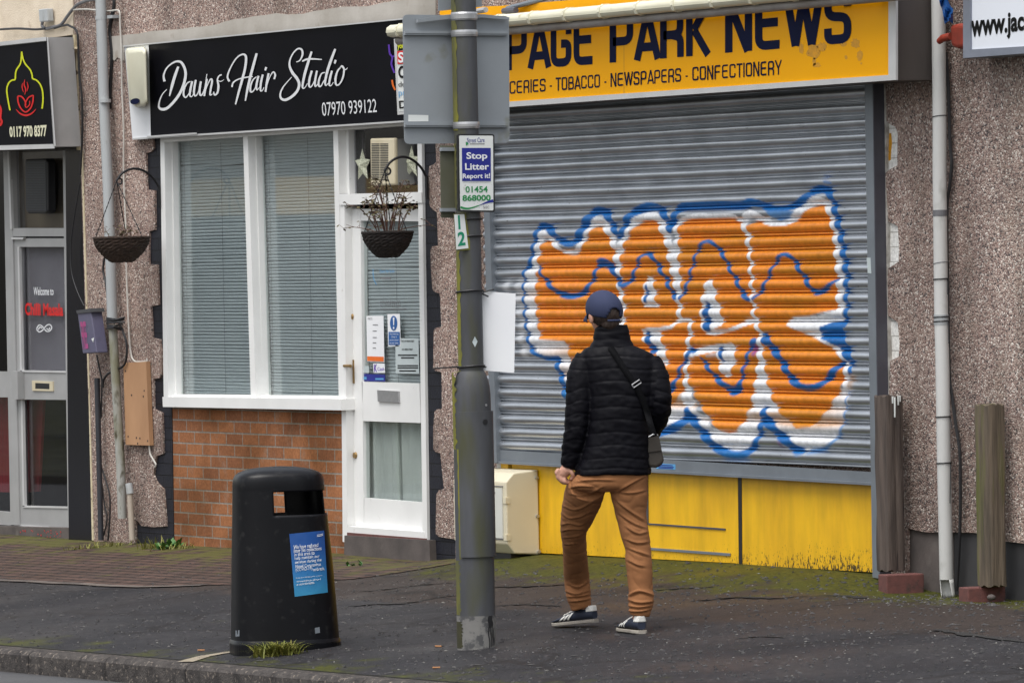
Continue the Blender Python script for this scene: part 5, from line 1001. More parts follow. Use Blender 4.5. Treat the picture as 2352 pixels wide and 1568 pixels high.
MB().tube([W(1165, 20, .34), W(1235, 2, .30), W(1290, -14, .25)], .014, 8).build('arm', 'galv', lbm); MB().tube([W(1157, 26, .36), W(1185, 24, .36)], .018, 8).build('clamp', 'guide_side', lbm)
MB().tube([W(1098, 26, .5), W(1116, 23, .5)], .016, 8).build('clamp', 'alu', lbm)
# sign of the shop further along
js = thing('garage_sign', 'white lightbox with black web address at the right edge', 'shop sign', W(2300, 60, .1))
TJ = .16
MB().slab([(2212, -60), (2600, -60), (2600, 106), (2212, 135)], TJ, .16).build('box', 'galv', js)
MB().slab([(2230, -60), (2600, -60), (2600, 95), (2230, 116)], TJ + .002, .003).build('panel', MAT('white_lit_acrylic', (.74, .77, .84), (.72, .75, .82), .3, scale=1), js)
mb = MB(); mb.slab([(2212, 134), (2232, 114), (2600, 92), (2600, 104)], TJ + .012, .012); mb.slab([(2212, -60), (2229, -60), (2229, 117), (2212, 135)], TJ + .0115, .011); mb.build('frame', MAT('blue_grey_aluminium', (.25, .27, .33), (.21, .23, .28), .4, .3), js)
mb = MB(); un = lambda x, y: W(x, y, TJ + .004)
write(mb, 'www.jace', [(2229.5, 35), (2369, 26), (2369, 82), (2229.5, 103)], un, .035); mb.build('lettering', 'blacktx', js)
bl = thing('alarm_bell', 'weathered red bell behind the pale pipe', 'bell', W(2195, 85, .08))
bevel(MB().slab([(2180, 58), (2198, 54), (2222, 58), (2224, 108), (2198, 113), (2182, 106)], .11, .10).build('cover', 'bell', bl), .02, 3)
MB().tube([W(2157, 96, .12), W(2166, 88, .12), W(2184, 84, .11)], [.016, .02, .02], 8).build('spout', 'bell', bl, smooth=True)
mb = MB(); vs = []
for i in range(9):
    for j in range(5): u, v_ = i / 8, j / 4; x_ = 2156 + 14 * u + (26 - 14 * abs(u - .5)) * v_; y_ = -6 + 58 * u + 4 * math.sin(v_ * 6 + i); vs.append(W(x_, y_, .11 + .02 * math.sin(i * 1.3 + j * 2)))
mb.add(vs, [[i * 5 + j, i * 5 + j + 1, (i + 1) * 5 + j + 1, (i + 1) * 5 + j] for i in range(8) for j in range(4)])
tag(mb.build('plastic_rag', 'blue_rag', smooth=True), 'torn blue plastic caught on the top of the pale pipe', 'rag')
dp2 = thing('drainpipe', 'pale plastic drainpipe with broken foot near the wooden posts', 'drainpipe', W(2177, 1366, .07), 'drainpipes on the pebbledash')
cpts = [(2155, -60), (2155, 0), (2158, 268), (2158, 400), (2162, 740), (2164, 804), (2168, 1062), (2172, 1230), (2174, 1330)]
MB().tube([W(x, y, .07) for x, y in cpts], .036, 18).build('pipe', 'pipe_r', dp2, smooth=True)
# broken shoe: an open half shell
P0 = W(2174, 1330, .07); P1 = W(2178, 1371, .07); rings = []
mb = MB(); nn = 22; vs = []
for i in range(6):
    c_ = P0 + (P1 - P0) * i / 5
    for j in range(nn + 1):
        a_ = math.radians(-70 + 230 * j / nn + i * 3) ; vs.append(c_ + .036 * (R0 * math.cos(a_) - f0 * math.sin(a_) * -1 * .999) + np.array([0, 0, .006 * math.sin(j * 2.1) * (i == 5)]))
mb.add(vs, [[i * (nn + 1) + j, i * (nn + 1) + j + 1, (i + 1) * (nn + 1) + j + 1, (i + 1) * (nn + 1) + j] for i in range(5) for j in range(nn)])
o = mb.build('broken_shoe', 'pipe_r', dp2, smooth=True); sm_ = o.modifiers.new('t', 'SOLIDIFY'); sm_.thickness = .004
for (y0, y1, m_) in ((482, 496, 'cable_g'), (722, 746, 'pipe'), (267, 269, 'black_pl'), (604, 605.5, 'cable_g')):
    x_ = float(np.interp(y0, [p[1] for p in cpts], [p[0] for p in cpts])); MB().tube([W(x_, y0, .07), W(x_ + .2, y1, .07)], .038, 18).build('clip', m_, dp2)
def loop(cx_, cy_, t_, r_, th, tail=None):
    c_ = W(cx_, cy_, t_); mb = MB(); mb.tube([c_ + r_ * (np.array([math.cos(a_), math.sin(a_), .06 * math.cos(a_)])) for a_ in np.linspace(0, 6.283, 25)], th, 5, False)
    if tail: mb.tube([c_ + R0 * r_ * .9 - f0 * r_ * .4, W(tail[0], tail[1], t_ + .02)], th * .8, 5)
    return mb
for i, (y_, tl) in enumerate(((641, (2176, 676)), (728, None), (738, (2179, 788)), (957, (2187, 985)), (1063, (2182, 1155)))):
    x_ = float(np.interp(y_, [p[1] for p in cpts], [p[0] for p in cpts])); loop(x_, y_, .07, .0385, .0035, tl).build('tie', 'cable_b', dp2)
cable([(2172, 120), (2178, 200), (2181, 300), (2184, 350), (2186, 378), (2181, 430), (2175, 480), (2176, 640), (2180, 850), (2186, 905), (2194, 965), (2201, 1010), (2205, 1045), (2206, 1120), (2205, 1206), (2201, 1290), (2197, 1356)], .03, .009, 'cable_b', 'black cable hanging loosely beside the pale drainpipe')
# ================================================================== wooden posts and the bricks under them
def timber(cx_, ytop, ybot, t0, wx, wy, lean, mat, label, seed):
    rr = random.Random(seed); b_ = W(cx_[1], ybot, t0); t_ = W(cx_[0], ytop, t0); n_ = 32; rings = []
    for i in range(29):
        u = i / 28; c_ = b_ + (t_ - b_) * u; ring = []
        for j in range(n_):
            a_ = 2 * math.pi * j / n_ + .2; ca, sa = math.cos(a_), math.sin(a_); s_ = 1 / (abs(ca) ** 7 + abs(sa) ** 7) ** (1 / 7)
            gr = .0036 * max(0, math.sin(j * .95 + seed) + .4 * math.sin(j * 2.3 + seed * 2)) + .005 * mnoise.noise((j * .9, u * 4, seed)); ring.append(c_ + np.array([(wx / 2 - gr) * ca * s_, (wy / 2 - gr) * sa * s_, (.006 * math.sin(j * 1.3 + seed) if i in (0, 28) else 0)]))
        rings.append(ring)
    o = MB().loft(rings).build('wooden_post', mat); shade(o, 40); return tag(o, label, 'post', 'square timber posts by the drainpipe')
p1 = timber((2040, 2046), 909, 1309, .112, .128, .110, 0, 'wood', 'dark brown post with white drips beside the shutter', 3)
mb = MB()
for x_, y0, y1, t_ in ((2055, 905, 1), (0, 0, 0)) and ((2053, 912, 958, .155), (2048, 910, 926, .156), (2061, 908, 930, .10), (2065, 908, 922, .09)): mb.slab([(x_, y0), (x_ + 2.2, y0), (x_ + 1.8, y1), (x_ + .6, y1)], t_ + .002, .006)
mb.build('white_drip', 'whitesign', p1)
p2 = timber((2271, 2278), 929, 1344, .112, .130, .112, 0, 'wood2', 'grey brown grooved post with green algae at the far right', 8)
def brick(px_, py_, t_, rot, label, sz=(.215, .1025, .065)):
    c_ = W(px_, py_, t_); zt_ = c_[2] + .065 * 1.0; c_[2] = gz(c_[0], t_); mb = MB(); mb.box((-sz[0] / 2, -sz[1] / 2, -.06), (sz[0] / 2, sz[1] / 2, max(.05, zt_ - c_[2]))); o = mb.build('loose_brick', 'redb'); o.location = c_; o.rotation_euler = (0, 0, rot); bevel(o, .006, 2); return tag(o, label, 'brick', 'red bricks under the wooden posts')
brick(2070, 1346, .125, math.radians(82), 'red brick under the dark brown post'); brick(2256, 1376, .13, math.radians(84), 'red brick under the grey grooved post')
# ================================================================== cabinet by the lamp post
cb = thing('meter_cabinet', 'cream metal cabinet standing against the yellow stall riser', 'cabinet', W(1200, 1270, .1))
ax = W(1159.6, 1160, .23)[0]; wdt = .62
zb0 = gz(ax, .2) + .02; z_ = lambda py, t_: W(1170, py, t_)[2]
side = [(.012, W(1238, 1078, .012)[2]), (.175, W(1180, 1086, .175)[2]), (.228, W(1160, 1107, .228)[2]), (.228, W(1163, 1248, .228)[2]), (.178, W(1178, 1271, .178)[2]), (.012, W(1245, 1273, .012)[2])]
x1 = float(np.mean([W(1238, 1090, .012)[0], W(1160, 1110, .228)[0]]))
bd = MB().loft([[(xx, -t_, z) for t_, z in side] for xx in (x1 - wdt, x1)]).build('body', 'cab', cb); bevel(bd, .008, 2)
zf0, zf1 = side[3][1], side[2][1]
MB().box((x1 - wdt + .03, -.236, zf0 + .03), (x1 - .035, -.2285, zf1 - .035)).build('door', 'cab_front', cb)
mb = MB(); mb.box((x1 - wdt + .02, -.234, zf1 - .028), (x1 - .03, -.229, zf1 - .022)); mb.box((x1 - wdt + .05, -.239, zf1 - .065), (x1 - .11, -.2365, zf1 - .058)); mb.box((x1 - wdt + .02, -.234, zf0 + .022), (x1 - .03, -.229, zf0 + .027)); mb.build('door_seam', 'greytx', cb)
for zz in (zf1 - .10, zf0 + .04): MB().box((x1 - .03, -.233, zz - .022), (x1 + .004, -.205, zz + .012)).build('hinge', 'cab', cb)
for t_, py in ((.025, 1097), (.025, 1185), (.02, 1266)):
    c_ = np.array([x1, -t_, W(1240, py, t_)[2]]); MB().tube([c_, c_ + np.array([.012, 0, 0])], .010, 8).build('screw', 'steel', cb)
mb = MB(); mb.box((x1 - wdt + .06, -.17, zb0 - .05), (x1 - .06, -.02, side[5][1] + .01)); mb.build('plinth', 'black_pl', cb)
# ================================================================== lamp post and what hangs on it
pg = G(1095, 1487); PC = np.array([pg[0], pg[1], 0.0]); PZ = pg[2]
def cyl(phi, r_, z): return np.array([PC[0], PC[1], z]) + r_ * (-f0 * math.cos(phi) + R0 * math.sin(phi))
def zat(py, x_=1080): # height of a pixel row on the post's axis plane
    d = ray(x_, py); s_ = ((PC - CAM) @ f0) / (d @ f0); return (CAM + s_ * d)[2]
lp = thing('lamp_post', 'grey steel street lamp column with green algae and bare foot', 'lamp post', (PC[0], PC[1], PZ))
zz0, zz1, zz2 = zat(906), zat(853), zat(845)
def turned(prof_, n_=40, ph0=0, ph1=2 * math.pi, closed=True): 
    k = n_ if closed else n_ + 1
    return [[cyl(ph0 + (ph1 - ph0) * j / n_, r_, z) for j in range(k)] for r_, z in prof_]
zft = zat(1412)
MB().loft(turned([(.0935, zft), (.0925, zz0 - .05), (.0915, zz0), (.088, zz0 + .04), (.078, zz1 - .03), (.068, zz1 - .005), (.061, zz1 + .004)])).build('base', 'post', lp, smooth=True)
MB().loft(turned([(.0945, PZ - .1), (.0945, zft)])).build('foot', 'postfoot', lp, smooth=True)
MB().loft(turned([(.061, zz1 - .01), (.060, zat(500)), (.058, 6.2)])).build('shaft', 'post', lp, smooth=True)
zd0, zd1 = zat(1277), zat(944)
dpn = turned([(.093, zd0), (.1025, zd0), (.1025, zd1), (.093, zd1)], 24, math.radians(-42), math.radians(96), False)
mb = MB(); k = 25
for i in range(4):
    pass
vs = [p for r_ in dpn for p in r_]; mb.add(vs, [[i * k + j, i * k + j + 1, (i + 1) * k + j + 1, (i + 1) * k + j] for i in range(3) for j in range(k - 1)] + [[0, k, 2 * k, 3 * k], [k - 1, 4 * k - 1, 3 * k - 1, 2 * k - 1]])
pd = mb.build('door_panel', 'post', lp); shade(pd, 40)
c_ = cyl(math.radians(38), .1025, zat(968)); n_ = (c_ - np.array([PC[0], PC[1], c_[2]])) / .1025; MB().tube([c_, c_ + n_ * .003], .014, 14).build('lock_hole', 'black_pl', pd)
c_ = cyl(math.radians(48), .0915, zat(930)); MB().tube([c_, c_ + n_ * .004], .006, 10).build('screw', 'steel', lp)
def film(ph0, ph1, rfun, y0, y1, name, mat, parent, wob_=.12, lift_=.0012):
    zs_ = np.linspace(zat(y1), zat(y0), 70); mb = MB(); vs = []
    for i, z in enumerate(zs_):
        a0 = math.radians(ph0) + wob_ * mnoise.noise((i * .18, 3, 1)); a1 = math.radians(ph1) + wob_ * 1.6 * mnoise.noise((i * .22, 9, 4))
        for j in range(7): vs.append(cyl(a0 + (a1 - a0) * j / 6, rfun(z) + lift_, z))
    mb.add(vs, [[i * 7 + j, i * 7 + j + 1, (i + 1) * 7 + j + 1, (i + 1) * 7 + j] for i in range(69) for j in range(6)]); return mb.build(name, mat, parent, smooth=True)
rs2 = lambda z: .061 if z > zz1 else .0925
film(-88, -40, rs2, -10, 300, 'algae', 'algae', lp); film(-89, -56, rs2, 330, 480, 'algae', 'algae', lp); film(-89, -46, rs2, 575, 840, 'algae', 'algae', lp)
film(-53, -44, rs2, 1030, 1282, 'algae', 'algae', lp, .06); film(-89, -58, rs2, 850, 1030, 'algae', 'algae', lp, .2); film(-88, -52, rs2, 1285, 1410, 'algae', 'algae', lp); film(-90, -46, lambda z: .0945, 1425, 1486, 'moss', 'moss', lp)
mb = MB()
for ph, y0, y1, w_ in ((44, 1412, 1440, .010), (40, 1430, 1486, .0035), (47, 1420, 1484, .003), (54, 1432, 1482, .003), (61, 1440, 1480, .003), (50, 1412, 1436, .012)):
    a_ = math.radians(ph); dw = w_ / .0945; zs_ = np.linspace(zat(y1), zat(y0), 9); LIFT[0] = (LIFT[0] + .0003) % .002
    vs = [cyl(a_ + e * dw + .04 * math.sin(i * .9), .0955 + LIFT[0], z) for i, z in enumerate(zs_) for e in (-1, 1)]; mb.add(vs, [[2 * i, 2 * i + 1, 2 * i + 3, 2 * i + 2] for i in range(8)])
mb.build('tar_run', 'tar', lp)
mb = MB(); vs = [cyl(math.radians(10 + 38 * u), .0625, zat(787) + e * .010 * math.sin(u * math.pi) ** .8) for u in np.linspace(0, 1, 9) for e in (-1, 1)]; mb.add([cyl(math.radians(8), .0625, zat(785)), cyl(math.radians(20), .0625, zat(797)), cyl(math.radians(33), .0625, zat(784)), cyl(math.radians(20), .0625, zat(772))], [[0, 1, 2, 3]]); mb.build('tape_patch', 'tape', lp)
# traffic sign seen from behind
ts = thing('traffic_sign', 'large grey back of a traffic sign clamped high on the lamp post', 'traffic sign', (PC[0], PC[1], zat(330)))
XS = PC[0] - .085
def rquad(q, r_, n_=5):          # pixel quad with rounded corners
    out = []; q = [np.array(p, float) for p in q]
    for i in range(4):
        p, a_, b_ = q[i], q[i - 1], q[(i + 1) % 4]; d1 = (a_ - p) / np.linalg.norm(a_ - p); d2 = (b_ - p) / np.linalg.norm(b_ - p)
        for u in np.linspace(0, 1, n_ + 1): A0, A1 = p + d1 * r_, p + d2 * r_; out.append(tuple((1 - u) ** 2 * A0 + 2 * u * (1 - u) * p + u * u * A1))
    return out
def xslab(mb, q, X, th): fr_ = [UX(x, y, X) for x, y in q]; return mb.prism(fr_, [p - np.array([th, 0, 0]) for p in fr_])
pl = xslab(MB(), rquad([(925, 34), (1169, 37), (1170.5, 328), (929, 331)], 12), XS, .003).build('plate', 'alu_plate', ts)
for y_ in (77, 288):
    mb = MB(); xslab(mb, [(931, y_ - 6), (1166, y_ - 5), (1166, y_ + 5), (931, y_ + 4)], XS + .016, .016); xslab(mb, [(931, y_ - 2), (1166, y_ - 1), (1166, y_ + 1), (931, y_ + 0)], XS + .020, .004); mb.build('channel', 'alu_plate', ts)
    mb = MB(); z = zat(y_); mb.loft([[cyl(math.radians(a_), r_, zz) for a_ in np.linspace(-105, 105, 30)] + [cyl(math.radians(a_), .059, zz) for a_ in np.linspace(105, -105, 30)] for r_, zz in ((.064, z - .016), (.066, z - .006), (.066, z + .006), (.064, z + .016))]); mb.build('clip', 'steel', ts)
xslab(MB(), [(938, 264), (984, 265), (984, 279), (938, 279.5)], XS + .0012, .0010).build('sticker', 'whitesign', ts)
tp = thing('sign_bracket', 'grey sign plate edge and clamp at the top of the lamp post', 'traffic sign', (PC[0], PC[1], zat(20)))
xslab(MB(), [(1006, -60), (1106, -60), (1107, 16), (1007, 26)], XS - .02, .004).build('plate', 'alu_plate', tp)
mb = MB(); xslab(mb, [(960, 44), (1030, 34), (1110, 33), (1170, 40), (1170, 46), (1110, 41), (1030, 44), (960, 52)], XS + .03, .02); mb.build('channel', 'alu_plate', tp)
mb = MB(); z = zat(38); mb.loft([[cyl(2 * math.pi * j / 30, r_, zz) for j in range(30)] for r_, zz in ((.0625, z - .02), (.066, z - .012), (.066, z + .012), (.0625, z + .02))]); mb.build('clip', 'steel', tp)
# litter notice
XF = PC[0] + .078
ls = thing('litter_sign', 'white and blue anti litter notice strapped to the lamp post', 'sign', (PC[0] + .07, PC[1], zat(488)))
xslab(MB(), rquad([(1051.3, 308), (1135.5, 308.4), (1136.6, 487.5), (1053.7, 486)], 5), XF, .012).build('backing', 'black_pl', ls)
xslab(MB(), rquad([(1055, 311.5), (1132.5, 312), (1133.3, 483.5), (1057.5, 482.5)], 3), XF + .002, .003).build('panel', 'whitesign', ls)
un = lambda x, y: UX(x, y, XF + .0035)
mb = MB(); mb.sheet([un(*p) for p in [(1060.8, 340), (1127.2, 340), (1127.6, 416), (1061.6, 416)]]); mb.build('blue_ground', 'bluetx', ls)
un4 = lambda x, y: UX(x, y, XF + .0045); mb = MB()
write(mb, 'Stop', [(1071, 350), (1119, 350), (1119.5, 369.5), (1071.5, 370)], un4, .022); write(mb, 'Litter', [(1068, 375), (1123, 375), (1123.5, 390), (1068.5, 390.5)], un4, .022); write(mb, 'Report it!', [(1062.5, 399), (1125.5, 398), (1125.8, 412.5), (1062.8, 413.5)], un4, .022); mb.build('lettering', 'whitetx', ls)
mb = MB(); write(mb, '01454', [(1069, 428), (1120, 427.5), (1120.3, 442), (1069.3, 442.5)], un, .02); write(mb, '868000', [(1062, 448), (1127, 447), (1127.3, 461), (1062.3, 462)], un, .03)
mb.sheet([un(*p) for p in [(1070, 325), (1077, 330.5), (1070.5, 335)]]); ribbon(mb, [(1057.5, 476), (1075, 479), (1100, 472), (1112, 466)], [5, 4, 2, .5], lambda x, y: UX(x, y, XF + .0037), lift=False); mb.build('lettering_green', 'greentx', ls)
mb = MB(); ribbon(mb, [(1133, 461), (1118, 465), (1100, 472)], [7, 4, .5], lambda x, y: UX(x, y, XF + .0041), lift=False); write(mb, 'Street Care', [(1073, 317), (1113, 316), (1113, 327), (1073, 328)], un); mb.build('lettering_blue', 'bluetx', ls)
mb = MB(); write(mb, 'www.southglos.gov.uk/streetcare', [(1064, 417.6), (1126, 417.3), (1126, 420), (1064, 420.3)], un); mb.sheet([un(*p) for p in bar(1079, 330, 1113, 331.6)]); write(mb, 'SGC', [(1110, 473), (1124, 473), (1124, 479), (1110, 479)], un); mb.build('lettering_grey', 'greytx', ls)
mb = MB()
for i in range(60): x_ = R.gauss(1100, 14); y_ = R.gauss(455, 14); mb.sheet([UX(x_ + a_, y_ + b_, XF + .0049 + i * 1e-5) for a_, b_ in ((0, 0), (R.uniform(.3, 1.6), R.uniform(-.4, .4)), (R.uniform(.2, 1.6), R.uniform(.4, 1.5)))])
mb.build('dirt_specks', 'blacktx', ls)
bs = thing('small_sign', 'small green stained back of a sign left of the litter notice', 'sign', (PC[0], PC[1], zat(500)))
xslab(MB(), [(1011, 334), (1046, 335), (1046, 501), (1013, 500)], PC[0] - .03, .003).build('plate', MAT('stained_sign_back', (.115, .115, .085), (.085, .09, .05), .7, scale=5), bs)
for y_ in (343, 482): xslab(MB(), [(1014, y_ - 4), (1050, y_ - 4), (1050, y_ + 4), (1014, y_ + 4)], PC[0] - .012, .02).build('channel', 'alu_plate', bs)
npl = thing('number_plate', 'tilted white plate with green numerals on the lamp post', 'number plate', (PC[0] + .07, PC[1], zat(575)))
xslab(MB(), [(1044, 491), (1070, 490), (1082, 573), (1050, 577)], PC[0] + .055, .012).build('backing', K['algae'], npl)
xslab(MB(), [(1043.7, 493), (1066.3, 491.8), (1076, 570), (1048.5, 573)], PC[0] + .058, .002).build('plate', 'whitesign', npl)
mb = MB(); un = lambda x, y: UX(x, y, PC[0] + .0592); mb.sheet([un(*p) for p in [(1051.5, 494.5), (1056, 494.2), (1058, 526.5), (1053.3, 527)]]); write(mb, '2', [(1051, 533), (1067.5, 531), (1069.5, 563), (1052, 565.5)], un, .03); mb.build('lettering', 'tealtx', npl)
def UB(px, py, off):                # on a board set square to the post's street side, off metres out from its axis
    d = ray(px, py); s_ = ((PC - CAM) @ f0 - off) / (d @ f0); return CAM + s_ * d
bb2 = thing('blank_board', 'blank white board tied to the right side of the lamp post', 'board', UB(1145, 855, 0))
fr_ = [UB(x, y, -.02) for x, y in [(1104, 668), (1184.5, 674), (1181, 856), (1108, 850.5)]]; MB().prism(fr_, [p + f0 * .006 for p in fr_]).build('board', 'white_b', bb2)
def tie(y_, r_, tail, label):
    z = zat(y_); mb = MB(); mb.tube([cyl(a_, r_, z + .006 * math.cos(a_ - .7)) for a_ in np.linspace(0, 6.283, 41)], .0048, 6, False)
    for tl in tail: mb.tube([UX(tl[0], tl[1], PC[0] + .03), UX(tl[2], tl[3], PC[0] + .045)], .004, 6)
    o = mb.build('cable_tie', 'cable_b'); return tag(o, label, 'cable tie', 'black cable ties round the lamp post')
tie(669, .0655, [(1100, 671, 1122, 681), (1110, 671, 1135, 664)], 'black cable tie at the top of the blank white board')
tie(842, .0655, [(1053, 842, 996, 846), (1108, 841, 1117, 843)], 'black cable tie with long tail under the blank white board')
tie(505, .0655, [], 'black cable tie just below the litter notice'); tie(544, .0655, [], 'black cable tie beside the tilted number plate')
# ================================================================== litter bin
bg_ = G(655, 1490); BC = bg_.copy()
lb = thing('litter_bin', 'black plastic street litter bin with a blue poster', 'litter bin', BC)
BR = math.radians(-14); bxd = R0 * math.cos(BR) + f0 * math.sin(-BR) ; byd = np.cross(ZZ, bxd)
PM = 464.0
lev = [(0, 128, 0), (18, 129, 0), (22, 126.5, 0), (30, 126, 0), (200, 118, -4.5), (300, 111.5, -8), (372, 107.5, -10.5), (380, 107.3, -10.7), (390, 106.6, -11), (398, 105, -11), (405, 101.5, -11), (411, 94, -11), (416, 82, -11), (420, 65, -11), (423, 42, -11), (425, 10, -11)]
def binpt(phi, h_px):
    hw = np.interp(h_px, [l_[0] for l_ in lev], [l_[1] for l_ in lev]) / PM; off = np.interp(h_px, [l_[0] for l_ in lev], [l_[2] for l_ in lev]) / PM + h_px / PM * .02 * .35
    a_ = phi; ca, sa = math.cos(a_), math.sin(a_); n_ = 3.0; s_ = (abs(ca) ** n_ + abs(sa) ** n_) ** (-1 / n_)
    return BC + ZZ * (h_px / PM) + R0 * off + hw * .98 * s_ * (bxd * sa * 1.0 + (-byd) * ca * .74)
hs_ = sorted(set([0, 9, 18, 20, 22, 26, 30] + list(range(45, 320, 15)) + [308, 314, 320, 332, 344, 356, 364, 368, 372, 376, 380, 386, 392, 398, 402, 405, 408, 411, 414, 416, 418, 420, 422, 423, 424, 425]))
NP = 144; ph = [2 * math.pi * j / NP for j in range(NP)]
inslot = lambda a_, h_: 314 <= h_ < 368 and ((math.radians(-14) < ((a_ + math.pi) % (2 * math.pi)) - math.pi < math.radians(92)) or (math.radians(-14) < ((a_) % (2 * math.pi)) - math.pi < math.radians(66)))
vs = [binpt(a_, h_) for h_ in hs_ for a_ in ph]; fs_ = []
for i in range(len(hs_) - 1):
    for j in range(NP):
        if not inslot((ph[j] + math.pi / NP) % (2 * math.pi), hs_[i]): fs_.append([i * NP + j, i * NP + (j + 1) % NP, (i + 1) * NP + (j + 1) % NP, (i + 1) * NP + j])
fs_.append([(len(hs_) - 1) * NP + j for j in range(NP)])
o = MB().add(vs, fs_).build('body', 'bin', lb); shade(o, 40)
so_ = o.modifiers.new('t', 'SOLIDIFY'); so_.thickness = .007; so_.offset = -1
mb = MB(); mb.loft([[BC + ZZ * (h_ / PM) + (binpt(a_, h_) - BC - ZZ * (h_ / PM)) * .93 for a_ in ph[::4]] for h_ in (20, 150, 296)]); mb.build('liner', 'binin', lb)
mb = MB(); mb.loft([[binpt(a_, h_) + (binpt(a_, h_) - binpt(a_ + math.pi, h_)) * .003 for a_ in ph[::2]] for h_ in (-14, 16)]); mb.build('base', 'bin', lb, smooth=False)
mb = MB(); mb.loft([[binpt(a_, h_) + (binpt(a_, h_) - binpt(a_ + math.pi, h_)) * e for a_ in ph[::2]] for h_, e in ((18, .004), (21, .007), (24, .005), (26, .001))]); mb.build('rim', 'bin', lb, smooth=True)
def binhit(px_, py_, off=.0015):
    d = ray(px_, py_); s_ = ((BC - CAM) @ f0) / (d @ f0) - .6
    for _ in range(700):
        p = CAM + s_ * d; h_ = (p[2] - BC[2]) * PM; hw = np.interp(h_, [l_[0] for l_ in lev], [l_[1] for l_ in lev]) / PM * .98; of = np.interp(h_, [l_[0] for l_ in lev], [l_[2] for l_ in lev]) / PM + h_ / PM * .007
        q_ = p - BC - R0 * of; a_ = (q_ @ bxd) / hw; b_ = (q_ @ byd) / (hw * .74)
        if abs(a_) ** 3 + abs(b_) ** 3 < 1: break
        s_ += .0015
    return p - d / np.linalg.norm(d) * off
mb = MB(); nu, nv = 14, 18; q = [(664.5, 1225.5), (744.5, 1217.5), (753, 1359.5), (677, 1369.5)]
mb.add([binhit(*bil(q, i / nu, j / nv), .002) for i in range(nu + 1) for j in range(nv + 1)], [[i * (nv + 1) + j, (i + 1) * (nv + 1) + j, (i + 1) * (nv + 1) + j + 1, i * (nv + 1) + j + 1] for i in range(nu) for j in range(nv)])
m, t, b = nodes('poster_print'); v = coords(t); s = N(t, 'ShaderNodeSeparateXYZ'); L(t, v, s.inputs[0]); mr = N(t, 'ShaderNodeMapRange'); z0 = binhit(715, 1365)[2]; z1 = binhit(705, 1222)[2]; mr.inputs[1].default_value = z0; mr.inputs[2].default_value = z1; L(t, s.outputs[2], mr.inputs[0])
L(t, ramp(t, mr.outputs[0], [(0, (.030, .23, .42)), (.35, (.022, .16, .40)), (.75, (.012, .075, .29))]), b.inputs['Base Color']); b.inputs['Roughness'].default_value = .35
pp = mb.build('poster', m, lb, smooth=True)
mb = MB(); unb = lambda x, y: binhit(x, y, .005)
lines = [('We have reduced', 674, 731, 1250, 9), ('litter bin collections', 675, 738.5, 1258.5, 8.6), ('in this area to', 676, 722.5, 1267.5, 8), ('help maintain our', 677, 734, 1276.5, 9), ('services during the', 677.5, 738.5, 1285.5, 9), ('Novel Coronavirus', 679, 737, 1295, 7.6), ('outbreak.', 719, 745.5, 1301.5, 7.6)]
for s_, a_, b_, y_, h_ in lines:
    sl2 = -.10; write(mb, s_, [(a_, y_ + 1.5), (b_, y_ + 1.5 + sl2 * (b_ - a_)), (b_, y_ + 1.5 + sl2 * (b_ - a_) + h_), (a_, y_ + 1.5 + h_)], unb, .006)
write(mb, '(COVID-19)', [(679, 1304), (717, 1300), (717.5, 1309.5), (679.5, 1313.5)], unb)
write(mb, 'www.southglos.gov.uk/report', [(680.5, 1333), (737, 1327), (737, 1331.5), (681, 1337.5)], unb, .01); write(mb, 'or call 01454 868000', [(681, 1339.5), (722, 1335), (722, 1339.5), (681, 1344)], unb, .01); write(mb, 'If this bin is full please let us know', [(680, 1325.5), (740, 1319), (740, 1322.5), (680, 1329)], unb)
for s_ in (0, 3.2): ribbon(mb, [(728, 1228 + s_), (735, 1227 + s_), (742, 1225 + s_)], 1.2, lambda x, y: binhit(x, y, .005), lift=False)
mb.build('lettering', 'whitetx', pp)
for q in ([(541, 1447), (550, 1446), (550, 1460), (541, 1461)], [(723, 1441), (734, 1439), (735, 1452), (724, 1454)]): MB().prism([binhit(*p, .004) for p in q], [binhit(*p, -.002) for p in q]).build('plug', 'galv', lb)
# ================================================================== grass, weeds, small litter
def tuft(px_, py_, n_, h_, spr, label, bend=.7, mat='grassm', wx=.2):
    c0 = G(px_, py_); mb = MB()
    for i in range(n_):
        b_ = c0 + R0 * R.gauss(0, wx) + f0 * R.gauss(0, .025); b_[2] = gz(b_[0], max(0, -b_[1])) - .005; a_ = R.uniform(0, 6.28); hh = h_ * R.uniform(.45, 1.1); dr = np.array([math.cos(a_), math.sin(a_), 0]) * spr * R.uniform(.3, 1.1)
        sd_ = np.cross(dr, ZZ); sd_ = sd_ / (np.linalg.norm(sd_) + 1e-6); wv = R.uniform(.0028, .0048); vs = []
        for k in range(6):
            u = k / 5; p = b_ + dr * u ** 1.6 + ZZ * hh * (u - bend * .55 * u ** 2.6); vs += [p - sd_ * wv * (1 - u * .9), p + sd_ * wv * (1 - u * .9)]
        mb.add(vs, [[2 * k, 2 * k + 1, 2 * k + 3, 2 * k + 2] for k in range(5)])
    o = mb.build('grass_tuft', mat, fix=False); return tag(o, label, 'grass', 'grass tufts on the pavement')
tuft(638, 1504, 420, .11, .13, 'yellow green grass tuft at the foot of the litter bin', wx=.048)
tuft(560, 1502, 50, .03, .03, 'tiny dark green tuft by the left edge of the litter bin', mat='weed', wx=.02)
tuft(352, 1260, 55, .10, .07, 'long green grass at the foot of the black conduit', .3, wx=.05)
tuft(400, 1262, 35, .07, .08, 'thin sprawling grass below the mossy pipe', .5, wx=.07)
tuft(225, 1258, 90, .06, .06, 'bright grass against the black pilaster foot', .4, wx=.10)
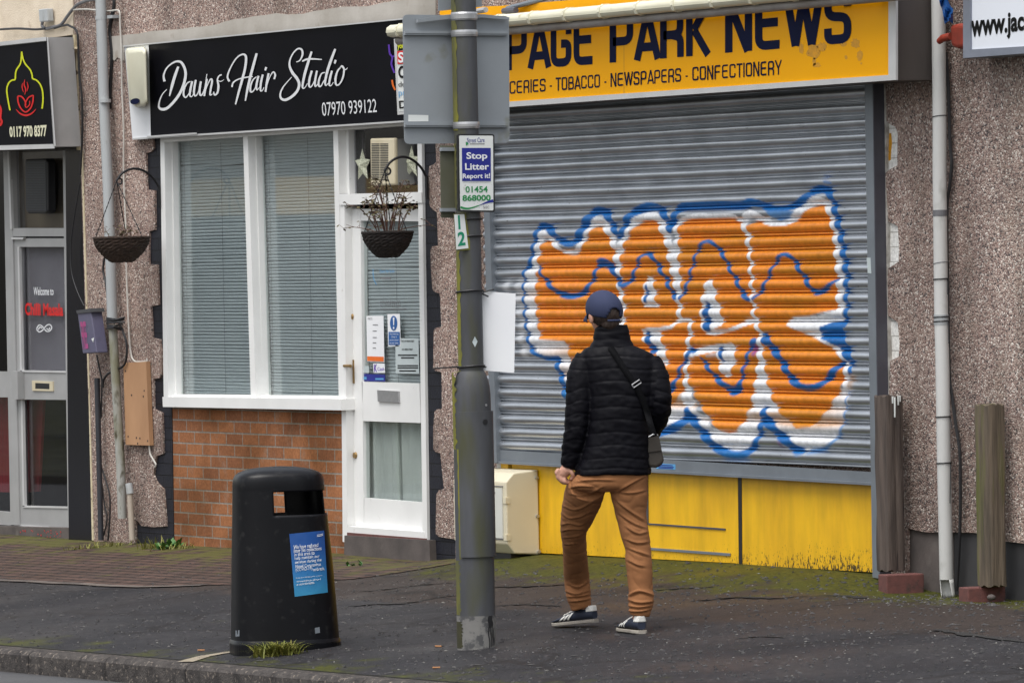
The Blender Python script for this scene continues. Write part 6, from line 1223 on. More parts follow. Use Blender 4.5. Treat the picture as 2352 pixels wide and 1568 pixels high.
def weed(px_, py_, label, n_=16, s_=.06):
    c0 = G(px_, py_); mb = MB()
    for i in range(n_):
        a_ = R.uniform(0, 6.28); d_ = np.array([math.cos(a_), math.sin(a_), R.uniform(.2, 1.2)]) * s_ * R.uniform(.5, 1); p = c0 + R0 * R.gauss(0, .03); e_ = np.cross(d_, ZZ); e_ = e_ / (np.linalg.norm(e_) + 1e-6) * s_ * .28
        mb.add([p, p + d_ * .5 + e_ + ZZ * .004, p + d_, p + d_ * .5 - e_ + ZZ * .004], [[0, 1, 2, 3]])
    o = mb.build('weed', 'weed', fix=False); return tag(o, label, 'weed', 'weeds at the wall foot')
weed(398, 1258, 'broad leaved green weed in the corner by the brick stall riser', 20, .075); weed(378, 1262, 'low green weed left of the broad leaved weed'); weed(812, 1300, 'small weed on the pavement below the salon step', 10, .04)
def scatter(n_, sizes, name, mat, edge=.35):
    mb = MB()
    for i in range(n_):
        if R.random() < edge: px_, py_ = R.choice([(R.uniform(2030, 2370), R.gauss(1378, 9)), (R.uniform(900, 2020), R.gauss(1352, 26)), (R.uniform(-20, 2370), R.gauss(1470, 45))])
        else: px_, py_ = R.uniform(-20, 2370), R.uniform(1290, 1567)
        c0 = G(px_, py_)
        if -c0[1] > TK - .15 or -c0[1] < .03: continue
        s_ = R.choice(sizes); a_ = R.uniform(0, 3.14); ex = np.array([math.cos(a_), math.sin(a_), 0]) * s_ * R.uniform(1, 2.2); ey = np.array([-math.sin(a_), math.cos(a_), 0]) * s_; u_ = ZZ * .0008
        mb.add([c0 - ex + u_, c0 - ey + u_, c0 + ex + u_, c0 + ey + u_, c0 + ex * R.uniform(-.5, .5) + ZZ * (.002 + s_ * .7)], [[0, 1, 4], [1, 2, 4], [2, 3, 4], [3, 0, 4]])
    return tag(mb.build(name, mat, fix=False), kind='stuff')
scatter(650, [.002, .003, .003, .004, .004, .006], 'grit', MAT('pale_grit', (.19, .185, .17), (.06, .057, .055), .9, scale=25))
scatter(3600, [.004, .005, .006, .008, .011], 'tarmac_stones', MAT('tarmac_chippings', (.056, .053, .053), (.018, .017, .018), .85, scale=9, lo=.4, hi=.6), .15)
def crack(pts, w_):
    P = smoothpath([(*p, 0) for p in pts], 8); mb = MB(); vs = []
    for i, p in enumerate(P):
        q_ = G(p[0], p[1] + 1.6 * mnoise.noise((i * .6, 2, 5))); ww_ = w_ * (.4 + .9 * abs(mnoise.noise((i * .8, 7, 1)))) * (1 if 0 < i < len(P) - 1 else .1); vs += [q_ + np.array([0, -ww_, .003]), q_ + np.array([0, ww_, .003])]
    mb.add(vs, [[2 * i, 2 * i + 1, 2 * i + 3, 2 * i + 2] for i in range(len(P) - 1)]); return tag(mb.build('pavement_crack', 'crackm'), kind='structure')
K['crackm'] = MAT('dirt_filled_crack', (.010, .009, .009), (.016, .014, .012), 1, scale=20)
for pts, w_ in (([(800, 1393), (860, 1388), (930, 1386), (1000, 1374), (1045, 1368)], .05), ([(820, 1360), (900, 1352), (960, 1344), (1040, 1338)], .03), ([(1136, 1348), (1230, 1346), (1310, 1342)], .05), ([(1590, 1382), (1690, 1372), (1780, 1374), (1850, 1369), (1925, 1368), (1990, 1374)], .06), ([(1490, 1356), (1560, 1352), (1640, 1348)], .03), ([(1690, 1468), (1740, 1462), (1800, 1464)], .025), ([(2150, 1445), (2230, 1458), (2352, 1474)], .05), ([(560, 1436), (640, 1430), (700, 1428)], .02), ([(1140, 1392), (1200, 1388), (1290, 1392)], .03), ([(330, 1311), (390, 1308), (440, 1302)], .03)): crack(pts, w_)
mb = MB()
for i in range(60):
    c0 = G(R.uniform(0, 2350), R.uniform(1385, 1560))
    if -c0[1] > TK - .2: continue
    r_ = R.uniform(.010, .022); mb.sheet([c0 + np.array([r_ * math.cos(a_) * R.uniform(.8, 1.1), r_ * math.sin(a_) * R.uniform(.8, 1.1), .0025]) for a_ in np.linspace(0, 6.28, 12, endpoint=False)])
tag(mb.build('gum_spots', MAT('old_chewing_gum', (.085, .083, .08), (.06, .058, .057), .8)), kind='stuff')
for px_, py_, s_, m_, lab in ((2277, 1371, .026, 'concrete', 'small pale pebble beside the brick under the far post'),):
    if not s_: continue
    c0 = W(px_, py_, .26); o = MB().ball(c0, (s_, s_ * .8, s_ * .6), 10, 6).build('pebble', m_, smooth=True); tag(o, lab, 'pebble')
def butt(px_, py_, rot, label):
    c0 = G(px_, py_) + ZZ * .004; d_ = np.array([math.cos(rot), math.sin(rot), 0]) * .018; o = MB().tube([c0 - d_, c0 + d_], .004, 8).build('cigarette_butt', 'butt'); return tag(o, label, 'cigarette butt', 'cigarette butts on the pavement')
butt(1007, 1485, .5, 'orange cigarette butt on the tarmac left of the lamp post foot'); butt(462, 1494, .9, 'orange cigarette butt left of the litter bin'); butt(1002, 1534, 1.2, 'pale orange butt nearest the kerb below the lamp post')
# ================================================================== the walking man
from mathutils.bvhtree import BVHTree
PF = G(1472, 1452)
def H(px, py, d=0.0):
    dd = ray(px, py); s_ = ((PF - CAM) @ f0 - d) / (dd @ f0); return CAM + s_ * dd
PXM = FPX / ((PF - CAM) @ Fv)
def fuse(mb, vox, it, name):
    me = bpy.data.meshes.new('tmp'); me.from_pydata(mb.v, [], mb.f); o = bpy.data.objects.new('tmp', me); col.objects.link(o)
    bm = bmesh.new(); bm.from_mesh(me); bmesh.ops.recalc_face_normals(bm, faces=bm.faces); bm.to_mesh(me); bm.free()
    r_ = o.modifiers.new('r', 'REMESH'); r_.mode = 'VOXEL'; r_.voxel_size = vox; r_.adaptivity = 0
    s_ = o.modifiers.new('s', 'SMOOTH'); s_.factor = .5; s_.iterations = it
    dg = bpy.context.evaluated_depsgraph_get(); dg.update(); out = bpy.data.meshes.new_from_object(o.evaluated_get(dg)); out.name = name
    bpy.data.objects.remove(o); bpy.data.meshes.remove(me); return out
def mesh_np(me):
    n_ = len(me.vertices); v_ = np.empty(n_ * 3); me.vertices.foreach_get('co', v_); nn_ = np.empty(n_ * 3); me.vertices.foreach_get('normal', nn_); return v_.reshape(-1, 3), nn_.reshape(-1, 3)
def finish(me, name, mat, parent, v_=None):
    if v_ is not None: me.vertices.foreach_set('co', v_.ravel()); me.update()
    me.polygons.foreach_set('use_smooth', [True] * len(me.polygons)); me.materials.clear(); me.materials.append(K[mat])
    o = bpy.data.objects.new(name, me); col.objects.link(o)
    if parent: o.parent = parent; o.matrix_parent_inverse = Matrix.Translation(-parent.location)
    return o
def ering(py, xl, xr, dr, dc=0.0, n_=36, ex=2.4, tilt=0.0):
    c_ = H((xl + xr) / 2, py, dc); a_ = (xr - xl) / 2 / PXM; out = []
    for j in range(n_):
        q_ = 2 * math.pi * j / n_; ca, sa = math.cos(q_), math.sin(q_); s_ = (abs(ca) ** ex + abs(sa) ** ex) ** (-1 / ex)
        out.append(c_ + R0 * a_ * ca * s_ - f0 * dr * sa * s_ + ZZ * tilt * sa)
    return out
def limb(mb, ch, n_=20, squash=1.0):
    P = smoothpath([(*H(x, y, d), r_ / PXM) for x, y, r_, d in ch], 4); P = np.array(P); mb.tube([p[:3] for p in P], [p[3] for p in P], n_); return mb
man = thing('person', 'man in navy cap, black quilted jacket and tan trousers walking away', 'person', PF - R0 * .12)
HX, HY = 1388, 716
# ---- body: one continuous figure
mb = MB(); hc = H(HX, HY, 0)
fdir = (f0 * .90 - R0 * .44); fdir /= np.linalg.norm(fdir); fsd = np.cross(fdir, ZZ); tl = .13
up = ZZ * math.cos(tl) - R0 * math.sin(tl) * .6; up /= np.linalg.norm(up)
def hp(a_, b_, c_): return hc + fsd * a_ + fdir * b_ + up * c_          # right, forward, up in the head's own frame
def hball(mb, c_, r_, n_=20, k=14):
    rings = []
    for q_ in np.linspace(.04, math.pi - .04, k): rings.append([hp(c_[0] + r_[0] * math.sin(q_) * math.cos(w_), c_[1] + r_[1] * math.sin(q_) * math.sin(w_), c_[2] + r_[2] * math.cos(q_)) for w_ in np.linspace(0, 2 * math.pi, n_, endpoint=False)])
    mb.loft(rings)
hball(mb, (0, 0, .012), (.073, .092, .088)); hball(mb, (0, .022, -.045), (.056, .068, .068)); hball(mb, (0, .070, -.095), (.026, .022, .018))
hball(mb, (0, .097, -.035), (.013, .020, .016)); hball(mb, (0, .086, -.012), (.010, .016, .03)); hball(mb, (0, .080, .022), (.050, .016, .010)); hball(mb, (0, .086, -.071), (.022, .010, .007))
for s_ in (-1, 1): hball(mb, (s_ * .078, -.005, -.028), (.010, .020, .031))
mb.tube([hp(0, -.015, -.05), H(1398, 752, 0), H(1404, 790, .01)], [.050, .052, .066], 20)
mb.loft([ering(*r_) for r_ in ((792, 1375, 1445, .06), (812, 1350, 1480, .08), (850, 1358, 1488, .09), (920, 1368, 1482, .09), (980, 1366, 1478, .09), (1060, 1356, 1472, .085), (1090, 1350, 1462, .075), (1100, 1358, 1450, .05))])
limb(mb, [(1352, 826, 20, .0), (1335, 880, 20, .01), (1329, 930, 18, .02), (1322, 985, 16, .02), (1314, 1040, 13, .0), (1308, 1068, 12.5, -.01), (1303, 1076, 14, -.01)])
limb(mb, [(1486, 834, 20, 0), (1508, 890, 19, .03), (1512, 925, 17, .03), (1502, 965, 15, -.06), (1480, 1000, 12, -.15), (1460, 1010, 12, -.19)])
LG = G(1325, 1446); dl = (PF - LG) @ f0
T_ = G(1272, 1440); dvL = -R0 * .76 + f0 * .65; dvL /= np.linalg.norm(dvL); best = min(np.linspace(0, .12, 61), key=lambda h_: abs(proj(T_ - dvL * .27 + ZZ * h_)[1] - 1430))
heelL = T_ - dvL * .272 + ZZ * (best + .004); pitL = math.asin(min(.4, best / .272)); dvR = -R0 * .34 + f0 * .94; dvR /= np.linalg.norm(dvR); heelR = G(1474, 1455) + ZZ * .001
def pxd(p, r_): x, y = proj(p); return (x, y, r_, (PF - p) @ f0)
aL = heelL + dvL * .058 - ZZ * .012; aR = heelR + dvR * .052; dl = (PF - aL) @ f0; dr_ = (PF - aR) @ f0
xl_, yl_ = proj(aL); xr_, yr_ = proj(aR)
limb(mb, [(1358, 1108, 24, .0), (1330, 1190, 23, .03 + dl * .4), (1319, 1235, 22, dl * .6), (1321, 1285, 21, dl * .8), (1327, 1345, 16, dl), (xl_ - 6, 1388, 12, dl), pxd(aL + ZZ * .085, 11.5), pxd(aL + ZZ * .05, 11)])
limb(mb, [(1440, 1108, 24, .0), (1452, 1190, 23, -.02), (1463, 1250, 22, 0), (1467, 1300, 21, .01), (1471, 1360, 16, dr_ * .7), pxd(aR + ZZ * .10, 12), pxd(aR + ZZ * .05, 11)])
# left hand: palm, four curled fingers of their own length, thumb along the side
hh = lambda x, y, d=0.0: H(x - 1, y + 3, d)
mb.tube([hh(1306, 1064, -.008), hh(1300, 1078, -.005), hh(1292, 1087, -.005)], [.026, .031, .026], 14)
for ch in ([(1285, 1074), (1279, 1083), (1288, 1092), (1299, 1089)], [(1285, 1083), (1282, 1093), (1292, 1101), (1303, 1096)], [(1289, 1091), (1289, 1100), (1299, 1106), (1309, 1100)], [(1297, 1095), (1298, 1103), (1306, 1106), (1312, 1101)]):
    mb.tube(smoothpath([hh(x, y, (.006, .014, -.002, -.014)[i]) for i, (x, y) in enumerate(ch)], 4), list(np.linspace(.0112, .0085, 13)), 9)
mb.tube(smoothpath([hh(1308, 1074, .012), hh(1315, 1083, .020), hh(1317, 1092, .014), hh(1311, 1098, .006)], 4), list(np.linspace(.0130, .0090, 13)), 9)
me = fuse(mb, .0048, 3, 'body'); body = finish(me, 'body', 'skin', man)
for s_ in (-1, 1):
    e = MB(); hball(e, (s_ * .030, .083, -.002), (.012, .010, .008), 12, 8); e.build('eye', 'shoew', man, smooth=True)
e = MB(); hball(e, (0, .094, -.071), (.018, .005, .004), 12, 6); e.build('mouth', MAT('lips', (.35, .13, .11)), man, smooth=True)
# hair below the cap and the cap itself
mb = MB(); hball(mb, (0, -.012, -.004), (.0765, .0875, .078), 32, 20); hball(mb, (0, -.052, -.056), (.046, .034, .036), 24, 14)
me = fuse(mb, .004, 2, 'hair'); v_, n_ = mesh_np(me)
loc = (v_ - hc); vf = loc @ fdir; 
d_ = np.array([.0035 * mnoise.noise((float(p @ fsd) * 160, float(p @ fdir) * 160, float(p @ up) * 25)) for p in loc]); v_ = v_ + n_ * d_[:, None]
bm = bmesh.new(); bm.from_mesh(me); 
for i, vv in enumerate(bm.verts): vv.co = v_[i]
bmesh.ops.delete(bm, geom=[vv for i, vv in enumerate(bm.verts) if vf[i] > .03], context='VERTS'); bm.to_mesh(me); bm.free(); finish(me, 'hair', 'hair', man)
mb = MB(); vs = []; nr, nc = 26, 56
def cappt(a_, q_):
    ca, sa = math.cos(a_), math.sin(a_)
    low = -.020 - .016 * max(0, -sa) + .004 * sa          # lower at the nape
    R_ = (.0835, .101, .092); zz = math.cos(q_)
    return hp(R_[0] * math.sin(q_) * ca, -.002 + R_[1] * math.sin(q_) * sa, .010 + R_[2] * zz)
qmax = lambda a_: math.radians(104 + 12 * max(0, -math.sin(a_)))
for i in range(nr + 1):
    for j in range(nc): a_ = 2 * math.pi * j / nc; vs.append(cappt(a_, .02 + (qmax(a_) - .02) * i / nr))
fs_ = []
oc = np.array(proj(hp(.012, -.095, -.030)))
for i in range(nr):
    for j in range(nc):
        f_ = [i * nc + j, i * nc + (j + 1) % nc, (i + 1) * nc + (j + 1) % nc, (i + 1) * nc + j]; c_ = sum(vs[k] for k in f_) / 4
        l_ = c_ - hc; x_, y_, z_ = l_ @ fsd, l_ @ fdir, l_ @ up
        if y_ < -.03 and ((x_ - .004) / .036) ** 2 + ((z_ + .036) / .050) ** 2 < 1: continue
        fs_.append(f_)
cap = MB().add(vs, fs_ + [list(range(nc))]).build('cap', 'cap', man, smooth=True); s_ = cap.modifiers.new('t', 'SOLIDIFY'); s_.thickness = .004; s_.offset = 1
mb = MB(); vs = []
for i in range(11):
    for j in range(6): a_ = math.radians(30 + 120 * i / 10); rr_ = 1 + .62 * j / 5 * math.sin((a_ - .5) / 2.1 * math.pi) ** .5 if j else 1; vs.append(hp(.083 * rr_ ** .4 * math.cos(a_), .099 * rr_ * math.sin(a_), -.006 - .03 * (j / 5) ** 1.5 - .02 * math.cos(a_) ** 2))
mb.add(vs, [[i * 6 + j, (i + 1) * 6 + j, (i + 1) * 6 + j + 1, i * 6 + j + 1] for i in range(10) for j in range(5)]); br = mb.build('brim', 'cap', cap, smooth=True); s_ = br.modifiers.new('t', 'SOLIDIFY'); s_.thickness = .004
MB().tube([hp(0, 0, .100), hp(0, 0, .107)], [.007, .004], 10).build('button', 'cap', cap)
MB().tube([hp(x_, -.002 - .101 * math.sqrt(max(0, 1 - (x_ / .086) ** 2)) * .985, -.042 - .05 * (x_ / .04) ** 2 * .0) for x_ in np.linspace(-.034, .042, 9)], .006, 6).build('strap', 'cap', cap)
MB().tube([hp(.030, -.097, -.042), hp(.042, -.092, -.040)], .0075, 6).build('clasp', 'steel', cap)
# ---- jacket
mb = MB()
mb.loft([ering(*r_) for r_ in ((795, 1352, 1458, .080, 0), (803, 1340, 1478, .088, 0), (813, 1333, 1498, .098, 0), (828, 1332, 1508, .108, 0), (850, 1338, 1510, .116, 0), (880, 1346, 1507, .120, .005), (920, 1352, 1500, .120, .008), (966, 1351, 1494, .118, .008), (1010, 1345, 1493, .120, .004), (1050, 1334, 1494, .126, 0), (1078, 1322, 1495, .128, 0), (1090, 1320, 1494, .126, 0))])
limb(mb, [(1350, 822, 27, 0), (1337, 850, 31, .005), (1332, 882, 31.5, .012), (1329, 930, 30.5, .022), (1323, 985, 27.5, .025), (1317, 1030, 25.5, .01), (1310, 1060, 22.5, -.005), (1307, 1072, 20, -.01)])
limb(mb, [(1490, 828, 27, 0), (1504, 858, 30, .015), (1512, 890, 29, .03), (1515, 925, 28, .03), (1508, 960, 26, -.02), (1494, 990, 23, -.10), (1476, 1008, 21, -.16)])
me = fuse(mb, .0056, 8, 'jacket'); v_, n_ = mesh_np(me)
q_ = v_ - CAM; zq_ = q_ @ Fv; px_ = 1176 + FPX * (q_ @ Rv) / zq_; py_ = 784 - FPX * (q_ @ Uv) / zq_
lat = (v_ - H(1425, 900, 0)) @ R0; dep = (v_ - H(1425, 900, 0)) @ f0
seams = np.array([760, 790, 819, 847.5, 876, 908, 935.5, 964, 993.6, 1023, 1052, 1076, 1092])
yy = py_ + 2.0 * np.sin(px_ * .05) - .012 * np.abs(px_ - 1425)
arm_l = (px_ < 1357 + .0 * py_) & (py_ > 868) & (px_ < np.interp(py_, [838, 900, 960, 1010, 1050, 1090], [1345, 1357, 1356, 1347, 1337, 1331]))
arm_r = (py_ > 868) & (px_ > np.interp(py_, [838, 900, 960, 1000], [1512, 1505, 1497, 1494])) | (py_ > 868) & (dep < -.0) & (px_ > 1512)
ya = py_ + 13 + .16 * (px_ - 1330) + 3 * np.sin(px_ * .11 + py_ * .02); yb_ = py_ + 9 - .30 * (px_ - 1520)
yq = np.where(arm_l, ya, np.where(arm_r, yb_, yy))
idx = np.clip(np.searchsorted(seams, yq) - 1, 0, len(seams) - 2); u = (yq - seams[idx]) / (seams[idx + 1] - seams[idx]); u = np.clip(u, 0, 1)
dsm = np.minimum(u, 1 - u) * (seams[idx + 1] - seams[idx]); puff = .0010 * np.sin(np.pi * u) ** .7 - .0024 * np.exp(-(dsm / 2.1) ** 2)
fold = np.array([mnoise.noise((float(p @ R0) * 9 + float(p[2]) * 6, float(p @ f0) * 9, float(p[2]) * 22)) for p in v_]) * .0035 + np.array([mnoise.noise((float(p @ R0) * 34, float(p @ f0) * 34, float(p[2]) * 48)) for p in v_]) * .0022
crk = np.where(arm_l & (py_ > 955) | arm_r & (py_ > 910), 1.9, 1.0)
jk = finish(me, 'jacket', 'jacket', man, v_ + n_ * (puff + fold * crk)[:, None])
mb = MB(); mb.loft([ering(*r_) for r_ in ((800, 1352, 1460, .082, 0), (790, 1357, 1454, .079, 0), (783, 1361, 1449, .075), (779.5, 1363, 1448, .072), (774, 1362, 1448, .074), (765, 1364, 1446, .073), (760.5, 1367, 1445, .069), (755, 1367, 1443, .070), (749, 1370, 1442, .066), (746, 1374, 1440, .060))])
me = fuse(mb, .005, 2, 'collar'); v_, n_ = mesh_np(me); fold = np.array([mnoise.noise((float(p @ R0) * 14 + float(p[2]) * 20, float(p @ f0) * 14, float(p[2]) * 40)) for p in v_]) * .005
finish(me, 'collar', 'jacket', jk, v_ + n_ * fold[:, None])
# ---- trousers
mb = MB(); mb.loft([ering(*r_) for r_ in ((1060, 1336, 1484, .108, 0), (1084, 1326, 1487, .114, .0), (1100, 1314, 1490, .116, .0), (1114, 1309, 1488, .110, .0), (1122, 1316, 1480, .098, 0), (1128, 1335, 1462, .07, 0))])
limb(mb, [(1349, 1112, 44, .0), (1340, 1140, 45.5, .02 + dl * .2), (1326, 1186, 39, .03 + dl * .4), (1318, 1215, 32, .02 + dl * .5), (1319, 1245, 29, dl * .6), (1321.5, 1283, 29.5, dl * .8), (1324.7, 1327, 30, dl), (1328, 1362, 29.5, dl), (1332, 1382, 27, dl), (1336, 1397, 24, dl)], 28)
limb(mb, [(1445, 1110, 44, .0), (1446, 1140, 42.5, 0), (1450, 1180, 36.5, -.01), (1457, 1221, 33, 0), (1464.5, 1256, 30.5, .0), (1467.4, 1297, 30.5, .01), (1471, 1341, 29, dr_ * .5), (1472.5, 1376, 30.5, dr_ * .7), (1470, 1398, 27, dr_), (1468, 1413, 24, dr_)], 28)
me = fuse(mb, .005, 9, 'trousers'); v_, n_ = mesh_np(me)
q_ = v_ - CAM; zq_ = q_ @ Fv; px_ = 1176 + FPX * (q_ @ Rv) / zq_; py_ = 784 - FPX * (q_ @ Uv) / zq_
left = px_ < 1392 + (py_ - 1149) * .02
fold = np.array([mnoise.noise((float(p @ R0) * 10, float(p @ f0) * 10, float(p[2]) * 30 + float(p @ R0) * 8)) for p in v_]) * .0022
sl_ = np.where(left, -.25, .35); xx = np.where(left, px_ - 1325, px_ - 1465)
rg = np.array([(1 - abs(mnoise.noise((float(p @ R0) * 7 + 3, float(p @ f0) * 7, float(p[2]) * 17 + float(p @ R0) * 6 - float(p @ f0) * 4)))) ** 7 for p in v_]); fold -= .0035 * rg

TZ = lambda x, y: np.array([1234.5 + .29296 * x, 1033.6 + .29296 * y])
for amp, cr in [(.0075, c_) for c_ in ([(255, 345), (340, 358), (430, 330), (520, 290)], [(190, 500), (250, 535), (330, 525), (430, 480)], [(200, 440), (290, 470), (380, 440), (450, 395)], [(190, 590), (250, 575), (330, 590), (375, 582)], [(190, 640), (260, 620), (350, 625)], [(210, 690), (290, 680), (370, 655)], [(215, 742), (300, 735)],
    [(600, 380), (680, 450), (780, 520), (850, 560)], [(640, 330), (740, 340), (850, 318)], [(640, 500), (740, 570), (850, 612)], [(690, 600), (780, 655), (860, 645)], [(690, 700), (780, 730), (870, 722)], [(700, 765), (790, 800), (880, 832)], [(700, 860), (780, 900), (840, 915)], [(860, 200), (740, 262), (610, 340)], [(300, 250), (450, 235), (600, 240)], [(250, 300), (330, 285), (430, 290)])] + \
    [(.011, c_) for c_ in ([(240, 1050), (320, 1078), (395, 1030)], [(215, 1105), (300, 1130), (400, 1105)], [(245, 1150), (330, 1146), (412, 1132)], [(262, 1188), (340, 1180), (415, 1165)], [(715, 1142), (800, 1108), (905, 1140)], [(706, 1175), (800, 1198), (912, 1188)], [(705, 1222), (790, 1232), (895, 1222)], [(708, 1262), (800, 1266), (880, 1250)])]:
    P = smoothpath([(*TZ(*p), 0) for p in cr], 5); P = [p[:2] for p in P]; best = np.full(len(px_), 1e9); sg = np.zeros(len(px_)); L_ = len(P) - 1; pos = np.zeros(len(px_))
    for i in range(L_):
        ab = P[i + 1] - P[i]; ux = np.clip(((px_ - P[i][0]) * ab[0] + (py_ - P[i][1]) * ab[1]) / (ab @ ab), 0, 1); dx, dy = px_ - P[i][0] - ux * ab[0], py_ - P[i][1] - ux * ab[1]; dd_ = np.hypot(dx, dy); m_ = dd_ < best
        best = np.where(m_, dd_, best); sg = np.where(m_, dy, sg); pos = np.where(m_, (i + ux) / L_, pos)
    near = (best < 16) * np.sin(np.pi * np.clip(pos, .02, .98)) ** .6
    fold += amp * near * (np.exp(-((sg + 1.6) / 2.6) ** 2) - .85 * np.exp(-((sg - 2.4) / 2.4) ** 2)) * np.exp(-((best - np.abs(sg)) / 3.0) ** 2)
finish(me, 'trousers', 'trouser', man, v_ + n_ * fold[:, None])
# ---- shoes
def shoe(heel, dv, pitch, stripe_side):
    dv = dv / np.linalg.norm(dv); sv = np.cross(dv, ZZ); fw = dv * math.cos(pitch) - ZZ * math.sin(pitch); upv = ZZ * math.cos(pitch) + dv * math.sin(pitch)
    P_ = lambda u, s_, z: heel + fw * u + sv * s_ + upv * z
    sec = [(.0, .020, .046, .068), (.012, .029, .02, .076), (.04, .034, .02, .079), (.08, .035, .02, .078), (.11, .036, .02, .072), (.15, .040, .02, .060), (.19, .045, .02, .048), (.225, .043, .02, .038), (.255, .033, .02, .030), (.272, .014, .021, .024)]
    sec[0] = (.0, .021, .02, .070)
    def ring(u, w_, z0, z1, n_=18):
        out = []
        for j in range(n_):
            a_ = 2 * math.pi * j / n_; x_ = math.cos(a_); y_ = math.sin(a_); s_ = w_ * (abs(x_) ** .8) * (1 if x_ > 0 else -1) * (1 - .35 * max(0, y_)); out.append(P_(u, s_, (z0 + z1) / 2 + (z1 - z0) / 2 * (abs(y_) ** .7) * (1 if y_ > 0 else -1)))
        return out
    root = MB().loft([ring(*s_) for s_ in sec]).build('shoe', 'shoe', man, smooth=True)
    so2 = MB(); rings = []
    for u, w_, tk in ((-.006, .018, .0), (.004, .030, .0), (.04, .037, .0), (.10, .037, .0), (.15, .041, .0), (.20, .047, 0), (.235, .044, .001), (.262, .030, .003), (.278, .010, .006)):
        rings.append([P_(u, s_ * w_, z) for s_, z in ((-1, .004 + tk), (-.9, tk), (.9, tk), (1, .004 + tk), (1, .014 + tk * .7), (.9, .017 + tk * .7), (-.9, .017 + tk * .7), (-1, .014 + tk * .7))])
    so2.loft(rings).build('sole', 'sole', root, smooth=False)
    wat = lambda u: float(np.interp(u, [s_[0] for s_ in sec], [s_[1] for s_ in sec])); hat = lambda u: float(np.interp(u, [s_[0] for s_ in sec], [s_[3] for s_ in sec]))
    for k in range(3):
        for sd_ in (-1, 1):
            vs = []
            for i in range(6):
                f_ = i / 5; uu = .150 + k * .024 - .034 * f_; z = .024 + (hat(uu) - .034) * f_
                y_ = (z - (.02 + hat(uu)) / 2) / ((hat(uu) - .02) / 2); yy_ = abs(y_) ** (1 / .7) * (1 if y_ > 0 else -1); ca = math.sqrt(max(0, 1 - yy_ * yy_)); s_ = wat(uu) * ca ** .8 * (1 - .35 * max(0, yy_)) + .0022
                vs += [P_(uu - .0072, sd_ * s_, z), P_(uu + .0072, sd_ * s_, z)]
            MB().add(vs, [[2 * i, 2 * i + 1, 2 * i + 3, 2 * i + 2] for i in range(5)]).build('stripe', 'shoew', root)
    tb = MB(); tb.loft([[P_(u, s_ * w_ * .94, z) for s_, z in ((-1, .056), (-.75, .086), (.75, .086), (1, .056))] for u, w_ in ((-.004, .020), (.010, .031), (.034, .036))]); bevel(tb.build('heel_tab', 'shoew', root), .005, 2)
    lc = MB()
    for i in range(5): uu = .115 + i * .018; lc.tube([P_(uu, -.018, hat(uu) - .002), P_(uu + .004, 0, hat(uu) + .005), P_(uu, .018, hat(uu) - .002)], .0042, 6)
    lc.build('laces', 'shoew', root); return root
shoe(heelL, dvL, pitL, 1)
shoe(heelR, dvR, 0.0, -1)
# ---- shoulder bag
bag = thing('shoulder_bag', 'khaki bag with black strap slung across the man\'s back', 'bag', H(1508, 1074, -.02))
b0 = MB(); fr_ = [H(x, y, .055) for x, y in [(1486, 1000), (1512, 998), (1519, 1028), (1525, 1056), (1522, 1067), (1508, 1074), (1490, 1073), (1484, 1060)]]; b0.prism(fr_, [p + f0 * .10 for p in fr_]); bevel(b0.build('pouch', 'bag', bag), .016, 3)
fl = MB(); fr_ = [H(x, y, .061) for x, y in [(1488, 998), (1512.5, 996), (1518, 1022), (1520, 1036), (1488, 1040)]]; fl.prism(fr_, [p + f0 * .012 for p in fr_]); bevel(fl.build('flap', 'bag', bag), .005, 2)
dg = bpy.context.evaluated_depsgraph_get(); dg.update()
jv, _n = mesh_np(jk.data); bv = BVHTree.FromPolygons([tuple(p) for p in jv], [tuple(p.vertices) for p in jk.data.polygons])
def onback(px, py, off=.004):
    d = ray(px, py); d = d / np.linalg.norm(d); r_ = bv.ray_cast(Vector(CAM), Vector(d)); p = np.array(r_[0]) if r_[0] is not None else H(px, py, .05); return p - d * off
P = smoothpath([(*p, 0) for p in [(1392, 786), (1402, 797), (1416, 819), (1438, 854), (1462, 887), (1482, 933), (1494, 974), (1503, 1002)]], 6)
P = [np.array(p[:2]) for p in P]; vs = []
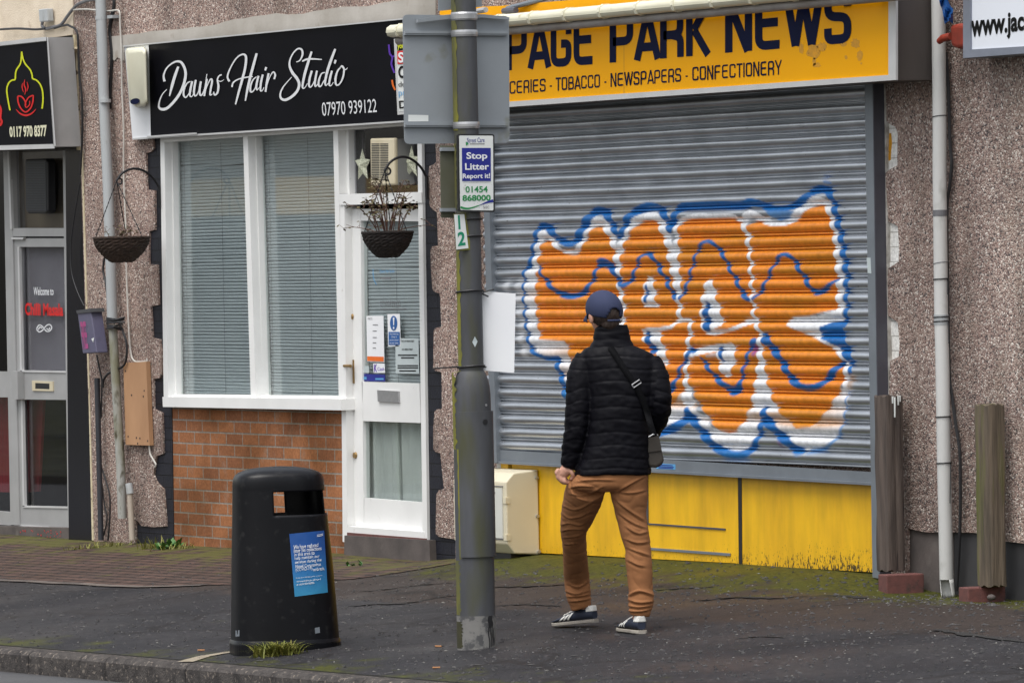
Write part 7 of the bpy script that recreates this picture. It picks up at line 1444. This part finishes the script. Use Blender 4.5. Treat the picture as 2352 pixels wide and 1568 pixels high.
for i in range(len(P)):
    t_ = P[min(i + 1, len(P) - 1)] - P[max(0, i - 1)]; t_ /= np.linalg.norm(t_); n2 = np.array([-t_[1], t_[0]])
    if P[i][1] > 955: a_, b_ = H(*(P[i] + n2 * 7), .125), H(*(P[i] - n2 * 7), .125)
    else: a_, b_ = onback(*(P[i] + n2 * 7)), onback(*(P[i] - n2 * 7))
    vs += [a_, b_]
V_ = np.array(vs).reshape(-1, 2, 3)
for _ in range(4): V_[1:-1] = (V_[:-2] + V_[2:] + V_[1:-1] * 2) / 4
V_ = V_ - f0 * .004
o = MB().add(list(V_.reshape(-1, 3)), [[2 * i, 2 * i + 1, 2 * i + 3, 2 * i + 2] for i in range(len(P) - 1)]).build('strap', 'strap', bag, smooth=True); s_ = o.modifiers.new('t', 'SOLIDIFY'); s_.thickness = .003; s_.offset = 0
cpx = (1462, 881); ang = math.radians(-34); c_, s_ = math.cos(ang), math.sin(ang); pp_ = [(cpx[0] + x * c_ - y * s_, cpx[1] + x * s_ + y * c_) for x, y in ((-10.5, -4), (10.5, -4), (10.5, 4), (-10.5, 4), (-10.5, -4))]
MB().tube([onback(x, y, .013) for x, y in pp_], .0036, 8).build('buckle', 'steel', o)
MB().tube([H(1490, 1003, .13), H(1500, 997, .13), H(1510, 999, .12)], .004, 8).build('ring', 'steel', bag)

# ================================================================== low building across the street: what the salon window mirrors
def mirror(px, py, Y):
    p = W(px, py, -.088); d = ray(px, py) * np.array([1, -1, 1]); return p + d * ((Y - p[1]) / d[1])
YB = -26.0; a_, b_ = mirror(400, 455, YB), mirror(574, 455, YB); xa_, xb_ = min(a_[0], b_[0]), max(a_[0], b_[0]); z0_, z1_ = mirror(480, 497, YB)[2], mirror(480, 412, YB)[2]
bw = thing('bungalow', 'low cream fronted building across the street mirrored in the salon window', 'building', ((xa_ + xb_) / 2, YB - 2, -.5))
MB().box((xa_ - 4, YB - 5, -.6), (xb_ + .1, YB - .05, z0_)).build('wall', MAT('grey_brick_wall', (.17, .16, .16), (.12, .115, .11), .9, scale=2), bw)
MB().box((xa_ - 4, YB - 4.9, z0_), (xb_, YB, z1_)).build('fascia', MAT('cream_painted_fascia', (.78, .55, .28), (.70, .48, .24), .7, scale=2), bw)
